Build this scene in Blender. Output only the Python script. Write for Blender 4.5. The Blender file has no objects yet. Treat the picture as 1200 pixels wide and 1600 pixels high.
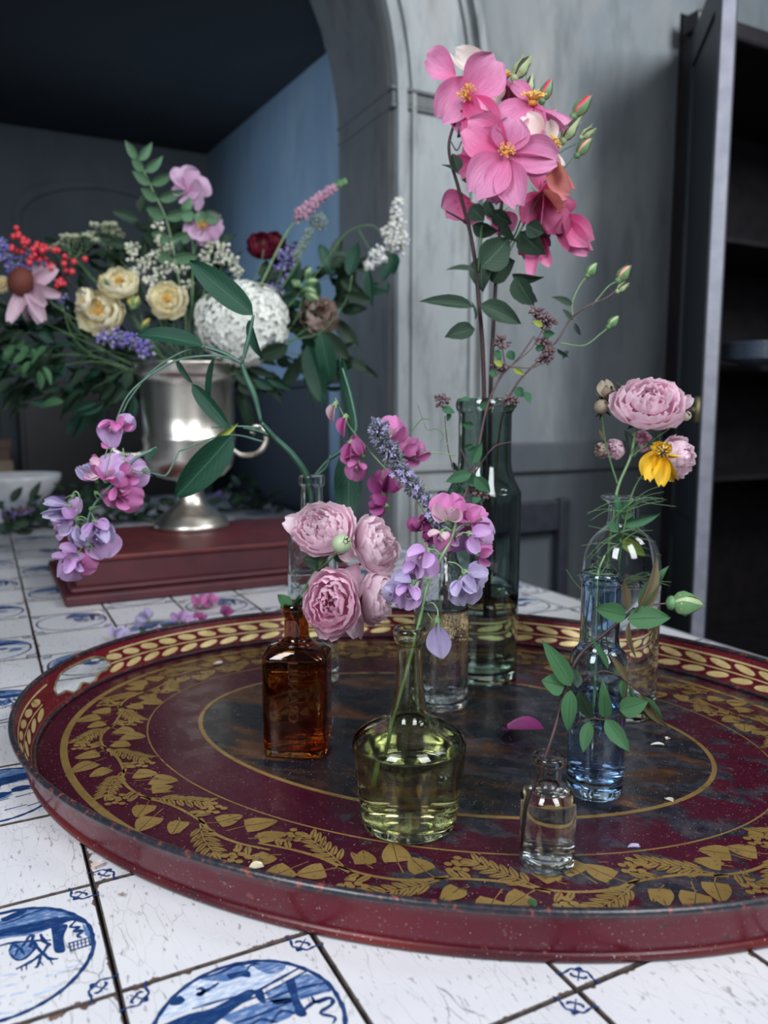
import bpy, bmesh, math, random
from mathutils import Vector, Matrix, noise
PI = math.pi
SC = bpy.context.scene
COL = SC.collection
random.seed(7)
TABLE_H = 0.75            # everything below is written with z = 0 on the table top; roots are lifted at the end

# ------------------------------------------------------------------ camera
F_PX, EYE = 1225.0, 0.36
PITCH = math.atan((800 - 648) / F_PX)
cam_d = bpy.data.cameras.new('camera')
cam = bpy.data.objects.new('camera', cam_d)
COL.objects.link(cam)
cam.location = (0, 0, EYE + TABLE_H)
cam.rotation_euler = (PI / 2 - PITCH, 0, 0)
cam_d.sensor_fit = 'HORIZONTAL'
cam_d.sensor_width = 36.0
cam_d.lens = F_PX / 1200 * 36.0
cam_d.clip_start = 0.02
cam_d.dof.use_dof = True
cam_d.dof.focus_distance = 0.71
cam_d.dof.aperture_fstop = 7.0
SC.camera = cam

# ------------------------------------------------------------------ world, lights, exposure
world = bpy.data.worlds.new('world'); SC.world = world
world.use_nodes = True
world.node_tree.nodes['Background'].inputs[0].default_value = (0.50, 0.60, 0.74, 1)
world.node_tree.nodes['Background'].inputs[1].default_value = 0.08

def window_light(name, loc, target, sx, sy, energy, color):
    l = bpy.data.lights.new(name, 'AREA'); l.shape = 'RECTANGLE'; l.size = sx; l.size_y = sy
    l.energy = energy; l.color = color
    o = bpy.data.objects.new(name, l); COL.objects.link(o)
    o.location = Vector(loc) + Vector((0, 0, TABLE_H))
    d = Vector(target) - Vector(loc)
    o.rotation_euler = d.to_track_quat('-Z', 'Y').to_euler()
    return o
window_light('window_light', (-0.95, -0.55, 1.30), (0.05, 0.75, 0), 0.6, 1.2, 38, (0.90, 0.95, 1.0))
window_light('window_light', (0.80, -0.55, 1.25), (0.15, 0.75, 0), 0.6, 1.2, 30, (0.92, 0.96, 1.0))
wl_ = window_light('window_light', (2.2, 0.55, 2.5), (0.75, 2.4, 1.55), 0.9, 1.2, 40, (0.93, 0.97, 1.0)); wl_.data.spread = math.radians(110)
wl_ = window_light('window_light', (-2.4, 3.0, 0.55), (0.15, 3.25, 0.75), 0.8, 1.2, 5.0, (0.58, 0.78, 1.0)); wl_.data.spread = math.radians(75)
SC.view_settings.view_transform = 'Standard'
SC.view_settings.look = 'None'
SC.view_settings.gamma = 1.0
SC.view_settings.exposure = 0.0
SC.view_settings.use_curve_mapping = False
SC.cycles.max_bounces = 18
SC.cycles.transmission_bounces = 16
SC.cycles.transparent_max_bounces = 12
SC.cycles.sample_clamp_indirect = 6.0

# ------------------------------------------------------------------ projection helpers (pixel + depth -> place in the room)
CF = Vector((0, math.cos(PITCH), -math.sin(PITCH)))
CU = Vector((0, math.sin(PITCH), math.cos(PITCH)))
CR = Vector((1, 0, 0))
EYEV = Vector((0, 0, EYE))
def ray(u, v): return CF + CR * ((u - 600) / F_PX) - CU * ((v - 800) / F_PX)
def W(u, v, Y):
    d = ray(u, v); return EYEV + d * (Y / d.y)
def G(u, v, z=0.0):
    d = ray(u, v); return EYEV + d * ((z - EYE) / d.z)
def px(n, Y): return n / F_PX * Y
def zat(v, Y): return W(600, v, Y).z
# table / room grid
TH = math.radians(27.0)
AX = Vector((math.cos(TH), math.sin(TH), 0)); BX = Vector((-math.sin(TH), math.cos(TH), 0))
ORG = Vector((-0.4626 * EYE, 1.2533 * EYE, 0)); TS = 0.358 * EYE
def RM(s, t, z=0.0): return ORG + AX * s + BX * t + Vector((0, 0, z))
ROOMM = Matrix.Translation(ORG) @ Matrix.Rotation(TH, 4, 'Z')

# ------------------------------------------------------------------ materials
MATS = {}
def mat(name):
    m = bpy.data.materials.new(name); m.use_nodes = True
    nt = m.node_tree; b = nt.nodes['Principled BSDF']
    return m, nt, b
def N(nt, t, **k):
    n = nt.nodes.new(t)
    for a, v in k.items():
        if a[0] == '_': n.inputs[int(a[1:])].default_value = v
        else: setattr(n, a, v)
    return n
def L(nt, a, b): nt.links.new(a, b)
def ramp(nt, src, stops):
    r = N(nt, 'ShaderNodeValToRGB'); e = r.color_ramp.elements
    while len(e) > 1: e.remove(e[-1])
    for i, (p, c) in enumerate(stops):
        if i == 0: e[0].position = p; x = e[0]
        else: x = e.new(p)
        x.color = (*c[:3], 1) if not isinstance(c, (int, float)) else (c, c, c, 1)
    L(nt, src, r.inputs[0]); return r
def mixc(nt, f, a, b, mode='MIX'):
    m = N(nt, 'ShaderNodeMix', data_type='RGBA', blend_type=mode)
    for s, i in ((f, 0), (a, 6), (b, 7)):
        if hasattr(s, 'links'): L(nt, s, m.inputs[i])
        else: m.inputs[i].default_value = s if i == 0 else (*s[:3], 1)
    return m.outputs[2]
def math_n(nt, op, a, b=0.0, clamp=False):
    m = N(nt, 'ShaderNodeMath', operation=op, use_clamp=clamp)
    for s, i in ((a, 0), (b, 1)):
        if hasattr(s, 'links'): L(nt, s, m.inputs[i])
        else: m.inputs[i].default_value = s
    return m.outputs[0]
def coords(nt, scale=(1, 1, 1), rnd=False, kind='Object'):
    tc = N(nt, 'ShaderNodeTexCoord'); mp = N(nt, 'ShaderNodeMapping')
    mp.inputs['Scale'].default_value = scale
    L(nt, tc.outputs[kind], mp.inputs[0])
    if rnd:
        oi = N(nt, 'ShaderNodeObjectInfo'); v = N(nt, 'ShaderNodeVectorMath', operation='SCALE'); v.inputs[0].default_value = (17.3, 9.1, 5.7)
        L(nt, oi.outputs['Random'], v.inputs['Scale']); L(nt, v.outputs[0], mp.inputs['Location'])
    return mp.outputs[0]
def noi(nt, co, scale, detail=4, rough=0.55, dist=0.0):
    n = N(nt, 'ShaderNodeTexNoise'); n.inputs['Scale'].default_value = scale; n.inputs['Detail'].default_value = detail
    n.inputs['Roughness'].default_value = rough; n.inputs['Distortion'].default_value = dist
    if co is not None: L(nt, co, n.inputs['Vector'])
    return n.outputs['Fac']
def bump(nt, b, h, strength=0.3, dist=0.001):
    n = N(nt, 'ShaderNodeBump'); n.inputs['Strength'].default_value = strength; n.inputs['Distance'].default_value = dist
    L(nt, h, n.inputs['Height']); L(nt, n.outputs[0], b.inputs['Normal'])

def simple(name, c1, c2=None, rough=0.6, scale=40, metal=0.0, bumpv=0.15, bd=0.0005, spec=0.5, coord='Object', rnd=False):
    if name in MATS: return MATS[name]
    m, nt, b = mat(name); c2 = c2 or tuple(x * 0.75 for x in c1)
    co = coords(nt, rnd=rnd, kind=coord); f = noi(nt, co, scale, 5)
    r = ramp(nt, f, [(0.35, c1), (0.65, c2)])
    L(nt, r.outputs[0], b.inputs['Base Color']); b.inputs['Roughness'].default_value = rough
    b.inputs['Metallic'].default_value = metal; b.inputs['Specular IOR Level'].default_value = spec
    if bumpv: bump(nt, b, f, bumpv, bd)
    MATS[name] = m; return m

def petal_mat(name, base, mid, tip, vein=0.15, trans=0.3, veinc=None, rough=0.55):
    if name in MATS: return MATS[name]
    m, nt, b = mat(name)
    at = N(nt, 'ShaderNodeAttribute', attribute_name='ts')
    sp = N(nt, 'ShaderNodeSeparateXYZ'); L(nt, at.outputs['Vector'], sp.inputs[0])
    r = ramp(nt, sp.outputs[0], [(0.0, base), (0.38, mid), (1.0, tip)])
    cx = N(nt, 'ShaderNodeCombineXYZ'); L(nt, math_n(nt, 'MULTIPLY', sp.outputs[1], 14), cx.inputs[0]); L(nt, math_n(nt, 'MULTIPLY', sp.outputs[0], 1.6), cx.inputs[1])
    oi = N(nt, 'ShaderNodeObjectInfo'); L(nt, math_n(nt, 'MULTIPLY', oi.outputs['Random'], 40), cx.inputs[2])
    v = noi(nt, cx.outputs[0], 2.2, 6, 0.65)
    vc = veinc or tuple(x * 0.6 for x in base)
    f = ramp(nt, v, [(0.42, vein), (0.62, 0.0)])
    c = mixc(nt, f.outputs[0], r.outputs[0], vc)
    hv = N(nt, 'ShaderNodeHueSaturation'); L(nt, c, hv.inputs['Color'])
    L(nt, math_n(nt, 'ADD', math_n(nt, 'MULTIPLY', oi.outputs['Random'], 0.22), 0.86), hv.inputs['Value'])
    c = hv.outputs[0]
    L(nt, c, b.inputs['Base Color']); b.inputs['Roughness'].default_value = rough; b.inputs['Specular IOR Level'].default_value = 0.3
    bump(nt, b, v, 0.35, 0.0006)
    tr = N(nt, 'ShaderNodeBsdfTranslucent'); L(nt, c, tr.inputs[0])
    mx = N(nt, 'ShaderNodeMixShader'); mx.inputs[0].default_value = trans
    L(nt, b.outputs[0], mx.inputs[1]); L(nt, tr.outputs[0], mx.inputs[2])
    L(nt, mx.outputs[0], nt.nodes['Material Output'].inputs[0])
    MATS[name] = m; return m

def leaf_mat(name, c1, c2, veinc, rough=0.45, trans=0.15):
    if name in MATS: return MATS[name]
    m, nt, b = mat(name)
    at = N(nt, 'ShaderNodeAttribute', attribute_name='ts'); sp = N(nt, 'ShaderNodeSeparateXYZ'); L(nt, at.outputs['Vector'], sp.inputs[0])
    s_abs = math_n(nt, 'ABSOLUTE', sp.outputs[1])
    mid = ramp(nt, s_abs, [(0.0, 1.0), (0.07, 0.0)])
    w = math_n(nt, 'SUBTRACT', math_n(nt, 'MULTIPLY', sp.outputs[0], 9), math_n(nt, 'MULTIPLY', s_abs, 3.2))
    fr = math_n(nt, 'FRACT', w); side = ramp(nt, fr, [(0.0, 0.7), (0.12, 0.0), (0.9, 0.0), (1.0, 0.7)])
    n = noi(nt, coords(nt, rnd=True), 90, 4)
    base = ramp(nt, n, [(0.3, c1), (0.7, c2)])
    f = math_n(nt, 'MAXIMUM', mid.outputs[0], math_n(nt, 'MULTIPLY', side.outputs[0], 0.45))
    c = mixc(nt, f, base.outputs[0], veinc)
    L(nt, c, b.inputs['Base Color']); b.inputs['Roughness'].default_value = rough; b.inputs['Specular IOR Level'].default_value = 0.28
    bump(nt, b, math_n(nt, 'SUBTRACT', n, f), 0.5, 0.0008)
    tr = N(nt, 'ShaderNodeBsdfTranslucent'); L(nt, c, tr.inputs[0])
    mx = N(nt, 'ShaderNodeMixShader'); mx.inputs[0].default_value = trans
    L(nt, b.outputs[0], mx.inputs[1]); L(nt, tr.outputs[0], mx.inputs[2])
    L(nt, mx.outputs[0], nt.nodes['Material Output'].inputs[0])
    MATS[name] = m; return m

def glass_mat(name, col, rough=0.0, ior=1.5, bumpv=0.0, bscale=60):
    if name in MATS: return MATS[name]
    m, nt, b = mat(name)
    b.inputs['Base Color'].default_value = (*col, 1); b.inputs['Transmission Weight'].default_value = 1
    b.inputs['Roughness'].default_value = rough; b.inputs['IOR'].default_value = ior
    if bumpv: bump(nt, b, noi(nt, coords(nt, (1, 1, 0.5)), bscale, 2), bumpv, 0.002)
    MATS[name] = m; return m

# ------------------------------------------------------------------ object helpers
WM = {}
def attach(o, parent=None, M=None):
    M = M or Matrix.Identity(4)
    COL.objects.link(o)
    if parent is not None:
        o.parent = parent; o.matrix_basis = WM[parent.name].inverted() @ M
    else: o.matrix_basis = M
    WM[o.name] = M.copy(); return o
def meta(o, label=None, cat=None, group=None, kind=None):
    if label: o['label'] = label
    if cat: o['category'] = cat
    if group: o['group'] = group
    if kind: o['kind'] = kind
    return o
def thing(name, loc, label, cat, group=None, rotz=0.0):
    o = bpy.data.objects.new(name, None); o.empty_display_size = 0.02
    attach(o, None, Matrix.Translation(loc) @ Matrix.Rotation(rotz, 4, 'Z'))
    return meta(o, label, cat, group)
def mesh(name, vs, fs, m=None, smooth=True, ts=None, mi=None):
    me = bpy.data.meshes.new(name); me.from_pydata([tuple(v) for v in vs], [], fs)
    if m: 
        for x in (m if isinstance(m, (list, tuple)) else [m]): me.materials.append(x)
    if smooth: me.polygons.foreach_set('use_smooth', [True] * len(fs))
    if mi: me.polygons.foreach_set('material_index', mi)
    if ts:
        a = me.attributes.new('ts', 'FLOAT_VECTOR', 'POINT'); a.data.foreach_set('vector', [c for t in ts for c in (t[0], t[1], 0)])
    me.update(); return me
def part(name, me, parent=None, M=None, label=None, kind=None, m=None):
    o = bpy.data.objects.new(name, me)
    if m is not None:
        if len(me.materials) == 0: me.materials.append(None)
        o.material_slots[0].link = 'OBJECT'; o.material_slots[0].material = m
    attach(o, parent, M)
    if label: o['label'] = label
    if kind: o['kind'] = kind
    return o
class MB:
    def __init__(s): s.v = []; s.f = []; s.t = []; s.mi = []
    def add(s, vs, fs, ts=None, M=None, mi=0):
        n = len(s.v)
        s.v += [M @ Vector(v) for v in vs] if M is not None else [Vector(v) for v in vs]
        s.f += [tuple(i + n for i in f) for f in fs]; s.t += ts or [(0, 0)] * len(vs); s.mi += [mi] * len(fs)
        return s
    def mesh(s, name, m=None, smooth=True): return mesh(name, s.v, s.f, m, smooth, s.t, s.mi)
def box(x0, x1, y0, y1, z0, z1):
    vs = [(x, y, z) for x in (x0, x1) for y in (y0, y1) for z in (z0, z1)]
    return vs, [(0, 1, 3, 2), (4, 6, 7, 5), (0, 4, 5, 1), (2, 3, 7, 6), (0, 2, 6, 4), (1, 5, 7, 3)]
def bevel(o, w=0.003, seg=2):
    b = o.modifiers.new('bevel', 'BEVEL'); b.width = w; b.segments = seg; b.limit_method = 'ANGLE'; return o
def catmull(P, n=5):
    P = [Vector(p) for p in P]
    if len(P) < 3: return [P[0].lerp(P[-1], i / n) for i in range(n + 1)]
    Q = [2 * P[0] - P[1]] + P + [2 * P[-1] - P[-2]]; out = []
    for i in range(1, len(Q) - 2):
        a, b, c, d = Q[i - 1:i + 3]
        for k in range(n):
            t = k / n
            out.append(0.5 * ((2 * b) + (c - a) * t + (2 * a - 5 * b + 4 * c - d) * t * t + (3 * b - a - 3 * c + d) * t ** 3))
    out.append(P[-1]); return out
def tube(P, r0, r1=None, sides=6, n=5, cap=True, flat=1.0):
    r1 = r0 if r1 is None else r1; C = catmull(P, n); m = len(C); vs = []; fs = []; ts = []
    t = (C[1] - C[0]).normalized(); up = t.orthogonal().normalized()
    for i, c in enumerate(C):
        t2 = (C[min(i + 1, m - 1)] - C[max(i - 1, 0)]).normalized()
        up = (up - t2 * up.dot(t2)).normalized(); sd = t2.cross(up); r = r0 + (r1 - r0) * i / (m - 1)
        for k in range(sides):
            a = 2 * PI * k / sides
            vs.append(c + up * math.cos(a) * r + sd * math.sin(a) * r * flat); ts.append((i / m, k / sides))
    for i in range(m - 1):
        for k in range(sides):
            k2 = (k + 1) % sides
            fs.append((i * sides + k, i * sides + k2, (i + 1) * sides + k2, (i + 1) * sides + k))
    if cap: fs += [tuple(range(sides))[::-1], tuple((m - 1) * sides + k for k in range(sides))]
    return vs, fs, ts
def lathe(prof, seg=48, sx=1.0, sy=1.0, closed=False, ph=0.0):
    vs = []; fs = []; n = len(prof)
    for r, z in prof:
        for k in range(seg):
            a = 2 * PI * k / seg + ph; vs.append((r * math.cos(a) * sx, r * math.sin(a) * sy, z))
    for i in range(n - 1 if not closed else n):
        j = (i + 1) % n
        for k in range(seg):
            k2 = (k + 1) % seg; fs.append((i * seg + k, i * seg + k2, j * seg + k2, j * seg + k))
    return vs, fs
def ball(r=1.0, seg=6, rings=4, sx=1, sy=1, sz=1):
    vs = [(0, 0, -r * sz)]; fs = []; ts = [(0, 0)]
    for i in range(1, rings):
        a = PI * i / rings
        for k in range(seg):
            b = 2 * PI * k / seg; vs.append((r * math.sin(a) * math.cos(b) * sx, r * math.sin(a) * math.sin(b) * sy, -r * math.cos(a) * sz)); ts.append((i / rings, k / seg))
    vs.append((0, 0, r * sz)); ts.append((1, 0)); top = len(vs) - 1
    for k in range(seg):
        k2 = (k + 1) % seg; fs.append((0, 1 + k2, 1 + k)); b0 = 1 + (rings - 2) * seg; fs.append((top, b0 + k, b0 + k2))
        for i in range(rings - 2):
            a0 = 1 + i * seg; fs.append((a0 + k, a0 + k2, a0 + seg + k2, a0 + seg + k))
    return vs, fs, ts
def orient(base, d, roll=0.0, scale=(1, 1, 1), nrm=None):
    """X along d, Z towards the viewer side (or nrm), rolled around X"""
    x = Vector(d).normalized(); n = Vector(nrm) if nrm is not None else (EYEV - Vector(base))
    z = n - x * n.dot(x)
    if z.length < 1e-6: z = x.orthogonal()
    z.normalize(); y = z.cross(x)
    R = Matrix((x, y, z)).transposed().to_4x4()
    return Matrix.Translation(base) @ R @ Matrix.Rotation(roll, 4, 'X') @ Matrix.Diagonal((*scale, 1))

# ------------------------------------------------------------------ unit leaf and petal meshes (length 1 along x, full width about 1 along y)
def blade(name, prof, nx=8, ny=6, fold=0.0, curl=0.0, cup=0.0, ruf=0.0, tipcurl=0.0, serr=0.0, seed=0, notch=0.0, twist=0.0, thick=False):
    rnd = random.Random(seed); ph = rnd.uniform(0, 6.28); ph2 = rnd.uniform(0, 6.28); vs = []; fs = []; ts = []
    for i in range(nx + 1):
        t = i / nx
        tt = max(0.0005, min(t, 1)); w = prof(tt)
        for j in range(ny + 1):
            s = -1 + 2 * j / ny
            ww = w * (1 - serr * (i % 2))
            x = t - notch * (1 - abs(s)) ** 2 * t ** 6; y = s * ww * 0.5
            z = fold * abs(s) * w + cup * (s * s) * w - curl * t * t + tipcurl * max(0, t - 0.6) ** 2 * 3
            z += ruf * (math.sin(s * 4.2 + ph + t * 3) * 0.5 + math.sin(s * 9 + ph2) * 0.5) * t * t
            a = twist * t; y, z = y * math.cos(a) - z * math.sin(a) * 0.5, z * math.cos(a) + y * math.sin(a)
            vs.append((x, y, z)); ts.append((t, s))
    for i in range(nx):
        for j in range(ny):
            a = i * (ny + 1) + j; fs.append((a, a + ny + 1, a + ny + 2, a + 1))
    return mesh(name, vs, fs, None, True, ts)
P_OV = lambda t: max(0, math.sin(PI * t ** 0.75)) ** 0.85
P_LANCE = lambda t: max(0, math.sin(PI * t ** 0.9)) ** 0.9
P_LONG = lambda t: max(0, math.sin(PI * t ** 0.85)) ** 0.6
P_PET = lambda t: (math.sin(PI * min(1, t ** 1.3 * 0.93)) ** 0.6 * 1.0) if t > 0.02 else 0.06
P_FAN = lambda t: 0.12 + (math.sin(PI * min(1, t ** 0.95 * 0.9)) ** 0.65) * 0.95
P_STRAP = lambda t: (0.35 + 0.65 * math.sin(PI * min(t ** 0.8, 1) * 0.9)) * (1 if t < 0.9 else 0.75)
LEAF = [blade('leaf', P_OV, 8, 4, 0.12, c, 0, 0.03, tc, sr, k) for k, (c, tc, sr) in enumerate([(0.12, 0, 0.04), (0.25, 0, 0.03), (0.05, -0.3, 0.05), (-0.1, 0.1, 0.04)])]
LONGLEAF = [blade('leaf', P_LONG, 12, 4, 0.08, c, 0, 0.02, tc, 0, k + 9) for k, (c, tc) in enumerate([(0.1, 0), (0.22, -0.1), (-0.08, 0.1)])]
PETAL = [blade('petal', P_PET, 9, 8, 0, c, cu, r, tc, 0, k + 20, nt) for k, (c, cu, r, tc, nt) in enumerate([(0.10, 0.20, 0.08, -0.1, 0.07), (0.22, 0.12, 0.12, -0.3, 0.12), (-0.12, 0.28, 0.09, 0.2, 0.05), (0.3, 0.25, 0.13, 0.35, 0.10)])]
STRAP = [blade('petal', P_STRAP, 8, 4, 0.04, c, 0.1, 0.03, 0, 0, k + 30, 0.05) for k, c in enumerate([0.15, 0.3, 0.0])]
FLOP = [blade('petal', P_PET, 10, 8, 0, c, cu, r, tc, 0, k + 40, 0.05, tw) for k, (c, cu, r, tc, tw) in enumerate([(0.35, 0.35, 0.13, 0.4, 0.7), (0.2, -0.3, 0.15, -0.5, -0.8), (0.4, 0.5, 0.12, 0.2, 0.4)])]

def put(parent, meshes, b, tip, wid, m, roll=0.0, name='leaf', rnd=random, k=None, thick=None, nrm=None):
    b = Vector(b); tip = Vector(tip); d = tip - b; l = d.length
    me = meshes[k % len(meshes)] if k is not None else rnd.choice(meshes)
    return part(name, me, parent, orient(b, d, roll, (l, wid, l), nrm), m=m)
def lf(parent, p0, p1, wpx, Y, m, roll=0.0, dY=0.0, meshes=None, name='leaf', k=None):
    return put(parent, meshes or LEAF, W(*p0, Y), W(*p1, Y + dY), px(wpx, Y), m, roll, name, k=k)
def stem(parent, pts, Y, r0, m, r1=None, name='stem', dY=0.0, sides=6, kind=None):
    P = [W(p[0], p[1], (p[2] if len(p) > 2 else Y + dY * i / max(1, len(pts) - 1))) for i, p in enumerate(pts)]
    return part(name, mesh(name, *tube(P, r0, r1, sides)[:2], m), parent, kind=kind)
# ================================================================== SETTING
def plaster_mat(name, c1, c2, c3, scale=2.2, rough=0.85, streak=0.5):
    m, nt, b = mat(name)
    co = coords(nt, (1, 1, 0.45)); f1 = noi(nt, co, scale, 6, 0.6, 0.4); f2 = noi(nt, coords(nt, (1, 1, 0.25)), scale * 5, 5, 0.65)
    r = ramp(nt, f1, [(0.3, c1), (0.55, c2), (0.72, c3)])
    c = mixc(nt, math_n(nt, 'MULTIPLY', ramp(nt, f2, [(0.5, 0), (0.7, 1)]).outputs[0], streak), r.outputs[0], tuple(x * 0.55 for x in c1))
    L(nt, c, b.inputs['Base Color']); b.inputs['Roughness'].default_value = rough
    bump(nt, b, f2, 0.3, 0.004); MATS[name] = m; return m
M_PL = plaster_mat('worn_grey_plaster', (0.105, 0.125, 0.14), (0.16, 0.18, 0.195), (0.25, 0.255, 0.25))
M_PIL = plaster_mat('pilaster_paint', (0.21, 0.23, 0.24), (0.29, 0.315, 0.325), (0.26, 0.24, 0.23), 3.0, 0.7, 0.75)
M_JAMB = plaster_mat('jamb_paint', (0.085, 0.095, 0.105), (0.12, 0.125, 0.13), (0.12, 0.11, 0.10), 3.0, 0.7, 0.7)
M_DADO = plaster_mat('dado_paint', (0.06, 0.072, 0.085), (0.08, 0.092, 0.105), (0.095, 0.102, 0.11), 2.0, 0.6, 0.3)
M_BLUE = plaster_mat('blue_wall_paint', (0.15, 0.235, 0.33), (0.20, 0.285, 0.385), (0.28, 0.365, 0.44), 1.6, 0.7, 0.3)
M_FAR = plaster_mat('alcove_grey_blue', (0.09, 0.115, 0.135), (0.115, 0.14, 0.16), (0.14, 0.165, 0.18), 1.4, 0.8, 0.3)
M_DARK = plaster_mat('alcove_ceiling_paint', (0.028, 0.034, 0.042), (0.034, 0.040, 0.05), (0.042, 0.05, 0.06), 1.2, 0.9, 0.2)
M_FLOOR = simple('dark_floor_boards', (0.06, 0.045, 0.035), (0.035, 0.028, 0.022), 0.6, 6)
M_WOODD = simple('dark_cupboard_wood', (0.018, 0.014, 0.018), (0.010, 0.009, 0.012), 0.45, 12, bumpv=0.1)
M_WOODB = simple('brown_bench_wood', (0.10, 0.055, 0.03), (0.06, 0.032, 0.02), 0.55, 12)
M_DOORP = simple('cupboard_door_paint', (0.022, 0.028, 0.038), (0.017, 0.022, 0.03), 0.5, 8, bumpv=0.1)
M_EDGE = simple('door_edge_highlight', (0.22, 0.23, 0.29), (0.30, 0.30, 0.36), 0.4, 20)  # highlight along the door edge, put into the colour as a pale tone
M_BRASS = simple('dull_brass', (0.42, 0.36, 0.20), (0.30, 0.25, 0.14), 0.4, 60, metal=0.6)

def struct(name, vs, fs, m, M=ROOMM, smooth=False, bev=0):
    o = part(name, mesh(name, vs, fs, m, smooth), None, M); o['kind'] = 'structure'
    if bev: bevel(o, bev)
    return o
S_J = 1.005; T_W = 1.563; T_DEEP = 0.32; R_ARCH = 0.95; Z_SP = zat(175, 2.30)
Z_FL = -TABLE_H; Z_TOP = 2.6
T_FAR = 3.97
def slab(x0, x1, y0, y1, z0, z1): return box(x0, x1, y0, y1, z0, z1)
struct('floor', *slab(-3.2, 4.2, -2.0, 4.4, Z_FL - 0.05, Z_FL), M_FLOOR)
# front wall with the arch, extruded through its depth
def arch_wall(x0, x1, m, y0, y1, ztop, ra=R_ARCH, sj=S_J, nseg=28):
    cx = sj - ra
    pts = [(cx - ra, Z_FL)] + [(cx - ra * math.cos(PI * i / nseg), Z_SP + ra * math.sin(PI * i / nseg)) for i in range(nseg + 1)] + [(sj, Z_FL)]
    outer = [(x0, Z_FL), (x0, ztop), (x1, ztop), (x1, Z_FL)]
    vs = []; fs = []
    n = len(pts)
    top = [(max(x0, min(x1, p[0])), ztop) for p in pts]
    for y in (y0, y1):
        for p in pts: vs.append((p[0], y, p[1]))
        for p in top: vs.append((p[0], y, p[1]))
    o = 2 * n
    for i in range(1, n - 2):
        fs.append((i, i + 1, n + i + 1, n + i)); fs.append((o + i, o + n + i, o + n + i + 1, o + i + 1))
    for i in range(n - 1): fs.append((i, o + i, o + i + 1, i + 1))
    return vs, fs, cx
vs, fs, CXA = arch_wall(-2.6, 2.10, M_PL, T_W, T_W + T_DEEP, Z_TOP)
k = len(vs)
def addbox(vs, fs, b):
    k = len(vs); return vs + b[0], fs + [tuple(i + k for i in f) for f in b[1]]
S_CUP = S_J + 1.085
vs, fs = addbox(vs, fs, slab(S_J, S_CUP, T_W, T_W + T_DEEP, Z_FL, Z_TOP))
vs, fs = addbox(vs, fs, slab(S_CUP, S_CUP + 1.5, T_W, T_W + T_DEEP, zat(20, 2.75) + 0.02, Z_TOP))
vs, fs = addbox(vs, fs, slab(-2.6, CXA - R_ARCH, T_W, T_W + T_DEEP, Z_FL, Z_TOP))
struct('wall_front', vs, fs, M_PL)
struct('wall_right_of_cupboard', *slab(S_CUP + 1.5, S_CUP + 2.0, T_W, T_W + T_DEEP, Z_FL, Z_TOP), M_PL)
bpy.data.objects['wall_right_of_cupboard'].name = 'wall_right'
WM['wall_right'] = ROOMM
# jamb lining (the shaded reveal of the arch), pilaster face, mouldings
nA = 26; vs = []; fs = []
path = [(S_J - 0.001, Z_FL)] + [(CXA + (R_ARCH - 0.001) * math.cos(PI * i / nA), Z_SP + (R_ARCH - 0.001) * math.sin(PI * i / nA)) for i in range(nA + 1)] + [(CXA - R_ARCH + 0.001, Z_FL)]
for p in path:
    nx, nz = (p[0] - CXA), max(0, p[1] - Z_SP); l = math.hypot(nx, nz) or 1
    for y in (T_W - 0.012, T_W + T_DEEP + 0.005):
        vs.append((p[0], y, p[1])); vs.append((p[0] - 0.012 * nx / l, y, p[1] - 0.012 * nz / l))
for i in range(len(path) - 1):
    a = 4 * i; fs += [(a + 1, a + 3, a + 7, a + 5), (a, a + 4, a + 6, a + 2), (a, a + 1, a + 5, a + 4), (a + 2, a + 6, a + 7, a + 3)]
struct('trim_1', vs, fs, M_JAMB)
def archband(r0, r1, y0, y1, m, name, down=True):
    vs = []; fs = []; P = ([0.0] if down else []) ; n = 26
    ring = [(0, Z_FL)] if down else []
    ring += [(PI * i / n * 0.62, None) for i in range(n + 1)]
    for a, z in ring:
        for r in (r0, r1):
            if z is not None: x, zz = CXA + r, z
            else: x, zz = CXA + r * math.cos(a), Z_SP + r * math.sin(a)
            for y in (y0, y1): vs.append((x, y, zz))
    for i in range(len(ring) - 1):
        a = 4 * i; b = a + 4
        fs += [(a, a + 2, b + 2, b), (a + 1, b + 1, b + 3, a + 3), (a, b, b + 1, a + 1), (a + 2, a + 3, b + 3, b + 2)]
    return struct(name, vs, fs, m, bev=0)
W_P = 0.30
archband(R_ARCH, R_ARCH + W_P, T_W - 0.03, T_W - 0.0, M_PIL, 'trim_2')
archband(R_ARCH + 0.0, R_ARCH + 0.028, T_W - 0.046, T_W - 0.03, M_PIL, 'trim_3')
archband(R_ARCH + 0.048, R_ARCH + 0.060, T_W - 0.040, T_W - 0.03, M_PIL, 'trim_4')
archband(R_ARCH + W_P - 0.055, R_ARCH + W_P - 0.042, T_W - 0.040, T_W - 0.03, M_PIL, 'trim_5')
archband(R_ARCH + W_P - 0.022, R_ARCH + W_P, T_W - 0.052, T_W - 0.03, M_PIL, 'trim_6')
zi = Z_SP
for i, (za, zb, d) in enumerate([(0.0, 0.012, 0.040), (0.012, 0.045, 0.036), (0.045, 0.056, 0.043)]):
    vs, fs = slab(S_J - d + 0.022, S_J + W_P + 0.004, T_W - d, T_W + T_DEEP + 0.01, zi + za, zi + zb)
    struct('trim_%d' % (7 + i), vs, fs, M_JAMB, bev=0.004)
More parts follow.
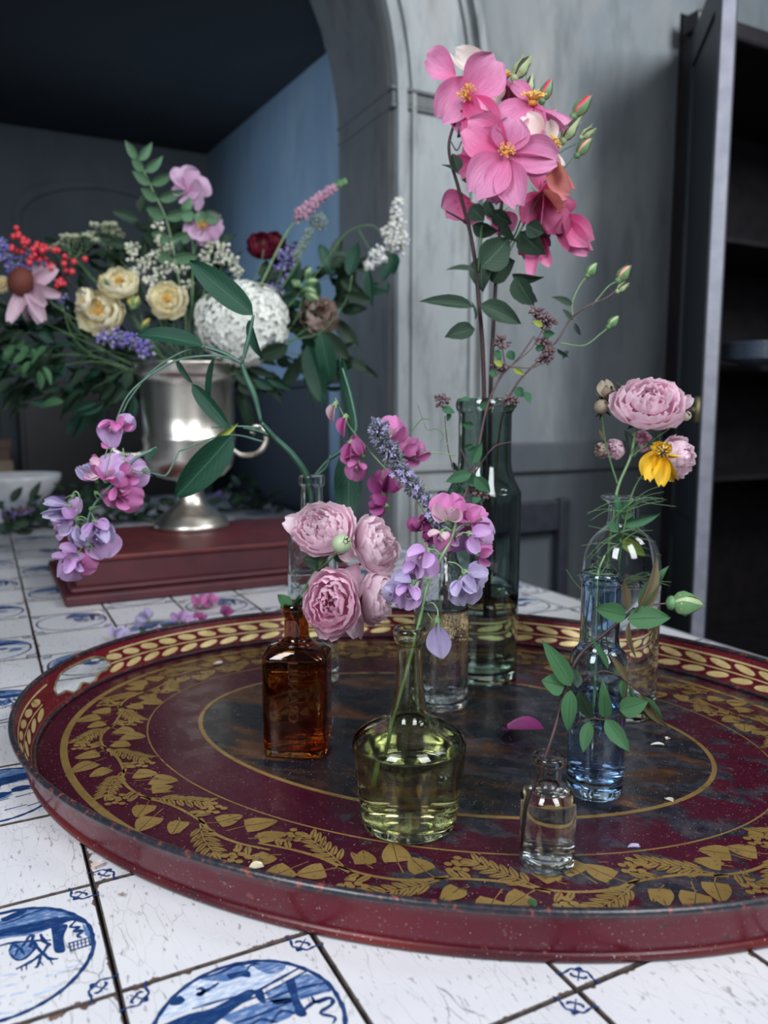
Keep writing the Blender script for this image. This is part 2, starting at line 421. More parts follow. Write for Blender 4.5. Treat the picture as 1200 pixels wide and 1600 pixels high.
# panel frames low on the pilaster
zb1, zb2, zb3 = zat(722, 2.35), zat(735, 2.35), zat(762, 2.35)
struct('trim_10', *slab(S_J + 0.03, S_J + W_P - 0.02, T_W - 0.044, T_W - 0.028, zb2, zb1), M_PIL, bev=0.003)
vs, fs = slab(S_J + 0.07, S_J + W_P - 0.06, T_W - 0.040, T_W - 0.028, zb3 - 0.008, zb3)
for b_ in (slab(S_J + 0.07, S_J + 0.08, T_W - 0.040, T_W - 0.028, Z_FL + 0.1, zb3), slab(S_J + W_P - 0.07, S_J + W_P - 0.06, T_W - 0.040, T_W - 0.028, Z_FL + 0.1, zb3)): vs, fs = addbox(vs, fs, b_)
struct('trim_11', vs, fs, M_PIL)
# dado on the right wall
zd = zat(690, 2.6); zd2 = zat(735, 2.6)
struct('trim_12', *slab(S_J + W_P, S_CUP, T_W - 0.012, T_W, Z_FL, zd2), M_DADO)
struct('trim_13', *slab(S_J + W_P, S_CUP, T_W - 0.030, T_W, zd2, zd), M_DADO, bev=0.006)
struct('baseboard_front', *slab(S_J + W_P, S_CUP, T_W - 0.028, T_W, Z_FL, Z_FL + 0.16), M_DADO, bev=0.006)
# alcove: blue side wall, far wall, sloping ceiling
S_SIDE = 1.12; Z_N, Z_F = 1.62, 1.78
struct('wall_alcove_side', *slab(S_SIDE, S_SIDE + 0.1, T_W + T_DEEP, T_FAR, Z_FL, Z_F + 0.15), M_BLUE)
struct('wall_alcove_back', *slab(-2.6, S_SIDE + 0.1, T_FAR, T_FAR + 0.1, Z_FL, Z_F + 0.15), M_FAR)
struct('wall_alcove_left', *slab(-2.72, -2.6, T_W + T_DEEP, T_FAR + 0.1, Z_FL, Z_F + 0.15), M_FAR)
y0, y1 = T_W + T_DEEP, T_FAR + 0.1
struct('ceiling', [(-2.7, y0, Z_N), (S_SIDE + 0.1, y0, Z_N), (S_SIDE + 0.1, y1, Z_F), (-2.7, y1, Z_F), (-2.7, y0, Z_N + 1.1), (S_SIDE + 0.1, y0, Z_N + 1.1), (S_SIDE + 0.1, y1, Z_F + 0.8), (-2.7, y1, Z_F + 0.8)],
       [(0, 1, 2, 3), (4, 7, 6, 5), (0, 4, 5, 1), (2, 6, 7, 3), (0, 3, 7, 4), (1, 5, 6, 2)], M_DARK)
# blue wall pilaster strips and the arched panel mouldings of the far wall
struct('trim_14', *slab(S_SIDE - 0.03, S_SIDE, T_W + T_DEEP + 0.24, T_W + T_DEEP + 0.34, Z_FL, 1.5), M_BLUE, bev=0.005)
struct('trim_17', *slab(S_SIDE - 0.02, S_SIDE, T_W + T_DEEP + 0.001, T_FAR, Z_FL, 0.47), simple('navy_wainscot', (0.012, 0.017, 0.030), (0.008, 0.012, 0.022), 0.6, 8), bev=0.004)
struct('trim_18', *slab(S_SIDE - 0.035, S_SIDE, T_W + T_DEEP + 0.001, T_FAR, 0.47, 0.50), simple('navy_wainscot', (0,0,0)), bev=0.006)
def arch_mould(x0, x1, ztop, name):
    vs, fs = [], []; r = (x1 - x0) / 2; cx = (x0 + x1) / 2
    P = [(x0, Z_FL)] + [(cx - r * math.cos(PI * i / 14), ztop - r * 0.45 + r * 0.45 * math.sin(PI * i / 14)) for i in range(15)] + [(x1, Z_FL)]
    for i in range(len(P)):
        p = P[i]; 
        for dx in (0, 0.03):
            for y in (T_FAR - 0.02, T_FAR): vs.append((p[0] + (dx if p[0] < cx else -dx), y, p[1] - (dx if 0 < i < len(P) - 1 else 0)))
    for i in range(len(P) - 1):
        a = 4 * i; b = a + 4; fs += [(a, a + 2, b + 2, b), (a, b, b + 1, a + 1), (a + 2, a + 3, b + 3, b + 2)]
    struct(name, vs, fs, M_FAR)
arch_mould(-0.75, 0.02, 1.55, 'trim_15'); arch_mould(0.14, 1.0, 1.55, 'trim_16')

# ------------------------------------------------------------------ cupboard at the right
t = thing('cupboard', RM(S_CUP + 0.75, T_W, Z_FL), 'tall dark wooden cupboard with its door standing open, at the right edge', 'cupboard')
zc = zat(70, 2.80)
def rpart(name, parent, b, m, bev=0.004, label=None):
    o = part(name, mesh(name, *b, m, False), parent, ROOMM, label)
    if bev: bevel(o, bev)
    return o
c0 = S_CUP; c1 = S_CUP + 1.4; f0 = T_W - 0.06; f1 = T_W + 0.55
rpart('side_panel', t, slab(c0, c0 + 0.03, f0, f1, Z_FL + 0.001, zc), M_WOODD)
rpart('side_panel', t, slab(c1 - 0.03, c1, f0, f1, Z_FL + 0.001, zc), M_WOODD)
rpart('back_panel', t, slab(c0 + 0.03, c1 - 0.03, f1 - 0.02, f1, Z_FL + 0.001, zc), M_WOODD, 0)
rpart('top_board', t, slab(c0, c1, f0, f1, zc, zc + 0.03), M_WOODD)
rpart('cornice', t, slab(c0 - 0.035, c1, f0 - 0.05, f0 + 0.02, zc + 0.0, zc + 0.06), M_WOODD, 0.012)
rpart('bottom_board', t, slab(c0 + 0.03, c1 - 0.03, f0 + 0.01, f1 - 0.02, Z_FL + 0.06, Z_FL + 0.09), M_WOODD)
z_sh = zat(560, 3.0)
for zz in (z_sh - 0.02, z_sh - 0.45, z_sh + 0.45): rpart('shelf', t, slab(c0 + 0.03, c1 - 0.03, f0 + 0.14, f1 - 0.02, zz - 0.02, zz), M_WOODD)
# open door: hinge H -> free edge E, as found from the photo
H = RM(c0 + 0.01, f0 - 0.004); E_ = Vector((0.922 * 1.0, 2.245, 0))
dv = (E_ - H); dv.z = 0; DL = dv.length; ang = math.atan2(dv.y, dv.x)
MD = Matrix.Translation(H) @ Matrix.Rotation(ang, 4, 'Z')
zt_, zb_ = zc - 0.02, Z_FL + 0.10
door = part('door', mesh('door', *box(0, DL, -0.014, 0.014, zb_, zt_), M_DOORP, False), t, MD); bevel(door, 0.003)
for a_ in (0, 1):
    pass
fr = MB()
for s_ in (-1, 1):
    y_0, y_1 = (0.014, 0.022) if s_ > 0 else (-0.022, -0.014)
    fr.add(*box(0.0, 0.07, y_0, y_1, zb_, zt_)); fr.add(*box(DL - 0.07, DL, y_0, y_1, zb_, zt_))
    fr.add(*box(0.07, DL - 0.07, y_0, y_1, zt_ - 0.1, zt_)); fr.add(*box(0.07, DL - 0.07, y_0, y_1, zb_, zb_ + 0.1)); fr.add(*box(0.07, DL - 0.07, y_0, y_1, -0.05, 0.04))
part('door_frame', fr.mesh('door_frame', M_DOORP, False), door, MD)
part('edge_strip', mesh('edge_strip', *box(DL, DL + 0.004, -0.017, 0.017, zb_, zt_), M_EDGE, False), door, MD, 'edge of the cupboard door with its highlight painted pale')
lk = MB(); zl = zat(640, 2.25); lk.add(*box(DL - 0.045, DL - 0.003, -0.032, -0.022, zl - 0.035, zl + 0.035)); lk.add(*ball(0.009, 8, 6), M=Matrix.Translation((DL - 0.024, -0.036, zl)))
part('lock_plate', lk.mesh('lock_plate', M_BRASS), door, MD, 'small brass lock plate with a knob')
M_PLATE = simple('shaded_blue_white_china', (0.16, 0.20, 0.27), (0.10, 0.13, 0.18), 0.25, 30, bumpv=0)  # shade inside the cupboard put into the colour, darker than the china itself
pm = mesh('plate', *lathe([(0.001, 0.0), (0.055, 0.0), (0.06, 0.004), (0.115, 0.016), (0.118, 0.019), (0.06, 0.009), (0.001, 0.008)], 28), M_PLATE)
for i in range(7):
    o = part('plate', pm, None, Matrix.Translation(W(1178, 555, 3.02) * 1.0 + Vector((0, 0, 0)))); 
    o.location.z = z_sh - 0.0195 + i * 0.0095
    pos = ['lowest', 'second from below', 'third from below', 'middle one', 'third from the top', 'second from the top', 'topmost'][i]
    meta(o, 'pale blue china plate, %s of the stack on the cupboard shelf' % pos, 'plate', 'plates stacked in the dark cupboard')
# ------------------------------------------------------------------ far furniture beyond the table
t = thing('sideboard', RM(0.55, T_FAR - 0.2, Z_FL), 'dark low sideboard against the far alcove wall behind the silver urn', 'sideboard')
s0, s1 = 0.10, 0.92; ys, ye = T_FAR - 0.42, T_FAR - 0.03; zs = zat(610, 4.0)
rpart('body', t, slab(s0, s1, ys, ye, Z_FL + 0.08, zs), M_WOODD)
rpart('top_board', t, slab(s0 - 0.02, s1 + 0.02, ys - 0.02, ye, zs, zs + 0.03), M_WOODD)
for k_ in range(2):
    w_ = (s1 - s0) / 2
    d_ = rpart('door', t, slab(s0 + k_ * w_ + 0.02, s0 + (k_ + 1) * w_ - 0.02, ys - 0.015, ys, Z_FL + 0.14, zs - 0.06), M_WOODD)
    kb = MB().add(*ball(0.012, 8, 6)); part('knob', kb.mesh('knob', M_BRASS), d_, Matrix.Translation(RM(s0 + (k_ + (0.88 if k_ == 0 else 0.12)) * w_, ys - 0.027, 0.1)))
for sx_ in (s0 + 0.03, s1 - 0.06):
    for sy_ in (ys + 0.02, ye - 0.06): rpart('leg', t, slab(sx_, sx_ + 0.04, sy_, sy_ + 0.04, Z_FL + 0.001, Z_FL + 0.08), M_WOODD, 0)
t = thing('bench', RM(-0.32, T_FAR - 0.6, Z_FL), 'brown wooden bench with a pale top rail beyond the far end of the table', 'bench')
zb0, zb1_ = zat(742, 3.6), zat(686, 3.6)
y_ = T_FAR - 0.50
rpart('back_rail', t, slab(-0.75, 0.06, y_, y_ + 0.04, zb0 + 0.12, zb1_), M_WOODB)
rpart('lower_rail', t, slab(-0.75, 0.06, y_ - 0.03, y_ + 0.0, zb0, zb0 + 0.07), simple('pale_bench_wood', (0.24, 0.17, 0.11), (0.16, 0.11, 0.07), 0.5, 20))
rpart('seat', t, slab(-0.75, 0.06, y_, y_ + 0.38, -0.33, -0.29), M_WOODB)
for s_ in (-0.74, 0.0):
    rpart('leg', t, slab(s_, s_ + 0.05, y_ + 0.005, y_ + 0.05, Z_FL + 0.001, zb1_ - 0.02), M_WOODB); rpart('leg', t, slab(s_, s_ + 0.05, y_ + 0.32, y_ + 0.37, Z_FL + 0.001, -0.33), M_WOODB)
# dark chair beside the right wall, seen behind the bottles
M_CH = simple('charcoal_chair', (0.025, 0.028, 0.04), (0.018, 0.02, 0.03), 0.55, 30)
M_CHS = simple('grey_chair_cloth', (0.16, 0.17, 0.18), (0.12, 0.13, 0.14), 0.9, 50)
cc = W(865, 860, 2.3); t = thing('chair', (cc.x, cc.y, Z_FL), 'dark wooden chair with a grey cushion standing beyond the right side of the table', 'chair', rotz=TH)
MC = WM[t.name]
def cpart(n, b, m): bevel(part(n, mesh(n, *b, m, False), t, MC), 0.006)
cpart('seat', box(-0.2, 0.2, -0.2, 0.2, 0.44, 0.47), M_CH); cpart('cushion', box(-0.18, 0.18, -0.19, 0.15, 0.471, 0.52), M_CHS)
for x_ in (-0.2, 0.16):
    cpart('leg', box(x_, x_ + 0.04, -0.2, -0.16, 0.001, 0.44), M_CH); cpart('leg', box(x_, x_ + 0.04, 0.16, 0.2, 0.001, 0.44), M_CH)
    cpart('back_post', box(x_, x_ + 0.04, 0.165, 0.2, 0.471, 0.84), M_CH)
cpart('back_rail', box(-0.16, 0.16, 0.17, 0.195, 0.735, 0.835), M_CH)
# ================================================================== TABLE
S_R = 0.962; S_L = -0.50; T_N = -0.60; T_E = 3.16
M_APRON = simple('table_apron_paint', (0.30, 0.32, 0.34), (0.20, 0.21, 0.22), 0.6, 12)
M_GROUT = simple('dark_joint', (0.05, 0.04, 0.035), (0.025, 0.02, 0.02), 0.9, 60)
def tile_mat():
    m, nt, b = mat('cracked_white_glaze')
    co = coords(nt, rnd=True)
    tc = N(nt, 'ShaderNodeTexCoord'); sp = N(nt, 'ShaderNodeSeparateXYZ'); L(nt, tc.outputs['Object'], sp.inputs[0])
    h = TS / 2
    ex = math_n(nt, 'SUBTRACT', h, math_n(nt, 'ABSOLUTE', math_n(nt, 'SUBTRACT', sp.outputs[0], h)))
    ey = math_n(nt, 'SUBTRACT', h, math_n(nt, 'ABSOLUTE', math_n(nt, 'SUBTRACT', sp.outputs[1], h)))
    edge = math_n(nt, 'MINIMUM', ex, ey)
    big = noi(nt, co, 7, 4); base = ramp(nt, big, [(0.3, (0.60, 0.60, 0.64)), (0.6, (0.67, 0.665, 0.69)), (0.8, (0.61, 0.59, 0.58))])
    # fine vertical crackle
    mp = N(nt, 'ShaderNodeMapping'); mp.inputs['Scale'].default_value = (1, 0.28, 1); mp.inputs['Rotation'].default_value = (0, 0, 0.35); L(nt, co, mp.inputs[0])
    nz = N(nt, 'ShaderNodeTexNoise'); nz.inputs['Scale'].default_value = 90; L(nt, mp.outputs[0], nz.inputs['Vector'])
    add = N(nt, 'ShaderNodeMix', data_type='RGBA', blend_type='LINEAR_LIGHT'); add.inputs[0].default_value = 0.004
    L(nt, mp.outputs[0], add.inputs[6]); L(nt, nz.outputs['Color'], add.inputs[7])
    vo = N(nt, 'ShaderNodeTexVoronoi', feature='DISTANCE_TO_EDGE'); vo.inputs['Scale'].default_value = 95; L(nt, add.outputs[2], vo.inputs['Vector'])
    ln = ramp(nt, vo.outputs['Distance'], [(0.0, 1.0), (0.03, 0.0)])
    msk = ramp(nt, noi(nt, co, 28, 3), [(0.45, 0.0), (0.62, 0.5)])
    c1 = mixc(nt, math_n(nt, 'MULTIPLY', ln.outputs[0], msk.outputs[0]), base.outputs[0], (0.22, 0.20, 0.20))
    vo2 = N(nt, 'ShaderNodeTexVoronoi', feature='DISTANCE_TO_EDGE'); vo2.inputs['Scale'].default_value = 17; L(nt, add.outputs[2], vo2.inputs['Vector'])
    l2 = ramp(nt, vo2.outputs['Distance'], [(0.0, 0.7), (0.007, 0.0)]); m2 = ramp(nt, noi(nt, co, 11, 2), [(0.55, 0), (0.6, 1)])
    c1 = mixc(nt, math_n(nt, 'MULTIPLY', l2.outputs[0], m2.outputs[0]), c1, (0.12, 0.10, 0.10))
    # specks and chipped, brown edges
    sk = ramp(nt, noi(nt, coords(nt, (1, 0.3, 1), True), 330, 2), [(0.64, 0), (0.69, 0.6)]); c1 = mixc(nt, sk.outputs[0], c1, (0.2, 0.17, 0.17))
    ch = noi(nt, co, 75, 4, 0.6); chm = math_n(nt, 'SUBTRACT', ch, math_n(nt, 'MULTIPLY', edge, 55))
    chm = math_n(nt, 'ADD', chm, math_n(nt, 'MULTIPLY', noi(nt, co, 20, 1), 0.55))
    chip = ramp(nt, chm, [(0.735, 0), (0.75, 1)])
    cb = ramp(nt, noi(nt, co, 200, 3), [(0.4, (0.10, 0.055, 0.045)), (0.6, (0.17, 0.10, 0.08))])
    c1 = mixc(nt, chip.outputs[0], c1, cb.outputs[0])
    L(nt, c1, b.inputs['Base Color'])
    L(nt, math_n(nt, 'ADD', math_n(nt, 'MULTIPLY', chip.outputs[0], 0.4), 0.30), b.inputs['Roughness'])
    bump(nt, b, math_n(nt, 'SUBTRACT', big, math_n(nt, 'ADD', math_n(nt, 'MULTIPLY', chip.outputs[0], 0.6), math_n(nt, 'MULTIPLY', ln.outputs[0], 0.2))), 0.35, 0.0012)
    return m
M_TILE = tile_mat()
def paint_mat(name, dark, light, thr, scale=120):
    """cobalt brushwork: uneven pigment over the white glaze"""
    m, nt, b = mat(name); f = noi(nt, coords(nt, (1, 3, 1)), scale, 4, 0.7)
    r = ramp(nt, f, [(thr - 0.12, dark), (thr + 0.02, tuple((x + y) / 2 for x, y in zip(dark, light))), (thr + 0.14, light)])
    L(nt, r.outputs[0], b.inputs['Base Color']); b.inputs['Roughness'].default_value = 0.3; return m
M_COB = paint_mat('cobalt_line', (0.008, 0.035, 0.13), (0.05, 0.12, 0.28), 0.62)
M_WASH = paint_mat('cobalt_wash', (0.07, 0.15, 0.34), (0.50, 0.56, 0.70), 0.60)
M_WASH2 = paint_mat('pale_cobalt_wash', (0.28, 0.38, 0.58), (0.70, 0.73, 0.80), 0.48)

table = thing('tiled_table', RM(0.23, 1.2, -TABLE_H), 'long old table topped with cracked white and cobalt blue picture tiles', 'table')
def tpart(n, b, m, bev=0.003):
    o = part(n, mesh(n, *b, m, False), table, ROOMM); bevel(o, bev); return o
tpart('table_board', box(S_L, S_R, T_N, T_E, -0.03, -0.0060), M_GROUT, 0.002)
tpart('edge_moulding', box(S_R, S_R + 0.012, T_N, T_E, -0.035, -0.001), M_APRON); tpart('edge_moulding', box(S_L - 0.012, S_L, T_N, T_E, -0.035, -0.001), M_APRON)
for b_ in (box(S_R - 0.10, S_R - 0.07, T_N + 0.06, T_E - 0.06, -0.14, -0.03), box(S_L + 0.07, S_L + 0.10, T_N + 0.06, T_E - 0.06, -0.14, -0.03), box(S_L + 0.1, S_R - 0.1, T_N + 0.06, T_N + 0.09, -0.14, -0.03), box(S_L + 0.1, S_R - 0.1, T_E - 0.09, T_E - 0.06, -0.14, -0.03)): tpart('apron', b_, M_APRON)
for x_ in (S_L + 0.07, S_R - 0.14):
    for y_ in (T_N + 0.06, 1.2, T_E - 0.13): tpart('leg', box(x_, x_ + 0.07, y_, y_ + 0.07, -TABLE_H + 0.001, -0.03), M_APRON, 0.006)
# --- picture drawing in tile units (0..1): lines and washes
def TL(i, j, u, v):
    p = G(u, v) - ORG; return (p.dot(AX) / TS - i, p.dot(BX) / TS - j)
def ribbon(mb, P, w, z, mi, taper=0.5):
    P = [Vector((p[0], p[1], 0)) for p in P]
    C = catmull(P, 3) if len(P) > 2 else P; n = len(C); vs = []; fs = []
    for i, c in enumerate(C):
        t = (C[min(i + 1, n - 1)] - C[max(i - 1, 0)]); t = t.normalized() if t.length else Vector((1, 0, 0))
        nn = Vector((-t.y, t.x, 0)); ww = 1.4 * w * (1 - taper * abs(2 * i / max(1, n - 1) - 1) ** 2) * (1 + 0.25 * math.sin(i * 2.3 + w * 900)) / 2
        vs += [(c + nn * ww) * TS + Vector((0, 0, z)), (c - nn * ww) * TS + Vector((0, 0, z))]
    for i in range(n - 1): fs.append((2 * i, 2 * i + 1, 2 * i + 3, 2 * i + 2))
    mb.add(vs, fs, mi=mi)
def poly(mb, P, z, mi):
    P = [Vector((p[0], p[1], 0)) for p in P]
    C = catmull(P + [P[0]], 3)[:-1]
    mb.add([c * TS + Vector((0, 0, z)) for c in C], [tuple(range(len(C)))], mi=mi)
def ring(mb, r=0.44, w=0.016, a0=0, a1=2 * PI):
    ribbon(mb, [(0.5 + r * math.cos(a0 + (a1 - a0) * k / 28) * (1 + 0.006 * math.sin(k * 1.7)), 0.5 + r * math.sin(a0 + (a1 - a0) * k / 28)) for k in range(29)], w, 0.00026, 0, 0)
def corners(mb):
    for k, (cx, cy) in enumerate([(0.08, 0.08), (0.92, 0.08), (0.92, 0.92), (0.08, 0.92)]):
        a = PI / 4 + k * PI / 2; c, s_ = math.cos(a), math.sin(a)
        def q(x, y): return (cx + x * c - y * s_, cy + x * s_ + y * c)
        for P, w in (([q(-0.05, 0), q(0.045, 0)], 0.012), ([q(0.02, 0.0), q(0.03, 0.04), q(-0.01, 0.07), q(-0.035, 0.11)], 0.010), ([q(0.02, 0.0), q(0.03, -0.04), q(-0.01, -0.07), q(-0.035, -0.11)], 0.010),
                     ([q(-0.02, 0.0), q(-0.02, 0.03), q(0.0, 0.04)], 0.012), ([q(-0.02, 0.0), q(-0.02, -0.03), q(0.0, -0.04)], 0.012), ([q(0.03, -0.018), q(0.045, 0.0), q(0.03, 0.018)], 0.016)):
            ribbon(mb, P, w, 0.00022, 0)
def circ_clip(P, r=0.43):
    out = []
    for x, y in P:
        dx, dy = x - 0.5, y - 0.5; d = math.hypot(dx, dy)
        if d > r: dx, dy = dx * r / d, dy * r / d
        out.append((0.5 + dx, 0.5 + dy))
    return out
def draw_A():
    mb = MB(); cv = lambda P: circ_clip([TL(-1, 0, x / 3.636, 1380 + y / 3.636) for x, y in P])
    for P in ([(-60, 300), (0, 215), (180, 118), (330, 132), (450, 180), (535, 255), (545, 300), (480, 290), (470, 200), (330, 240), (200, 290), (50, 310), (-60, 330)],
              [(60, 345), (120, 330), (190, 330), (200, 370), (140, 430), (80, 435), (50, 400)]): poly(mb, cv(P), 0.00012, 1)
    for P in ([(-40, 282), (0, 265), (120, 240), (330, 195), (470, 176), (525, 205), (400, 212), (340, 240), (180, 282), (50, 300), (-30, 305)], [(290, 250), (300, 330), (310, 390), (345, 398), (372, 380), (360, 310), (385, 240), (340, 236)],
              [(330, 132), (450, 170), (500, 215), (440, 190), (340, 150)], [(0, 205), (90, 165), (160, 140), (120, 185), (30, 220)]): poly(mb, cv(P), 0.00018, 0)
    for P, w in (([(-60, 380), (40, 345), (180, 330), (290, 325)], .013), ([(90, 490), (170, 450), (240, 400), (280, 340)], .016), ([(240, 400), (200, 350), (185, 325)], .014), ([(240, 395), (280, 430), (330, 430)], .014), ([(235, 400), (215, 470), (195, 480)], .012),
                 ([(150, 455), (150, 495)], .010), ([(120, 470), (125, 500)], .010), ([(280, 430), (300, 465)], .010), ([(230, 290), (250, 330), (290, 355)], .016), ([(225, 440), (245, 470)], .009), ([(50, 390), (75, 350), (120, 370), (160, 310), (190, 300), (170, 360), (200, 370), (140, 430), (90, 435), (60, 400)], .012),
                 ([(85, 415), (110, 370), (140, 410)], .011), ([(430, 215), (400, 250), (450, 252), (420, 275), (470, 272), (440, 300), (465, 312)], .016), ([(385, 345), (545, 300)], .014), ([(390, 365), (540, 322)], .010), ([(395, 388), (535, 346)], .014),
                 ([(0, 240), (100, 205), (170, 170)], .012), ([(140, 185), (250, 150), (330, 135)], .010), ([(60, 300), (190, 260), (240, 240)], .010), ([(-30, 180), (60, 140), (150, 120)], .01)): ribbon(mb, cv(P), w, 0.00024, 0)
    for k in range(7): x = 395 + 22 * k; ribbon(mb, cv([(x, 345 - k * 6), (x + 6, 388 - k * 6)]), .009, 0.00024, 0)
    for P in ([(260, 530), (370, 500)], [(370, 490), (470, 450)], [(-20, 530), (100, 515)], [(60, 640), (150, 615)], [(250, 610), (370, 570)], [(-30, 600), (100, 570)], [(110, 700), (180, 670)], [(-60, 745), (80, 735)], [(190, 640), (300, 600)], [(-60, 660), (30, 640)]): ribbon(mb, cv(P), .024, 0.00014, 2)
    ring(mb); corners(mb); return mb.mesh('painted_picture', [M_COB, M_WASH, M_WASH2], False)
def draw_B():
    mb = MB(); cv = lambda P: circ_clip([TL(0, -1, 200 + x / 3, 1450 + y / 3) for x, y in P])
    poly(mb, cv([(110, 440), (190, 330), (330, 232), (520, 162), (650, 158), (760, 178), (700, 220), (600, 300), (420, 352), (250, 402)]), 0.00012, 2)
    for P in ([(335, 235), (520, 170), (560, 210), (470, 250), (360, 245)], [(560, 165), (660, 160), (740, 178), (700, 215), (640, 210)], [(640, 300), (840, 215), (950, 290), (900, 310), (700, 360)], [(430, 420), (620, 350), (800, 330), (760, 420), (560, 470)]): poly(mb, cv(P), 0.00014, 1)
    for P in ([(460, 218), (560, 200), (572, 232), (520, 228), (480, 242)], [(200, 330), (245, 318), (268, 340), (240, 362), (195, 362)], [(100, 470), (280, 405), (400, 375), (560, 290), (592, 312), (500, 380), (420, 440), (330, 500), (100, 520)],
              [(735, 250), (780, 240), (800, 330), (840, 405), (792, 412), (765, 330)], [(585, 295), (630, 290), (645, 355), (610, 340)]): poly(mb, cv(P), 0.0002, 0)
    for P, w in (([(320, 290), (348, 284), (352, 308), (325, 315), (360, 298), (400, 276), (425, 258)], .018), ([(600, 300), (700, 245), (800, 190)], .014), ([(640, 310), (840, 200)], .014), ([(640, 340), (800, 285), (940, 250)], .014), ([(640, 368), (950, 290)], .012), ([(450, 400), (540, 345), (620, 320)], .014),
                 ([(500, 450), (640, 400), (760, 350)], .013), ([(670, 450), (720, 390), (800, 400), (870, 350), (950, 330), (955, 360), (900, 400), (970, 420), (960, 450)], .015), ([(560, 470), (620, 430), (700, 445)], .012), ([(340, 230), (420, 215), (500, 180), (600, 165)], .012), ([(860, 320), (880, 350), (930, 340)], .012),
                 ([(300, 380), (420, 345), (590, 300)], .010), ([(560, 200), (570, 180), (620, 168)], .010)): ribbon(mb, cv(P), w, 0.00026, 0)
    # nearer half of the scene: water, bank and a small boat, in the same brushwork
    for k, y in enumerate((0.36, 0.30, 0.24, 0.18, 0.13)):
        ribbon(mb, circ_clip([(0.25 + 0.05 * k, y), (0.45, y + 0.015), (0.75 - 0.05 * k, y)]), .016, 0.00016, 2)
    poly(mb, circ_clip([(0.3, 0.40), (0.5, 0.37), (0.68, 0.41), (0.6, 0.33), (0.42, 0.32)]), 0.0002, 0)
    ring(mb); corners(mb); return mb.mesh('painted_picture', [M_COB, M_WASH, M_WASH2], False)
def draw_C(seed):
    r = random.Random(seed); mb = MB()
    poly(mb, circ_clip([(0.05, 0.55), (0.2, 0.85), (0.5, 0.94), (0.8, 0.85), (0.93, 0.58), (0.7, 0.66), (0.4, 0.62), (0.2, 0.60)]), 0.00012, 1)
    poly(mb, circ_clip([(0.15, 0.70), (0.4, 0.76), (0.7, 0.80), (0.85, 0.74), (0.6, 0.66), (0.35, 0.64)]), 0.00018, 0)
    x = r.uniform(0.4, 0.65); poly(mb, [(x, 0.68), (x + 0.02, 0.52), (x - 0.03, 0.44), (x + 0.10, 0.44), (x + 0.06, 0.55), (x + 0.08, 0.68)], 0.0002, 0)
    ribbon(mb, circ_clip([(0.06, 0.50), (0.3, 0.47), (0.6, 0.50), (0.93, 0.47)]), .016, 0.00024, 0)
    for k in range(5):
        bx, by = r.uniform(0.2, 0.8), r.uniform(0.40, 0.55); rr_ = r.uniform(0.03, 0.07)
        poly(mb, circ_clip([(bx + rr_ * 1.6 * math.cos(a) * r.uniform(0.7, 1.2), by + rr_ * math.sin(a)) for a in (0, 1, 2, 3, 4, 5)]), 0.00020 + k * 1e-5, r.choice((0, 1)))
    for k in range(9): x, y = r.uniform(0.2, 0.7), r.uniform(0.13, 0.40); ribbon(mb, circ_clip([(x, y), (x + r.uniform(0.08, 0.2), y + 0.02)]), .016, 0.00014, r.choice((0, 2)))
    ring(mb, 0.44, 0.018); corners(mb); return mb.mesh('painted_picture', [M_COB, M_WASH, M_WASH2], False)
PIC = {'A': draw_A(), 'B': draw_B(), 'C': draw_C(3), 'D': draw_C(8)}
g_ = 0.0014
tv = []
M_BODY = simple('bare_tile_edge', (0.03, 0.022, 0.02), (0.10, 0.075, 0.065), 0.9, 130)
for vseed in range(4):
    r = random.Random(vseed); q = [r.uniform(-0.0006, 0.0006) for _ in range(8)]
    x0, x1, e = g_ * 0.8, TS - g_ * 0.8, 0.0010
    pts = [(x0 + q[0], x0 + q[1]), (x1 + q[2], x0 + q[3]), (x1 + q[4], x1 + q[5]), (x0 + q[6], x1 + q[7])]
    vs = [(x, y, -0.0058) for x, y in pts] + [(x, y, -e * 0.7) for x, y in pts] + [(x + (e if x < TS / 2 else -e), y + (e if y < TS / 2 else -e), 0) for x, y in pts]
    fs = [(0, 3, 2, 1), (8, 9, 10, 11)] + [(i, (i + 1) % 4, 4 + (i + 1) % 4, 4 + i) for i in range(4)] + [(4 + i, 4 + (i + 1) % 4, 8 + (i + 1) % 4, 8 + i) for i in range(4)]
    tv.append(mesh('tile', vs, fs, [M_TILE, M_BODY], False, None, [1, 0] + [1] * 8))
far = MB(); farp = MB()
i0, i1 = -4, 8; j0, j1 = -4, 25
for i in range(i0, i1):
    for j in range(j0, j1):
        s0, t0 = i * TS, j * TS
        if s0 < S_L or s0 + TS * 0.4 > S_R or t0 < T_N or t0 + TS > T_E: continue
        M = ROOMM @ Matrix.Translation((s0, t0, 0))
        cut = min(1.0, (S_R - s0) / TS)
        c = RM(s0 + TS / 2, t0 + TS / 2); near = c.y < 2.35 and c.y > 0.30 and abs(c.x) / c.y < 0.62 + 0.09 / c.y
        pic = (i + j) % 2 != 0
        kind = 'A' if (i, j) == (-1, 0) else 'B' if (i, j) == (0, -1) else 'ACBDCA'[(i * 3 + j * 5) % 6]
        if cut < 1: M = M @ Matrix.Diagonal((cut, 1, 1, 1))
        if near:
            tilt = Matrix.Rotation(random.uniform(-0.002, 0.002), 4, 'X')
            o = part('tile', tv[(i * 7 + j * 3) % 4], table, M)
            if pic: part('painted_picture', PIC[kind], o, M)
        else:
            me = tv[0]; far.add([v.co for v in me.vertices], [tuple(p.vertices) for p in me.polygons], M=M)
            if pic: me = PIC[kind]; farp.add([v.co for v in me.vertices], [tuple(p.vertices) for p in me.polygons], M=M); farp.mi[-len(me.polygons):] = [p.material_index for p in me.polygons]
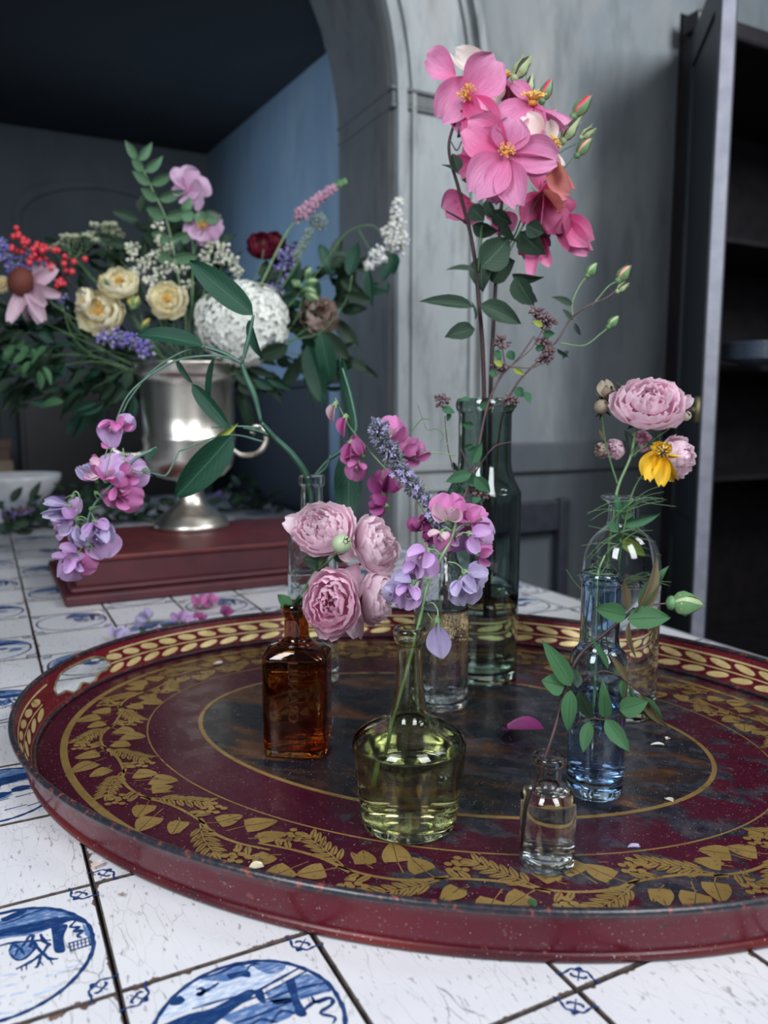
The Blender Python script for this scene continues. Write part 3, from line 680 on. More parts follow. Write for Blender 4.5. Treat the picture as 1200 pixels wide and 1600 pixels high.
fo = part('distant_tiles', far.mesh('distant_tiles', simple('far_tile_glaze', (0.62, 0.62, 0.66), (0.54, 0.53, 0.56), 0.32, 9), False), table, kind='stuff')
part('distant_painted_pictures', farp.mesh('distant_painted_pictures', [M_COB, M_WASH, M_WASH2], False), table, kind='stuff')

# ================================================================== TRAY
TC = Vector((0.063, 0.857, 0)); TROT = math.radians(-18.5)
tray = thing('oval_tray', TC, 'large oval maroon tin tray with gold leaf garland, worn paint and cut-out handles', 'tray', rotz=TROT)
MT = WM[tray.name]; AB, BB = 0.468, 0.363
def tray_mat(name, inner=True, col=((0.036, 0.003, 0.012), (0.052, 0.005, 0.015))):
    m, nt, b = mat(name); co = coords(nt)
    c = ramp(nt, noi(nt, co, 5, 3), [(0.35, col[0]), (0.65, col[1])]).outputs[0]
    sp = N(nt, 'ShaderNodeSeparateXYZ'); L(nt, co, sp.inputs[0])
    rough = ramp(nt, noi(nt, co, 30, 4), [(0.35, 0.20), (0.7, 0.38)]).outputs[0]
    if inner:
        qx = math_n(nt, 'DIVIDE', sp.outputs[0], AB - 0.178); qy = math_n(nt, 'DIVIDE', sp.outputs[1], BB - 0.178)
        d = math_n(nt, 'ADD', math_n(nt, 'POWER', math_n(nt, 'ABSOLUTE', qx), 2.0), math_n(nt, 'POWER', math_n(nt, 'ABSOLUTE', qy), 2.0))
        ins = ramp(nt, d, [(0.97, 1), (1.0, 0)]).outputs[0]
        wco = coords(nt, (1.0, 3.2, 1)); w = noi(nt, wco, 7, 6, 0.6, 0.6)
        old = ramp(nt, w, [(0.36, (0.005, 0.007, 0.012)), (0.50, (0.012, 0.011, 0.014)), (0.57, (0.050, 0.022, 0.012)), (0.64, (0.10, 0.042, 0.018)), (0.72, (0.02, 0.02, 0.028))]).outputs[0]
        c = mixc(nt, ins, c, old)
        # bare, greyed wear spreading over the right and front of the tray floor
        gx = math_n(nt, 'MULTIPLY', math_n(nt, 'SUBTRACT', sp.outputs[0], -0.02), 1.5)
        wm = math_n(nt, 'ADD', noi(nt, coords(nt, (1.6, 3, 1)), 9, 7, 0.65, 0.3), math_n(nt, 'MINIMUM', math_n(nt, 'MAXIMUM', gx, -0.12), 0.10))
        wear = ramp(nt, wm, [(0.60, 0), (0.645, 0.9)]).outputs[0]
        wc = ramp(nt, noi(nt, co, 60, 5, 0.7), [(0.38, (0.009, 0.012, 0.020)), (0.55, (0.035, 0.035, 0.045)), (0.7, (0.085, 0.06, 0.055))]).outputs[0]
        c = mixc(nt, wear, c, wc)
    # chips and scratches
    ch = ramp(nt, noi(nt, coords(nt, (1, 1.6, 1)), 85, 4, 0.7), [(0.655 if inner else 0.625, 0), (0.68 if inner else 0.65, 0.9)]).outputs[0]
    c = mixc(nt, ch, c, ramp(nt, noi(nt, co, 200, 2), [(0.45, (0.02, 0.02, 0.03)), (0.6, (0.22, 0.07, 0.05))]).outputs[0])
    sk = ramp(nt, noi(nt, co, 520, 2, 0.5), [(0.69, 0), (0.72, 0.8)]).outputs[0]; c = mixc(nt, sk, c, (0.40, 0.33, 0.33))
    L(nt, c, b.inputs['Base Color']); L(nt, rough, b.inputs['Roughness']); b.inputs['Specular IOR Level'].default_value = 0.22
    bump(nt, b, noi(nt, co, 110, 5, 0.7), 0.22, 0.0008); return m
M_TF = tray_mat('tray_floor_lacquer'); M_TW = tray_mat('tray_wall_lacquer', False, ((0.095, 0.006, 0.016), (0.135, 0.010, 0.020)))
M_TWB = tray_mat('tray_bead_lacquer', False, ((0.05, 0.012, 0.018), (0.14, 0.02, 0.018)))
m, nt, b = mat('worn_rim_black'); co = coords(nt)
c = ramp(nt, noi(nt, co, 150, 6, 0.75), [(0.40, (0.012, 0.014, 0.022)), (0.56, (0.03, 0.025, 0.03)), (0.62, (0.28, 0.05, 0.03)), (0.72, (0.05, 0.04, 0.05))]); L(nt, c.outputs[0], b.inputs['Base Color'])
b.inputs['Roughness'].default_value = 0.28; bump(nt, b, noi(nt, co, 160, 4), 0.4, 0.001); M_RB = m
def gold_mat():
    m, nt, b = mat('aged_gold_leaf'); co = coords(nt)
    c = ramp(nt, noi(nt, co, 22, 4), [(0.35, (0.24, 0.15, 0.045)), (0.6, (0.32, 0.205, 0.065)), (0.8, (0.17, 0.11, 0.04))]).outputs[0]
    w = noi(nt, coords(nt, (1.6, 3, 1)), 26, 6, 0.7)
    sp = N(nt, 'ShaderNodeSeparateXYZ'); L(nt, co, sp.inputs[0])
    far_ = math_n(nt, 'MULTIPLY', math_n(nt, 'MAXIMUM', math_n(nt, 'ADD', sp.outputs[1], 0.02), 0), 0.35)
    wear = ramp(nt, math_n(nt, 'ADD', w, far_), [(0.60, 0), (0.66, 0.9)]).outputs[0]
    c = mixc(nt, wear, c, (0.035, 0.014, 0.020))
    sk = ramp(nt, noi(nt, co, 300, 2), [(0.62, 0), (0.68, 0.5)]).outputs[0]; c = mixc(nt, sk, c, (0.06, 0.03, 0.02))
    L(nt, c, b.inputs['Base Color']); b.inputs['Roughness'].default_value = 0.38; b.inputs['Metallic'].default_value = 0.35
    return m
M_GOLD = gold_mat()
m, nt, b = mat('bright_gold_leaf'); c = ramp(nt, noi(nt, coords(nt), 40, 4), [(0.4, (0.78, 0.62, 0.30)), (0.62, (0.62, 0.47, 0.19)), (0.72, (0.08, 0.02, 0.02))]); L(nt, c.outputs[0], b.inputs['Base Color']); b.inputs['Roughness'].default_value = 0.4; b.inputs['Metallic'].default_value = 0.3; M_GOLDB = m
ZF = 0.0035
def ell(th, d, z): return ((AB + d) * math.cos(th), (BB + d) * math.sin(th), z)
def loftell(prof, n=256, cap=True, closed=True):
    vs = []; fs = []
    for d, z in prof:
        for k in range(n): vs.append(ell(2 * PI * k / n, d, z))
    m_ = len(prof)
    for i in range(m_ if closed else m_ - 1):
        j = (i + 1) % m_
        for k in range(n): k2 = (k + 1) % n; fs.append((i * n + k, i * n + k2, j * n + k2, j * n + k))
    if cap: fs.append(tuple(range(n))[::-1])
    return vs, fs
vs = [ell(2 * PI * k / 200, 0.0, ZF) for k in range(200)] + [ell(2 * PI * k / 200, 0.0, 0.0006) for k in range(200)]
part('tray_floor', mesh('tray_floor', vs, [tuple(range(200)), tuple(range(200, 400))[::-1]] + [(k, 200 + k, 200 + (k + 1) % 200, (k + 1) % 200) for k in range(200)], M_TF, False), tray, MT)
# wall: inner and outer skins, left open where the hand holes are
WP = [(0.0, ZF), (0.003, 0.007), (0.007, 0.016), (0.010, 0.026), (0.013, 0.036), (0.017, 0.044)]
def wallpt(u):   # u 0..1 up the wall
    x = u * 5; i = min(4, int(x)); f = x - i
    return WP[i][0] + (WP[i + 1][0] - WP[i][0]) * f, WP[i][1] + (WP[i + 1][1] - WP[i][1]) * f
def in_hole(th, u):
    for c in (PI + 0.06, 0.06):
        a = (th - c + PI) % (2 * PI) - PI; x = a * 0.40 / 0.062
        if abs(x) < 1:
            lo = 0.24 + 0.08 * math.cos(3 * PI * x) * (1 - x * x) + 0.20 * x * x; hi = 0.84 - 0.26 * x ** 4
            if lo < u < hi: return True
    return False
n_, mh = 1400, 22; vs = []; fs = []
for q in (0, 1):
    for i in range(mh + 1):
        d, z = wallpt(i / mh)
        for k in range(n_): vs.append(ell(2 * PI * k / n_, d + 0.0016 * q, z - (0.0005 if q and i else 0)))
def idx(q, i, k): return (q * (mh + 1) + i) * n_ + k % n_
hole = {(i, k) for i in range(mh) for k in range(n_) if in_hole(2 * PI * (k + .5) / n_, (i + .5) / mh)}
step_f = 1
for i in range(mh):
    for k in range(n_):
        if (i, k) in hole: continue
        fs.append((idx(0, i, k), idx(0, i + 1, k), idx(0, i + 1, k + 1), idx(0, i, k + 1))); fs.append((idx(1, i, k), idx(1, i, k + 1), idx(1, i + 1, k + 1), idx(1, i + 1, k)))
part('tray_wall', mesh('tray_wall', vs, fs, M_TW), tray, MT)
def bead(r, d, z, name, m_):
    part(name, mesh(name, *loftell([(d + r * math.cos(2 * PI * k / 10), z + r * math.sin(2 * PI * k / 10)) for k in range(10)], 256, False), m_), tray, MT)
bead(0.0032, 0.0185, 0.0455, 'rolled_rim', M_RB); bead(0.0042, 0.0035, 0.0046, 'foot_bead', M_TWB); bead(0.0022, -0.001, 0.0058, 'floor_joint', M_RB)
for c in (PI + 0.06, 0.06):
    P = []
    for k in range(41):
        x = -1 + 2 * k / 40; P.append((x, 0.84 - 0.26 * x ** 4))
    for k in range(41):
        x = 1 - 2 * k / 40; P.append((x, 0.24 + 0.08 * math.cos(3 * PI * x) * (1 - x * x) + 0.20 * x * x))
    Q = []
    for x, u in P:
        d, z = wallpt(u); Q.append(ell(c + x * 0.062 / 0.40, d + 0.0008, z))
    part('handle_trim', mesh('handle_trim', *tube(Q + [Q[0]], 0.0019, None, 6, 2, False)[:2], simple('handle_gilt', (0.42, 0.33, 0.15), (0.16, 0.12, 0.08), 0.35, 90, metal=0.4)), tray, MT, 'gilt edging of the hand hole')
def goldline(d, w, name='gold_line'):
    part(name, mesh(name, *loftell([(-d - w / 2, ZF + 0.0001), (-d - w / 2, ZF + 0.0003), (-d + w / 2, ZF + 0.0003), (-d + w / 2, ZF + 0.0001)], 200, False, False), M_GOLD, False), tray, MT)
goldline(0.030, 0.0075); goldline(0.118, 0.0016); goldline(0.178, 0.0048)
# garland
gar = MB(); rg = random.Random(11)
def EP(th, d): return Vector(ell(th, -d, 0))
def EPn(th, d):
    e = 1e-3; return (EP(th + e, d) - EP(th, d)).normalized()
GZ = ZF + 0.00035
GN = [0]
def gblob(P, z):
    GN[0] = (GN[0] + 1) % 60; z += GN[0] * 5e-6
    gar.add([Vector((p.x, p.y, z)) for p in P], [tuple(range(len(P)))])
def gleaf(b, d, l, w, kind='leaf', z=GZ):
    d = d.normalized(); n = Vector((-d.y, d.x, 0)); 
    for sd in (1, -1):     # two halves with a hair gap for the midrib
        P = []
        for k in range(9):
            t = k / 8
            ww = (math.sin(PI * t ** 0.8) ** 0.8 if kind == 'leaf' else (math.sin(PI * t ** 0.52) ** 0.7)) * w / 2
            back = -0.10 * l if (kind == 'heart' and 0 < k <= 1) else 0
            P.append(b + d * (t * l + back) + n * sd * (ww + 0.0003))
        P.append(b + d * l * 0.97 + n * sd * 0.0003); P.append(b + n * sd * 0.0003)
        gblob(P if sd < 0 else P[::-1], z)
def gline(P, w, z=GZ):
    C = catmull(P, 4); n = len(C); vs = []; fs = []
    for i, c in enumerate(C):
        t = (C[min(i + 1, n - 1)] - C[max(i - 1, 0)]).normalized(); nn = Vector((-t.y, t.x, 0)); ww = w / 2 * (1 - 0.5 * i / n)
        vs += [Vector((c.x, c.y, z)) + nn * ww, Vector((c.x, c.y, z)) - nn * ww]
    gar.add(vs, [(2 * i, 2 * i + 1, 2 * i + 3, 2 * i + 2) for i in range(n - 1)])
def gberry(c, r):
    P = [c + Vector((r * math.cos(a), r * 0.8 * math.sin(a), 0)) for a in [2 * PI * k / 8 for k in range(8)]]; gblob(P, GZ + 0.00005)
NM = 32
for k in range(NM):
    t0 = 2 * PI * k / NM; dt = 2 * PI / NM; sgn = 1 if PI * 1.42 > (t0 % (2 * PI)) > PI * 0.4 else -1
    def A(f, d): return EP(t0 + dt * (f if sgn > 0 else 1 - f), d)
    def T(f, d): return EPn(t0 + dt * (f if sgn > 0 else 1 - f), d) * sgn
    def dirv(f, d, a):
        t = T(f, d); inn = (EP(t0 + dt * f, d + 0.01) - EP(t0 + dt * f, d)).normalized(); return t * math.cos(a) + inn * math.sin(a)
    side = 1 if k % 2 else -1
    gline([A(-0.05, 0.074 - 0.006 * side), A(0.3, 0.074 + 0.004 * side), A(0.7, 0.074 + 0.006 * side), A(1.1, 0.074 + 0.002 * side)], 0.0042)
    # sprig of slim leaflets on one side
    for sd in (side,):
        b0 = A(0.05, 0.074); e0 = A(0.62, 0.074 + sd * 0.026)
        gline([b0, A(0.35, 0.074 + sd * 0.016), e0], 0.0018)
        for q in range(6):
            f = 0.14 + q * 0.095; dd = 0.074 + sd * (0.006 + 0.022 * (q / 5))
            for s2 in (1, -1): gleaf(A(f, dd), dirv(f, dd, sd * 0.5 + s2 * 0.75), rg.uniform(0.014, 0.018), 0.0052)
        gleaf(e0, dirv(0.62, 0.09, sd * 0.5), 0.016, 0.0055)
    # heart leaves and berries on the other
    sd = -side
    for f, dd, l, w in ((0.10, 0.022, 0.024, 0.021), (0.42, 0.030, 0.026, 0.023), (0.74, 0.020, 0.022, 0.018)):
        b0 = A(f, 0.074 + sd * 0.004); c0_ = A(f + 0.10, 0.074 + sd * (dd - 0.012)); gline([b0, c0_], 0.0012)
        gleaf(c0_, dirv(f + 0.1, 0.07, sd * rg.uniform(0.7, 1.3)), l * rg.uniform(0.9, 1.15), w, 'heart')
    for q in range(9):
        a = q * 2.4; rr_ = 0.0034 * math.sqrt(q)
        gberry(A(0.86, 0.074 + side * 0.024) + Vector((rr_ * math.cos(a), rr_ * math.sin(a), 0)) * 1.15, 0.0036)
    for f in (0.78, 0.9): gleaf(A(f, 0.074 + sd * 0.008), dirv(f, 0.07, sd * 0.9), 0.018, 0.006); gleaf(A(f - 0.05, 0.074 + side * 0.006), dirv(f, 0.07, side * 0.9), 0.015, 0.0055)
part('gold_leaf_garland', gar.mesh('gold_leaf_garland', M_GOLD, False), tray, MT, kind='stuff')
# gold bands and wheat-ear leaves painted on the inside of the wall
wl = MB()
def wq(th, u):
    d, z = wallpt(u); return Vector(ell(th, d - 0.0004, z + 0.0001))
for u in (0.20, 0.80):
    P = []; fs = []; n = 300
    for k in range(n):
        th = 2 * PI * k / n; P += [wq(th, u - 0.022), wq(th, u + 0.022)]
    for k in range(n):
        if not in_hole(2 * PI * (k + .5) / n, 0.5) and abs((2 * PI * k / n - PI - 0.10)) > 0.15: fs.append((2 * k, 2 * k + 1, (2 * k + 3) % (2 * n), (2 * k + 2) % (2 * n)))
    wl.add(P, fs)
NE = 78
for k in range(NE):
    th = 2 * PI * k / NE; ds = 2 * PI / NE
    c_ = abs((th - PI - 0.10 + PI) % (2 * PI) - PI); c2_ = abs((th - 0.10 + PI) % (2 * PI) - PI)
    if min(c_, c2_) < 0.20: continue
    for sd in (1, -1):
        P = []
        for q in range(10):
            a = 2 * PI * q / 10; x = 0.5 + 0.46 * math.cos(a); y = 0.5 + sd * (0.15 + 0.085 * math.sin(a) + 0.05 * math.cos(a))
            P.append(wq(th + ds * x, y))
        wl.add(P, [tuple(range(10))])
    P = [wq(th, 0.485), wq(th + ds, 0.485), wq(th + ds, 0.515), wq(th, 0.515)]; wl.add(P, [(0, 1, 2, 3)])
part('gold_wall_border', wl.mesh('gold_wall_border', M_GOLDB, False), tray, MT, kind='stuff')
# ================================================================== BOTTLES (thick glass shells with water inside)
ZG = ZF + 0.0004
def inset(prof, th, base):
    """inner profile: offset radius by th, start above the base"""
    inn = [(0.0005, base + 0.0012), ]
    pts = [(r, z) for r, z in prof if z > base + 0.002]
    r0 = pts[0][0] - th; inn += [(r0 * 0.55, base), (r0 * 0.9, base + 0.0008)]
    for r, z in pts: inn.append((max(0.001, r - th), z))
    return inn
def smoothp(prof, n=4):
    C = catmull([(r, 0, z) for r, z in prof], n); return [(max(0.0004, c.x), c.z) for c in C]
def bottle(name, loc, prof, th, base, level, gm, label, wm, lip=None, seg=64, sx=1, sy=1, rot=0.0, sq=None, smooth_n=4):
    o = thing(name, (loc[0], loc[1], ZG), label, 'bottle', 'old glass bottles on the tray'); del o['group']
    M = WM[o.name] @ Matrix.Rotation(rot, 4, 'Z')
    P = smoothp(prof, smooth_n); inner = inset(P, th, base)
    full = [(0.0004, 0.0018), (P[0][0] * 0.7, 0.0012)] + P + inner[::-1]
    def shape(pr):
        vs, fs = lathe(pr, seg)
        if sq:
            out = []
            for x, y, z in vs:
                f = sq(z); r = math.hypot(x, y); a = math.atan2(y, x)
                if f > 0 and r > 1e-5:
                    n = 5.5; k = (abs(math.cos(a)) ** n + abs(math.sin(a)) ** n) ** (-1 / n); k = 1 + (k - 1) * f
                    x, y = r * k * math.cos(a), r * k * math.sin(a)
                out.append((x * sx, y * sy, z)) if f > 0 else out.append((x * (sx * f + 1 - f), y * (sy * f + 1 - f), z))
            return out, fs
        return [(x * sx, y * sy, z) for x, y, z in vs], fs
    vs, fs = shape(full); n0 = len(vs)
    fs.append(tuple(range(seg))[::-1]); fs.append(tuple(n0 - seg + k for k in range(seg)))
    g = part('glass', mesh('glass', vs, fs, gm), o, M)
    if level:
        wp = [(r + 0.0001, z) for r, z in inner if z < level]
        wp = [(wp[0][0], base + 0.0003)] + wp[1:]; rl = wp[-1][0]
        wp += [(rl, level), (rl * 0.93, level - 0.0008), (rl * 0.6, level - 0.0012), (0.0005, level - 0.0012)]
        vs, fs = shape(wp); n1 = len(vs); fs.append(tuple(range(seg))[::-1]); fs.append(tuple(n1 - seg + k for k in range(seg)))
        part('water', mesh('water', vs, fs, wm), o, M)
    return o, M
M_WATER = glass_mat('clear_water', (0.97, 0.99, 0.99), 0, 1.33)
M_WATERG = glass_mat('murky_water', (0.93, 0.95, 0.90), 0, 1.33)
GL_BROWN = glass_mat('amber_glass', (0.56, 0.215, 0.05), 0.01, 1.5, 0.15, 50)
GL_DEMI = glass_mat('olive_tinted_glass', (0.80, 0.82, 0.60), 0.0, 1.5, 0.10, 45)
GL_CLEAR = glass_mat('clear_old_glass', (0.93, 0.95, 0.95), 0.0, 1.5, 0.12, 60)
GL_BLUE = glass_mat('pale_blue_glass', (0.62, 0.77, 0.95), 0.0, 1.5, 0.10, 60)
GL_BCLEAR = glass_mat('clear_bluish_glass', (0.93, 0.965, 0.985), 0.0, 1.5, 0.08, 40)
GL_GREEN = glass_mat('deep_green_glass', (0.50, 0.60, 0.56), 0.01, 1.5, 0.14, 35)
GL_MILK = glass_mat('scratched_clear_glass', (0.93, 0.955, 0.96), 0.03, 1.5, 0.45, 120)
GL_EMB = glass_mat('aqua_tinted_glass', (0.90, 0.955, 0.95), 0.01, 1.5, 0.25, 70)
# 1 demijohn
DEMI = (0.022, 0.652)
bottle('demijohn', DEMI, [(0.036, 0.0), (0.041, 0.003), (0.0425, 0.010), (0.0455, 0.035), (0.0485, 0.060), (0.0495, 0.070), (0.0485, 0.077), (0.043, 0.083), (0.032, 0.089), (0.021, 0.094), (0.0155, 0.102), (0.0125, 0.125), (0.0108, 0.150), (0.0105, 0.161), (0.0128, 0.1635), (0.0140, 0.169), (0.0138, 0.1745), (0.0115, 0.176)],
       0.0026, 0.0075, 0.074, GL_DEMI, 'squat olive-tinted glass demijohn with a long neck, front centre of the tray', M_WATER)
# 2 small apothecary bottle
SMALL = (0.130, 0.588)
bottle('apothecary_bottle', SMALL, [(0.018, 0.0), (0.0208, 0.002), (0.0218, 0.006), (0.0220, 0.03), (0.0220, 0.052), (0.0212, 0.058), (0.0175, 0.0635), (0.0122, 0.067), (0.0100, 0.070), (0.0096, 0.078), (0.0100, 0.0825), (0.0130, 0.0845), (0.0138, 0.0875), (0.0132, 0.0905), (0.0110, 0.0915)],
       0.0020, 0.007, 0.064, GL_CLEAR, 'smallest clear glass bottle with a flared lip, nearest the front of the tray', M_WATER)
# 3 pale blue bottle
BLUE = (0.200, 0.708)
bottle('blue_bottle', BLUE, [(0.021, 0.0), (0.0245, 0.002), (0.0258, 0.008), (0.0262, 0.05), (0.0266, 0.095), (0.0270, 0.118), (0.0262, 0.130), (0.0232, 0.138), (0.0195, 0.1425), (0.0180, 0.148), (0.0178, 0.165), (0.0176, 0.185), (0.0178, 0.200), (0.0190, 0.203), (0.0196, 0.208), (0.0185, 0.212), (0.0165, 0.213)],
       0.0022, 0.016, 0.092, GL_BLUE, 'slim pale blue glass bottle standing behind the smallest bottle', M_WATER)
# 4 large clear jar-bottle
BIG = (0.282, 0.915)
bottle('wide_clear_bottle', BIG, [(0.038, 0.0), (0.043, 0.003), (0.0450, 0.010), (0.0455, 0.08), (0.0455, 0.150), (0.0452, 0.175), (0.0420, 0.197), (0.0335, 0.213), (0.0230, 0.223), (0.0185, 0.230), (0.0178, 0.245), (0.0180, 0.252), (0.0225, 0.256), (0.0265, 0.2590), (0.0262, 0.2615), (0.0230, 0.2622)],
       0.0024, 0.009, 0.160, GL_BCLEAR, 'broad round-shouldered clear bottle behind the pale blue one, holding pink roses', M_WATER)
# 5 tall green bottle
GREEN = (0.134, 1.045)
bottle('green_bottle', GREEN, [(0.042, 0.0), (0.0465, 0.003), (0.0480, 0.010), (0.0485, 0.10), (0.0490, 0.200), (0.0492, 0.2475), (0.0485, 0.2545), (0.0450, 0.262), (0.0400, 0.273), (0.0362, 0.286), (0.0350, 0.300), (0.0350, 0.340), (0.0352, 0.358), (0.0368, 0.3605), (0.0388, 0.366), (0.0388, 0.3715), (0.0370, 0.3765), (0.0335, 0.378)],
       0.0035, 0.012, 0.120, GL_GREEN, 'tallest bottle, dark green glass with a wide neck, at the back of the tray', M_WATERG)
# 6 tall clear milk bottle
MILK = (0.070, 0.935)
bottle('tall_clear_bottle', MILK, [(0.029, 0.0), (0.0325, 0.003), (0.0335, 0.010), (0.0338, 0.06), (0.0338, 0.105), (0.0325, 0.125), (0.0285, 0.150), (0.0225, 0.172), (0.0180, 0.188), (0.0165, 0.200), (0.0165, 0.220), (0.0185, 0.224), (0.0190, 0.231), (0.0180, 0.235), (0.0160, 0.236)],
       0.0026, 0.009, 0.125, GL_MILK, 'scratched clear milk bottle standing just behind the demijohn', M_WATER)
# 7 embossed flat bottle at the back left
EMB = (-0.095, 1.028)
def sq_e(z): return max(0.0, min(1.0, (0.232 - z) / 0.03))
eo, EM = bottle('embossed_bottle', EMB, [(0.0300, 0.0), (0.0345, 0.003), (0.0358, 0.010), (0.0360, 0.08), (0.0360, 0.165), (0.0345, 0.192), (0.0270, 0.215), (0.0185, 0.226), (0.0150, 0.233), (0.0142, 0.250), (0.0142, 0.262), (0.0168, 0.265), (0.0172, 0.274), (0.0165, 0.277), (0.0140, 0.278)],
       0.0028, 0.012, 0.150, GL_EMB, 'narrow aqua glass bottle with raised vertical lettering behind the amber bottle', M_WATER, sq=sq_e, sx=0.92, sy=0.62, rot=0.12)
# 8 amber square bottle
AMB = (-0.092, 0.805)
def sq_a(z): return max(0.0, min(1.0, (0.118 - z) / 0.010))
ao, AM = bottle('amber_bottle', AMB, [(0.0290, 0.0), (0.0330, 0.002), (0.0345, 0.007), (0.0348, 0.05), (0.0350, 0.100), (0.0340, 0.108), (0.0295, 0.1150), (0.0195, 0.1185), (0.0142, 0.1225), (0.0132, 0.130), (0.0132, 0.146), (0.0150, 0.1485), (0.0165, 0.152), (0.0168, 0.156), (0.0158, 0.1595), (0.0135, 0.1605)],
       0.0026, 0.006, 0.100, GL_BROWN, 'square amber brown glass bottle with raised lettering at the left of the tray', M_WATER, sq=sq_a, sx=0.98, sy=0.80, rot=-0.10)
GL_RA = glass_mat('raised_amber_letters', (0.62, 0.27, 0.09), 0.35, 1.5)
GL_RE = glass_mat('raised_aqua_letters', (0.50, 0.60, 0.62), 0.35, 1.5)
def letters(txt, size, parent, M, m, name='raised_letter', mirror=False, gap=None, depth=0.0009):
    """one mesh per letter, reading up the bottle"""
    x = 0.0
    for ch in txt:
        cu = bpy.data.curves.new('raised_letter', 'FONT'); cu.body = ch; cu.size = size; cu.extrude = depth; cu.resolution_u = 3
        tmp = bpy.data.objects.new('tmp', cu); COL.objects.link(tmp); bpy.context.view_layer.update()
        me = bpy.data.meshes.new_from_object(tmp); wd = tmp.dimensions.x; bpy.data.objects.remove(tmp)
        me.materials.clear(); me.materials.append(m); me.name = 'raised_letter'
        S = Matrix.Diagonal((1, -1 if mirror else 1, 1, 1))
        part(name, me, parent, M @ Matrix.Translation((x, 0, 0)) @ S); x += wd + (gap if gap is not None else size * 0.12)
# amber: lettering on the far wall of the bottle, seen in reverse through the glass
R90 = Matrix.Rotation(PI / 2, 4, 'X') @ Matrix.Rotation(PI / 2, 4, 'Z')
yb = 0.0350 * 0.80
part_letters = [('GRANULI', 0.0150, -0.0075, 0.040, False)]
for txt, sz, xo, z0, mir in part_letters[:1]:
    letters(txt, sz, ao, AM @ Matrix.Translation((xo + 0.004, -yb - 0.0006, z0)) @ R90, GL_RA, mirror=True, depth=0.0016)

letters('KONC', 0.0145, eo, EM @ Matrix.Translation((-0.0150, -0.0360 * 0.62 - 0.0006, 0.130)) @ R90, GL_RE, gap=0.0040, depth=0.0014)

# ================================================================== RED PLINTH BOX AND SILVER URN
M_RED = simple('red_painted_wood', (0.13, 0.018, 0.018), (0.075, 0.012, 0.016), 0.42, 14, bumpv=0.2)
M_RED2 = simple('red_painted_wood_dark', (0.085, 0.016, 0.022), (0.055, 0.012, 0.018), 0.5, 14, bumpv=0.2)
bl = G(102, 951); bs = (bl - ORG).dot(AX); bt = (bl - ORG).dot(BX)
Lb, Db, Hb = 0.60, 0.42, 0.092
bx = thing('plinth_box', RM(bs + Lb / 2, bt + Db / 2, 0.0004), 'low red painted wooden box with moulded foot, under the silver urn', 'box')
def bpart(n, b, m, w=0.004):
    o = part(n, mesh(n, *b, m, False), bx, ROOMM); bevel(o, w, 3); return o
e0 = 0.0006
bpart('foot_moulding', box(bs, bs + Lb, bt, bt + Db, e0, 0.022), M_RED2, 0.006)
bpart('upper_moulding', box(bs + 0.012, bs + Lb - 0.012, bt + 0.012, bt + Db - 0.012, 0.022, 0.034), M_RED2, 0.007)
bpart('box_body', box(bs + 0.024, bs + Lb - 0.024, bt + 0.024, bt + Db - 0.024, 0.034, Hb - 0.012), M_RED2, 0.002)
bpart('lid', box(bs + 0.018, bs + Lb - 0.018, bt + 0.018, bt + Db - 0.018, Hb - 0.012, Hb), M_RED, 0.004)
UY = 1.86; uc = W(300, 820, UY); 
def silver():
    m, nt, b = mat('tarnished_silver'); co = coords(nt, (1, 1, 0.3))
    f = noi(nt, co, 9, 5); c = ramp(nt, f, [(0.35, (0.82, 0.80, 0.74)), (0.6, (0.62, 0.57, 0.50)), (0.75, (0.86, 0.84, 0.80))])
    L(nt, c.outputs[0], b.inputs['Base Color']); b.inputs['Metallic'].default_value = 1
    L(nt, ramp(nt, f, [(0.3, 0.22), (0.7, 0.42)]).outputs[0], b.inputs['Roughness']); return m
M_SIL = silver()
urn = thing('silver_urn', (uc.x, UY, Hb + 0.0005), 'tall tarnished silver trophy urn with two scroll handles on the red box', 'urn')
MU = WM[urn.name]
k_ = UY / F_PX
def zz(v): return (W(300, v, UY).z - Hb)
prof = [(0.001, 0.002), (0.088, 0.0), (0.090, 0.004), (0.088, 0.012), (0.083, 0.016), (0.080, 0.024), (0.066, 0.034), (0.058, 0.040), (0.044, 0.052), (0.036, 0.060), (0.031, 0.078), (0.029, 0.100), (0.034, 0.112), (0.062, 0.118), (0.078, 0.124),
        (0.096, 0.142), (0.103, 0.165), (0.106, 0.20), (0.107, 0.205), (0.108, 0.212), (0.105, 0.216), (0.106, 0.26), (0.107, 0.325), (0.110, 0.340), (0.117, 0.352), (0.123, 0.356), (0.123, 0.372), (0.127, 0.378), (0.125, 0.383), (0.116, 0.382),
        (0.104, 0.345), (0.102, 0.21), (0.08, 0.15), (0.001, 0.14)]
sc_ = (zz(568)) / 0.383
prof = [(r, z * sc_) for r, z in prof]
part('cup', mesh('cup', *lathe(prof[11:], 64), M_SIL), urn, MU); part('pedestal', mesh('pedestal', *lathe(prof[:12], 64), M_SIL), urn, MU)
for s_ in (-1, 1):
    P = [(0.100, 0.185), (0.125, 0.172), (0.165, 0.178), (0.185, 0.205), (0.178, 0.232), (0.160, 0.238), (0.152, 0.222)]
    part('handle', mesh('handle', *tube([(s_ * x, -0.02 * (x > 0.13), z * sc_) for x, z in P], 0.0055, 0.0065, 8)[:2], M_SIL), urn, MU)
part('wet_moss', mesh('wet_moss', *lathe([(0.001, 0.362 * sc_), (0.06, 0.360 * sc_), (0.109, 0.350 * sc_)], 32), simple('dark_moss', (0.02, 0.035, 0.02), (0.012, 0.02, 0.014), 0.9, 90, bumpv=0.6)), urn, MU)
UZ = Hb + 0.345 * sc_
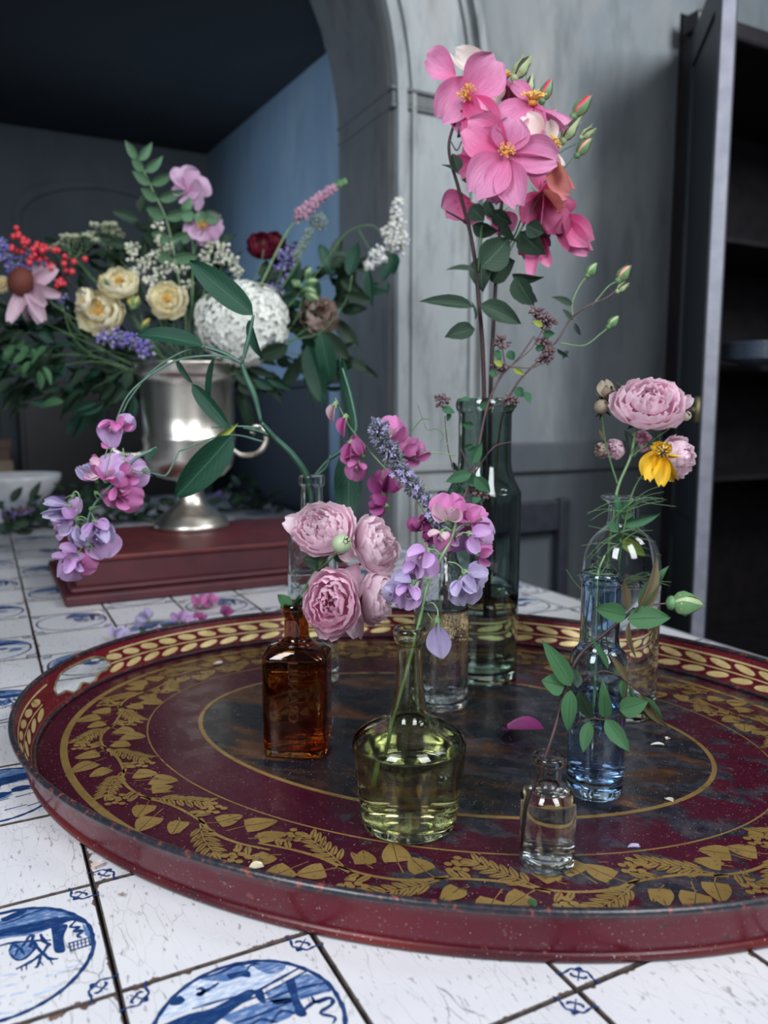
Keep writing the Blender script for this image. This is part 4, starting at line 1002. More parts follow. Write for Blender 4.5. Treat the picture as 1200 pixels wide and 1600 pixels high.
# white bowl at the far left
M_CHINA = simple('white_china', (0.62, 0.62, 0.63), (0.52, 0.52, 0.54), 0.3, 15, bumpv=0)
b0 = G(8, 778); 
o = part('bowl', mesh('bowl', *lathe([(0.001, 0.006), (0.05, 0.004), (0.052, 0.0), (0.058, 0.004), (0.12, 0.045), (0.162, 0.105), (0.166, 0.128), (0.160, 0.128), (0.115, 0.052), (0.055, 0.014), (0.001, 0.012)], 40), M_CHINA), None, Matrix.Translation((-1.44, 3.06, 0.0006)))
meta(o, 'large white china bowl at the far end of the table, cut by the left edge', 'bowl')
# ================================================================== PLANT MATERIALS
G_STEM = simple('green_stem', (0.10, 0.20, 0.08), (0.06, 0.13, 0.05), 0.5, 60)
G_STEMP = simple('pale_green_stem', (0.22, 0.33, 0.17), (0.14, 0.24, 0.10), 0.5, 60)
G_STEMB = simple('blue_green_stem', (0.10, 0.20, 0.15), (0.07, 0.15, 0.11), 0.5, 60)
G_TWIG = simple('dark_red_twig', (0.055, 0.022, 0.024), (0.03, 0.016, 0.02), 0.5, 60)
G_TWIGP = simple('purple_brown_stem', (0.13, 0.07, 0.07), (0.08, 0.045, 0.05), 0.5, 60)
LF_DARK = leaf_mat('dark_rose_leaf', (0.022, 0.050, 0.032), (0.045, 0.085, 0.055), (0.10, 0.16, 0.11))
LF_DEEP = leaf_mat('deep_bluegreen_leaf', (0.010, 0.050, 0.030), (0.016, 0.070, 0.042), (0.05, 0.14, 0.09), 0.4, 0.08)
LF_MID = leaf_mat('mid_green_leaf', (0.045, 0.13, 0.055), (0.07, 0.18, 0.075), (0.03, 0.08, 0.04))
LF_PALE = leaf_mat('pale_green_leaf', (0.09, 0.20, 0.11), (0.13, 0.26, 0.14), (0.20, 0.33, 0.18))
LF_YEL = leaf_mat('yellow_green_leaf', (0.30, 0.36, 0.06), (0.24, 0.32, 0.05), (0.4, 0.45, 0.15))
LF_BRONZE = leaf_mat('bronze_leaf', (0.13, 0.085, 0.045), (0.11, 0.10, 0.05), (0.2, 0.16, 0.09))
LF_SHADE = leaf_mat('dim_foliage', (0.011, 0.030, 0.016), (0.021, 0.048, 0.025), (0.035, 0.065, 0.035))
LF_MINT = leaf_mat('mint_leaf', (0.035, 0.12, 0.06), (0.055, 0.16, 0.08), (0.10, 0.22, 0.12))
PT_HOT = petal_mat('hot_pink_petal', (0.72, 0.05, 0.22), (0.78, 0.13, 0.34), (0.83, 0.34, 0.56), 0.35)
PT_PINK = petal_mat('single_rose_pink', (0.80, 0.16, 0.36), (0.84, 0.28, 0.54), (0.85, 0.40, 0.64), 0.45)
PT_DEEP = petal_mat('deep_rose_petal', (0.40, 0.03, 0.11), (0.46, 0.06, 0.18), (0.58, 0.13, 0.28), 0.3)
PT_BLUSH = petal_mat('blush_white_petal', (0.88, 0.55, 0.45), (0.90, 0.74, 0.66), (0.93, 0.86, 0.82), 0.1)
PT_CORAL = petal_mat('coral_petal', (0.85, 0.40, 0.20), (0.80, 0.28, 0.22), (0.72, 0.25, 0.26), 0.2)
PT_PALE = petal_mat('pale_pink_rose', (0.90, 0.46, 0.62), (0.94, 0.59, 0.74), (0.96, 0.71, 0.83), 0.05, 0.45)
PT_PALE2 = petal_mat('paler_pink_rose', (0.93, 0.56, 0.69), (0.95, 0.69, 0.80), (0.97, 0.80, 0.88), 0.04, 0.45)
PT_SPINK = petal_mat('sweet_pea_pink', (0.62, 0.16, 0.42), (0.68, 0.20, 0.48), (0.72, 0.28, 0.56), 0.25)
PT_SMAG = petal_mat('sweet_pea_magenta', (0.30, 0.03, 0.18), (0.38, 0.06, 0.25), (0.50, 0.14, 0.36), 0.3)
PT_SLIL = petal_mat('sweet_pea_lilac', (0.52, 0.26, 0.58), (0.60, 0.36, 0.68), (0.68, 0.48, 0.76), 0.3)
PT_SFADE = petal_mat('faded_lilac', (0.44, 0.34, 0.56), (0.52, 0.44, 0.66), (0.62, 0.56, 0.74), 0.45, veinc=(0.25, 0.2, 0.42))
PT_SCREAM = petal_mat('cream_keel', (0.70, 0.66, 0.50), (0.80, 0.60, 0.68), (0.78, 0.45, 0.60), 0.1)
PT_YEL = petal_mat('golden_yellow_petal', (0.75, 0.36, 0.01), (0.86, 0.52, 0.02), (0.90, 0.60, 0.06), 0.25, 0.2)
PT_CREAM = petal_mat('cream_yellow_petal', (0.92, 0.76, 0.34), (0.95, 0.87, 0.58), (0.96, 0.92, 0.74), 0.06)
PT_WHITE = petal_mat('white_floret', (0.74, 0.76, 0.66), (0.84, 0.86, 0.80), (0.88, 0.89, 0.86), 0.0, 0.15)
PT_CONE = petal_mat('coneflower_petal', (0.58, 0.36, 0.46), (0.68, 0.46, 0.56), (0.74, 0.56, 0.66), 0.3)
PT_MALL = petal_mat('mallow_pink', (0.66, 0.34, 0.55), (0.72, 0.44, 0.66), (0.76, 0.54, 0.74), 0.2)
PT_PEACH = petal_mat('faded_peach', (0.40, 0.25, 0.18), (0.58, 0.42, 0.36), (0.64, 0.50, 0.44), 0.2)
PT_DRED = petal_mat('dark_red_petal', (0.12, 0.006, 0.02), (0.17, 0.012, 0.03), (0.22, 0.02, 0.05), 0.2)
PT_DRY = petal_mat('dry_brown_petal', (0.20, 0.12, 0.08), (0.45, 0.36, 0.26), (0.66, 0.58, 0.46), 0.3)
M_STAM = simple('stamen_gold', (0.80, 0.42, 0.08), (0.62, 0.26, 0.03), 0.6, 300)
M_ANTH = simple('anther_yellow', (0.85, 0.60, 0.16), (0.70, 0.42, 0.06), 0.6, 300)
M_BUDG = simple('bud_green', (0.13, 0.26, 0.11), (0.09, 0.19, 0.08), 0.5, 60)
M_BUDP = simple('bud_pale_green', (0.38, 0.46, 0.26), (0.28, 0.37, 0.17), 0.5, 60)
M_BUDR = simple('bud_red_tip', (0.66, 0.03, 0.10), (0.55, 0.05, 0.08), 0.45, 60)
M_BUDS = simple('bud_salmon_tip', (0.70, 0.32, 0.26), (0.55, 0.25, 0.18), 0.5, 60)
M_DRYB = simple('dry_calyx_brown', (0.055, 0.035, 0.025), (0.028, 0.02, 0.016), 0.8, 90)
M_OREG = simple('oregano_bract_purple', (0.085, 0.040, 0.070), (0.17, 0.12, 0.13), 0.7, 160)
M_OREG2 = simple('oregano_bract_brown', (0.20, 0.13, 0.12), (0.10, 0.07, 0.07), 0.7, 160)
M_LAV = simple('catmint_calyx', (0.09, 0.105, 0.13), (0.17, 0.185, 0.21), 0.7, 160)
M_LAVF = simple('catmint_flower', (0.30, 0.25, 0.50), (0.42, 0.38, 0.60), 0.6, 160)
M_BLUEF = simple('delphinium_blue', (0.13, 0.11, 0.42), (0.22, 0.18, 0.52), 0.6, 160)
M_REDB = simple('red_berry', (0.66, 0.055, 0.075), (0.52, 0.03, 0.05), 0.35, 90, bumpv=0)
M_VERO = simple('veronica_pink', (0.52, 0.32, 0.42), (0.38, 0.20, 0.30), 0.7, 200)
M_UMB = simple('umbel_cream', (0.50, 0.52, 0.38), (0.34, 0.38, 0.25), 0.8, 200)
M_WHT = simple('tiny_white_flower', (0.70, 0.70, 0.62), (0.55, 0.55, 0.46), 0.8, 200)
M_CONE = simple('cone_rust', (0.17, 0.035, 0.02), (0.09, 0.02, 0.015), 0.7, 300, bumpv=0.6)
M_POD = simple('seedhead_grey', (0.28, 0.34, 0.32), (0.18, 0.24, 0.22), 0.8, 200, bumpv=0.6)

def rpt(v): return Vector(v)
# ---- calyx with five teeth, unit size, opening along +X
def calyx_mesh(name, m, r=0.32, l=0.5, teeth=5, spread=0.5):
    mb = MB(); mb.add(*lathe([(0.06, -0.25), (r * 0.8, -0.05), (r, 0.18)], 10), M=Matrix.Rotation(PI / 2, 4, 'Y'))
    for k in range(teeth):
        a = 2 * PI * k / teeth; c, s = math.cos(a), math.sin(a); w = r * 0.62
        vs = [(0.12, c * r - s * w * 0.5, s * r + c * w * 0.5), (0.12, c * r + s * w * 0.5, s * r - c * w * 0.5), (0.12 + l * 0.5, c * (r + spread * .3 * l) - s * w * .3, s * (r + spread * .3 * l) + c * w * .3), (0.12 + l * 0.5, c * (r + spread * .3 * l) + s * w * .3, s * (r + spread * .3 * l) - c * w * .3), (0.12 + l, c * (r + spread * l), s * (r + spread * l))]
        mb.add(vs, [(0, 1, 3, 2), (2, 3, 4)])
    return mb.mesh(name, m)
CALYX = calyx_mesh('calyx', G_STEMP); CALYXL = calyx_mesh('calyx', G_STEM, 0.3, 0.9, 5, 0.3)
# ---- closed rosebud along +X, length 1
def bud_mesh(name, mg, mt, open_=0.0):
    mb = MB(); R = Matrix.Rotation(PI / 2, 4, 'Y')
    mb.add(*lathe([(0.02, -0.12), (0.11, -0.04), (0.14, 0.06), (0.10, 0.14)], 10), M=R, mi=0)      # hip
    mb.add(*lathe([(0.10, 0.13), (0.19, 0.26), (0.215, 0.42), (0.17, 0.62), (0.09, 0.86), (0.012, 1.0)], 12), M=R, mi=1)
    for k in range(4):
        a = 2 * PI * k / 4 + 0.4; prev = []; vs = []; fs = []
        for i, (x, r, w) in enumerate([(0.12, 0.11, 0.55), (0.28, 0.20, 0.62), (0.45, 0.228, 0.55), (0.66, 0.18, 0.42), (0.9, 0.10 + open_, 0.22), (1.05, 0.05 + open_ * 2, 0.03)]):
            for s in (-1, 0, 1): vs.append((x, (r + 0.004) * math.cos(a + s * w), (r + 0.004) * math.sin(a + s * w)))
        for i in range(5):
            for j in range(2): q = i * 3 + j; fs.append((q, q + 1, q + 4, q + 3))
        mb.add(vs, fs, mi=0)
    return mb.mesh(name, [mg, mt])
BUD_R = bud_mesh('bud', M_BUDG, M_BUDR); BUD_S = bud_mesh('bud', M_BUDG, M_BUDS, 0.02); BUD_G = bud_mesh('bud', M_BUDG, M_BUDP); BUD_D = bud_mesh('bud', M_BUDP, M_DRYB, 0.08); BUD_Y = bud_mesh('bud', M_BUDG, M_ANTH)
def bud(parent, p0, p1, Y, me, dY=0.0, fat=1.0):
    a, b = W(*p0, Y), W(*p1, Y + dY); l = (b - a).length
    return part('bud', me, parent, orient(a, b - a, 0, (l, l * fat * 1.45, l * fat * 1.45)))
# ---- stamens: cushion and fine filaments with anthers, facing +Z, radius 1
def stamen_mesh(seed, n=52, spread=1.15, h=0.9):
    r = random.Random(seed); mb = MB(); mb.add(*ball(0.42, 10, 6, 1, 1, 0.7)[:2], mi=0)
    for k in range(n):
        a = r.uniform(0, 2 * PI); q = math.sqrt(r.random()) * 0.95 * spread; e = Vector((q * math.cos(a), q * math.sin(a), h * (1 - 0.35 * q) * r.uniform(0.75, 1.1)))
        s = Vector((0.3 * math.cos(a), 0.3 * math.sin(a), 0.1)); mb.add(*tube([s, s.lerp(e, 0.6) + Vector((0, 0, 0.1)), e], 0.035, 0.03, 3, 2)[:2], mi=0)
        mb.add(*ball(0.085, 5, 3)[:2], M=Matrix.Translation(e), mi=1)
    return mb.mesh('stamens', [M_STAM, M_ANTH])
STAM = [stamen_mesh(k) for k in range(3)]
def facing(c, n_img, scale, spin=0.0):
    """frame whose +Z points along n_img=(right, up, toward viewer)"""
    n = (CR * n_img[0] + CU * n_img[1] - CF * n_img[2]).normalized(); up = CU if abs(n.dot(CU)) < 0.95 else CR
    x = up.cross(n).normalized(); y = n.cross(x)
    return Matrix.Translation(c) @ Matrix((x, y, n)).transposed().to_4x4() @ Matrix.Rotation(spin, 4, 'Z') @ Matrix.Scale(scale, 4)

# ---- cabbage rose petals: bowl segments, unit radius, facing +Z
def bowl_petal(p0, p1, p2, hw, ruf, seed, ny=8, nx=8, notch=0.0):
    r = random.Random(seed); ph = [r.uniform(0, 6.28) for _ in range(4)]; vs = []; ts = []; fs = []
    for i in range(nx + 1):
        t = i / nx
        rho = (1 - t) ** 2 * p0[0] + 2 * t * (1 - t) * p1[0] + t * t * p2[0]; z = (1 - t) ** 2 * p0[1] + 2 * t * (1 - t) * p1[1] + t * t * p2[1]
        w = hw * (0.25 + 0.75 * math.sin(PI * min(1, t ** 0.9 * 0.80)) ** 0.7) * (1 if t < 0.85 else 1 - (t - 0.85) * 1.6)
        for j in range(ny + 1):
            s = -1 + 2 * j / ny; a = s * w / max(rho, 0.22)
            ed = t * t * (math.sin(s * 5 + ph[0]) * 0.6 + math.sin(s * 11 + ph[1]) * 0.4) * ruf
            rr_ = rho + ed - 0.05 * s * s * t; zz_ = z + ed * 0.6 + notch * (abs(s) ** 2) * -0.12 * t - (0.05 if abs(s) < .15 and t > .95 else 0)
            vs.append((rr_ * math.cos(a), rr_ * math.sin(a), zz_)); ts.append((t, s))
    for i in range(nx):
        for j in range(ny): a = i * (ny + 1) + j; fs.append((a, a + 1, a + ny + 2, a + ny + 1))
    return mesh('petal', vs, fs, None, True, ts)
LAYERS = []   # (count, meshes)
spec = [  # p0, p1, p2, halfwidth, ruffle, count
    ((0.10, -0.50), (0.85, -0.60), (1.04, -0.05), 0.66, 0.05, 5), ((0.10, -0.46), (1.00, -0.50), (0.93, 0.20), 0.64, 0.05, 5), ((0.10, -0.42), (1.00, -0.35), (0.76, 0.38), 0.56, 0.05, 6),
    ((0.08, -0.38), (0.90, -0.20), (0.60, 0.46), 0.44, 0.07, 6), ((0.06, -0.34), (0.72, -0.10), (0.44, 0.48), 0.36, 0.08, 6), ((0.05, -0.3), (0.55, -0.05), (0.32, 0.48), 0.29, 0.09, 6), ((0.04, -0.25), (0.38, 0.05), (0.20, 0.46), 0.22, 0.09, 5), ((0.02, -0.2), (0.22, 0.10), (0.08, 0.42), 0.16, 0.07, 4)]
for li, (a, b_, c, hw, rf, n) in enumerate(spec):
    LAYERS.append((n, [bowl_petal(a, b_, c, hw, rf, li * 10 + k, 6 if li > 3 else 8, 6 if li > 3 else 8) for k in range(3)]))
SEPALS = calyx_mesh('calyx', G_STEM, 0.16, 0.55, 5, 0.9)
def cabbage(parent, c, R, nrm, m, seed, squash=1.0, layers=range(8), name='rose', drop=0.0, scale2=None, spin=None):
    r = random.Random(seed); F = facing(c, nrm, R, r.uniform(0, 6) if spin is None else spin)
    if scale2: F = F @ Matrix.Diagonal((*scale2, 1))
    head = part(name, SEPALS, parent, F @ Matrix.Translation((0, 0, -0.62)) @ Matrix.Rotation(-PI / 2, 4, 'Y'))
    for li in layers:
        n, ms = LAYERS[li]; off = r.uniform(0, 6)
        for k in range(n):
            if r.random() < drop: continue
            a = off + 2 * PI * k / n + r.uniform(-0.12, 0.12)
            M = F @ Matrix.Rotation(a, 4, 'Z') @ Matrix.Translation((0, 0, r.uniform(-0.05, 0.06) * (1 + li * 0.25))) @ Matrix.Rotation(r.uniform(-0.10, 0.08) * (1 + li * 0.35), 4, 'Y') @ Matrix.Rotation(r.uniform(-0.05, 0.05) * li, 4, 'Z') @ Matrix.Diagonal((r.uniform(0.95, 1.05), r.uniform(0.92, 1.08), r.uniform(0.92, 1.08) * squash, 1))
            part('petal', r.choice(ms), head, M, m=m)
    return head
# ---- sweet pea: standard, wings, keel in one small frame (faces +Z, up +Y)
def standard_mesh(seed, back=0.35, crease=0.10, ruf=0.07, wide=1.0, half=False):
    r = random.Random(seed); ph = r.uniform(0, 6); vs = []; ts = []; fs = []; nx, ny = 9, 10
    for i in range(nx + 1):
        t = i / nx; w = (0.12 + 0.88 * math.sin(PI * min(1, 0.06 + t * 0.86)) ** 0.6) * 0.58 * wide
        for j in range(ny + 1):
            s = -1 + 2 * j / ny; x = s * w; y = t * 0.95 - 0.12 * abs(s) * t - 0.10 * (1 - abs(s)) ** 3 * t ** 4
            z = -back * s * s * w * 1.4 - crease * (1 - min(1, abs(s) * 3)) * t - 0.25 * t * t + ruf * t * math.sin(s * 6 + ph)
            vs.append((x, y, z)); ts.append((t, s))
    for i in range(nx):
        for j in range(ny): a = i * (ny + 1) + j; fs.append((a, a + 1, a + ny + 2, a + ny + 1))
    return mesh('petal', vs, fs, None, True, ts)
STD = [standard_mesh(k, b, c, rf, wd) for k, (b, c, rf, wd) in enumerate([(0.30, 0.10, 0.06, 1.0), (0.9, 0.15, 0.08, 0.95), (-0.5, 0.08, 0.09, 0.9), (0.5, 0.2, 0.14, 1.05)])]
WING = [blade('wing_petal', P_FAN, 7, 6, 0, c, 0.35, 0.05, 0.2, 0, 70 + k) for k, c in enumerate((0.2, 0.35, -0.1))]
KEEL = blade('keel', P_OV, 6, 4, 0.5, -0.25, 0.3, 0, 0, 0, 80)
def sweetpea(parent, u, v, Y, size, rot=0.0, n=(0.0, 0.1, 1.0), ms=(PT_SPINK, PT_SPINK, PT_SCREAM), std=None, seed=0, to=None, name='flower', openw=1.0):
    """u,v: image place of the base of the flower; size in image pixels; rot: degrees clockwise of its 'up'"""
    r = random.Random(seed * 13 + 5); c = W(u, v, Y); F = facing(c, n, px(size, Y), 0)
    nn = F.to_3x3() @ Vector((0, 0, 1)); F = F @ Matrix.Rotation(-math.radians(rot), 4, 'Z')
    f = part(name, CALYX, parent, F @ Matrix.Translation((0, -0.02, -0.1)) @ Matrix.Rotation(PI / 2, 4, 'Z') @ Matrix.Rotation(-0.5, 4, 'Y') @ Matrix.Scale(0.36, 4))
    part('petal', STD[std if std is not None else r.randrange(4)], f, F, m=ms[0])
    for s in (-1, 1):
        d = Vector((s * 0.30 * openw, 0.34, 0.42)); 
        M = F @ Matrix.Translation((s * 0.03, 0.03, 0.03)) @ orient((0, 0, 0), d, s * 1.0 + r.uniform(-.2, .2), (0.60, 0.42, 0.5), nrm=(0, 0.2, 1))
        part('wing_petal', r.choice(WING), f, M, m=ms[1])
    part('keel', KEEL, f, F @ orient((0, 0.02, 0.04), (0, 0.22, 0.4), 0, (0.42, 0.26, 0.4), nrm=(0, 1, 0)), m=ms[2])
    if to: 
        b = W(to[0], to[1], Y if len(to) < 3 else to[2]); mid = b.lerp(c, 0.5) + Vector((0, 0, 0.003)); part('flower_stalk', mesh('flower_stalk', *tube([b, mid, c], 0.0007, 0.0006, 5, 3)[:2], G_STEMP), f)
    return f
def crumple(parent, u, v, Y, w, h, m, seed, name='withered_flower', rot=0):
    """withered flower: a few curled, folded petals around a small calyx"""
    r = random.Random(seed); c = W(u, v, Y); F = facing(c, (0, 0, 1), 1.0) @ Matrix.Rotation(-math.radians(rot), 4, 'Z')
    f = part(name, CALYX, parent, F @ Matrix.Rotation(-PI / 2, 4, 'Z') @ Matrix.Scale(px(h * 0.3, Y), 4))
    for k in range(5):
        a = r.uniform(-0.5, 0.5); 
        part('petal', r.choice(FLOP), f, F @ Matrix.Translation((px(r.uniform(-.12, .12) * w, Y), 0, px(r.uniform(-.1, .1) * w, Y))) @ orient((0, 0, 0), (math.sin(a), -1, r.uniform(-.3, .3)), r.uniform(-1.5, 1.5), (px(h, Y) * r.uniform(.75, 1.05), px(w * 0.75, Y), px(w, Y) * 0.9), nrm=(0, 0, 1)), m=m)
    return f
def cluster(parent, c, R, n, r0, ms, seed, name='flower_cluster', flat=(1, 1, 1), shape=(1, 1, 1), kind='stuff', dirn=None, seg=5, rings=4):
    """many tiny florets or bracts as real geometry in one part"""
    r = random.Random(seed); mb = MB()
    for k in range(n):
        d = Vector((r.gauss(0, 1), r.gauss(0, 1), r.gauss(0, 1))).normalized() * R * r.uniform(0.45, 1.0)
        d = Vector((d.x * shape[0], d.y * shape[1], d.z * shape[2]))
        q = Matrix.Translation(Vector(c) + d) @ Vector((0, 0, 1)).rotation_difference(d if d.length else Vector((0, 0, 1))).to_matrix().to_4x4() @ Matrix.Diagonal((r0 * flat[0] * r.uniform(.7, 1.2), r0 * flat[1] * r.uniform(.7, 1.2), r0 * flat[2] * r.uniform(.8, 1.3), 1))
        mb.add(*ball(1, seg, rings)[:2], M=q, mi=r.randrange(len(ms)))
    return part(name, mb.mesh(name, list(ms)), parent, kind=kind)
# ================================================================== FLOWERS
def single_rose(parent, cu, cv, Y, petals, sr=14, face=(0, 0.1, 1), back=True, dz=-0.012, name='rose'):
    c = W(cu, cv, Y); F = facing(c - CF * 0.004, face, px(sr * 1.2, Y))
    f = part(name, SEPALS, parent, facing(c + CF * 0.012, face, 0.022) @ Matrix.Rotation(-PI / 2, 4, 'Y'))
    for q in petals:
        tu, tv, w = q[:3]; m = q[3] if len(q) > 3 else PT_PINK; k = q[4] if len(q) > 4 else 0; roll = q[5] if len(q) > 5 else 0.0; dY = q[6] if len(q) > 6 else 0.0; ms = q[7] if len(q) > 7 else PETAL
        st = q[8] if len(q) > 8 else (cu, cv)
        b = W(st[0], st[1], Y + 0.006); t_ = W(tu, tv, Y + dY); d = t_ - b; l = d.length
        part('petal', ms[k % len(ms)], f, orient(b, d, roll, (l, px(w, Y), l)), m=m)
    if sr: part('stamens', random.choice(STAM), f, F)
    return f
GY = 1.035
# ---------- pink single roses in the green bottle
t = thing('rose_branch', W(752, 1000, 1.045), 'tall dark-stemmed branch of bright pink single roses and buds in the green bottle', 'flowers')
stem(t, [(758, 960, 1.05), (757, 700, 1.05), (755, 560, 1.045), (748, 470, 1.04), (738, 380, 1.035), (718, 300, 1.03), (702, 240, 1.025), (706, 205, 1.02), (722, 172, 1.01)], GY, 0.0032, G_TWIG, 0.0016, sides=8)
stem(t, [(764, 960, 1.07), (766, 640, 1.06), (773, 470, 1.06), (778, 400, 1.055), (784, 320, 1.045), (788, 262, 1.03)], GY, 0.0030, G_TWIG, 0.0018)
stem(t, [(748, 425, 1.035), (752, 360, 1.03), (760, 320, 1.03), (762, 300, 1.03)], GY, 0.0013, G_STEM, 0.001)
stem(t, [(772, 440, 1.04), (800, 385, 1.03), (830, 330, 1.02), (848, 300, 1.02)], GY, 0.0016, G_STEM, 0.001)
stem(t, [(765, 420, 1.04), (800, 375, 1.04), (815, 340, 1.03), (830, 300, 1.03)], GY, 0.0012, G_STEM, 0.001)
stem(t, [(728, 348, 1.03), (712, 338, 1.03), (697, 330, 1.03)], GY, 0.0013, G_TWIG, 0.001)
stem(t, [(705, 222, 1.02), (714, 235, 1.02), (724, 215, 1.02)], GY, 0.0008, G_TWIG)
for a in ([(846, 268), (862, 240), (880, 225), (893, 205), (898, 190)], [(842, 262), (864, 240), (878, 222)], [(850, 258), (880, 235), (905, 222), (915, 212)], [(850, 285), (882, 262), (898, 242)], [(826, 228), (848, 170), (850, 150)], [(815, 205), (828, 150), (827, 140)], [(790, 190), (802, 128), (806, 118)], [(862, 240), (858, 222), (862, 205)]):
    stem(t, a, 1.03, 0.0009, G_STEM, 0.0007)
# back flower, upper right of the group (peach centre) and the cream one
single_rose(t, 785, 128, 1.05, [(714, 92, 36, PT_BLUSH, 2, 0.3, 0.03), (722, 125, 30, PT_BLUSH, 0, 0.2, 0.03), (812, 165, 30, PT_CORAL, 0, 0.9, -0.02), (760, 160, 34, PT_BLUSH, 1, 0.4, -0.02), (800, 150, 40, PT_DEEP, 3, 1.1, -0.03)], 13, (0.1, 0.8, 0.4))
# top left flower
single_rose(t, 729, 152, 1.005, [(661, 98, 50, PT_PINK, 2, 0.5, 0.0, PETAL, (712, 118)), (690, 186, 58, PT_PINK, 0, -0.15, 0.0, PETAL, (727, 120)), (778, 92, 68, PT_PINK, 0, 0.1, -0.02), (768, 212, 62, PT_HOT, 1, 0.2, -0.02), (728, 205, 50, PT_PINK, 1, 0.4, 0.0), (752, 178, 34, PT_HOT, 3, 0.6, -0.03)], 11, (-0.15, 0.1, 1))
# middle right flower seen from the side
single_rose(t, 832, 162, 1.010, [(778, 190, 46, PT_PINK, 1, 0.5, -0.03), (800, 128, 26, PT_PINK, 3, 0.5, 0.0), (884, 200, 32, PT_PINK, 3, 0.9, -0.02), (832, 215, 46, PT_PINK, 1, 0.4, -0.03), (862, 185, 24, PT_HOT, 1, 1.0, 0.01)], 15, (0.05, 0.9, 0.5))
# big front flower
single_rose(t, 790, 241, 0.975, [(728, 196, 66, PT_HOT, 0, 0.15, -0.01), (738, 228, 60, PT_PINK, 1, -0.2, 0.0, PETAL, (800, 236)), (803, 186, 58, PT_PINK, 0, 0.1, -0.015), (872, 246, 56, PT_PINK, 0, -0.25, -0.01), (866, 268, 36, PT_PINK, 1, 0.5, 0.0), (808, 318, 50, PT_PINK, 0, 0.12, -0.02, PETAL, (792, 250)), (742, 300, 68, PT_PINK, 0, 0.1, -0.015), (775, 306, 46, PT_PINK, 1, -0.15, -0.01)], 10, (0, 0.15, 1))
# cream and coral flower at the right
single_rose(t, 862, 228, 0.990, [(820, 178, 36, PT_BLUSH, 0, 0.1, 0.0, PETAL, (848, 226)), (852, 192, 26, PT_BLUSH, 2, 0.7, 0.01), (835, 232, 26, PT_BLUSH, 3, 0.3, 0.0), (888, 300, 36, PT_CORAL, 0, 0.55, -0.01, PETAL, (860, 246)), (876, 262, 24, PT_BLUSH, 3, 0.9, 0.0)], 10, (0.7, 0.5, 0.5))
# shaded flowers hanging behind and below
single_rose(t, 845, 300, 1.03, [(862, 355, 44, PT_DEEP, 1, 0.5, -0.02, FLOP), (835, 350, 40, PT_HOT, 2, 0.4, -0.02, FLOP), (880, 320, 36, PT_CORAL, 3, 0.7, -0.02), (822, 345, 38, PT_DEEP, 0, 0.3, -0.02), (850, 262, 46, PT_HOT, 1, 0.2, 0.01), (878, 296, 44, PT_HOT, 3, 0.5, 0.0)], 0)
single_rose(t, 878, 338, 1.035, [(920, 378, 44, PT_HOT, 0, 0.1, -0.02), (908, 392, 40, PT_HOT, 1, 0.5, -0.02, PETAL, (884, 345)), (882, 388, 18, PT_DEEP, 0, 0.9, -0.02, STRAP), (884, 306, 40, PT_DEEP, 1, 0.4, 0.0), (862, 366, 26, PT_DEEP, 2, 1.0, -0.02, STRAP)], 0)
single_rose(t, 842, 372, 1.045, [(825, 422, 24, PT_HOT, 1, 0.5, -0.02, STRAP), (856, 412, 24, PT_HOT, 0, 0.4, -0.02, STRAP), (815, 395, 34, PT_DEEP, 1, 0.4, 0, PETAL), (862, 385, 26, PT_DEEP, 2, 0.4, 0, PETAL)], 0)
single_rose(t, 722, 318, 1.055, [(694, 330, 50, PT_HOT, 0, 0.3, 0.0, PETAL, (735, 312)), (745, 345, 34, PT_HOT, 1, 0.2)], 0)
single_rose(t, 745, 250, 1.05, [(716, 280, 50, PT_HOT, 2, 0.2, 0.0), (722, 235, 40, PT_HOT, 1, 0.3)], 0)
single_rose(t, 782, 330, 1.06, [(792, 362, 46, PT_HOT, 1, 0.3), (765, 350, 34, PT_DEEP, 2, 0.2)], 0)
for p0, p1, me, fat in (((895, 184), (923, 149), BUD_R, 0.8), ((846, 160), (861, 123), BUD_R, 0.8), ((825, 150), (829, 118), BUD_D, 0.85), ((803, 124), (826, 88), BUD_D, 0.9), ((878, 222), (902, 184), BUD_D, 0.8), ((901, 244), (923, 216), BUD_S, 0.8), ((907, 216), (928, 200), BUD_D, 0.9), ((860, 215), (872, 188), BUD_R, 0.9)):
    bud(t, p0, p1, 1.03, me, 0, fat)
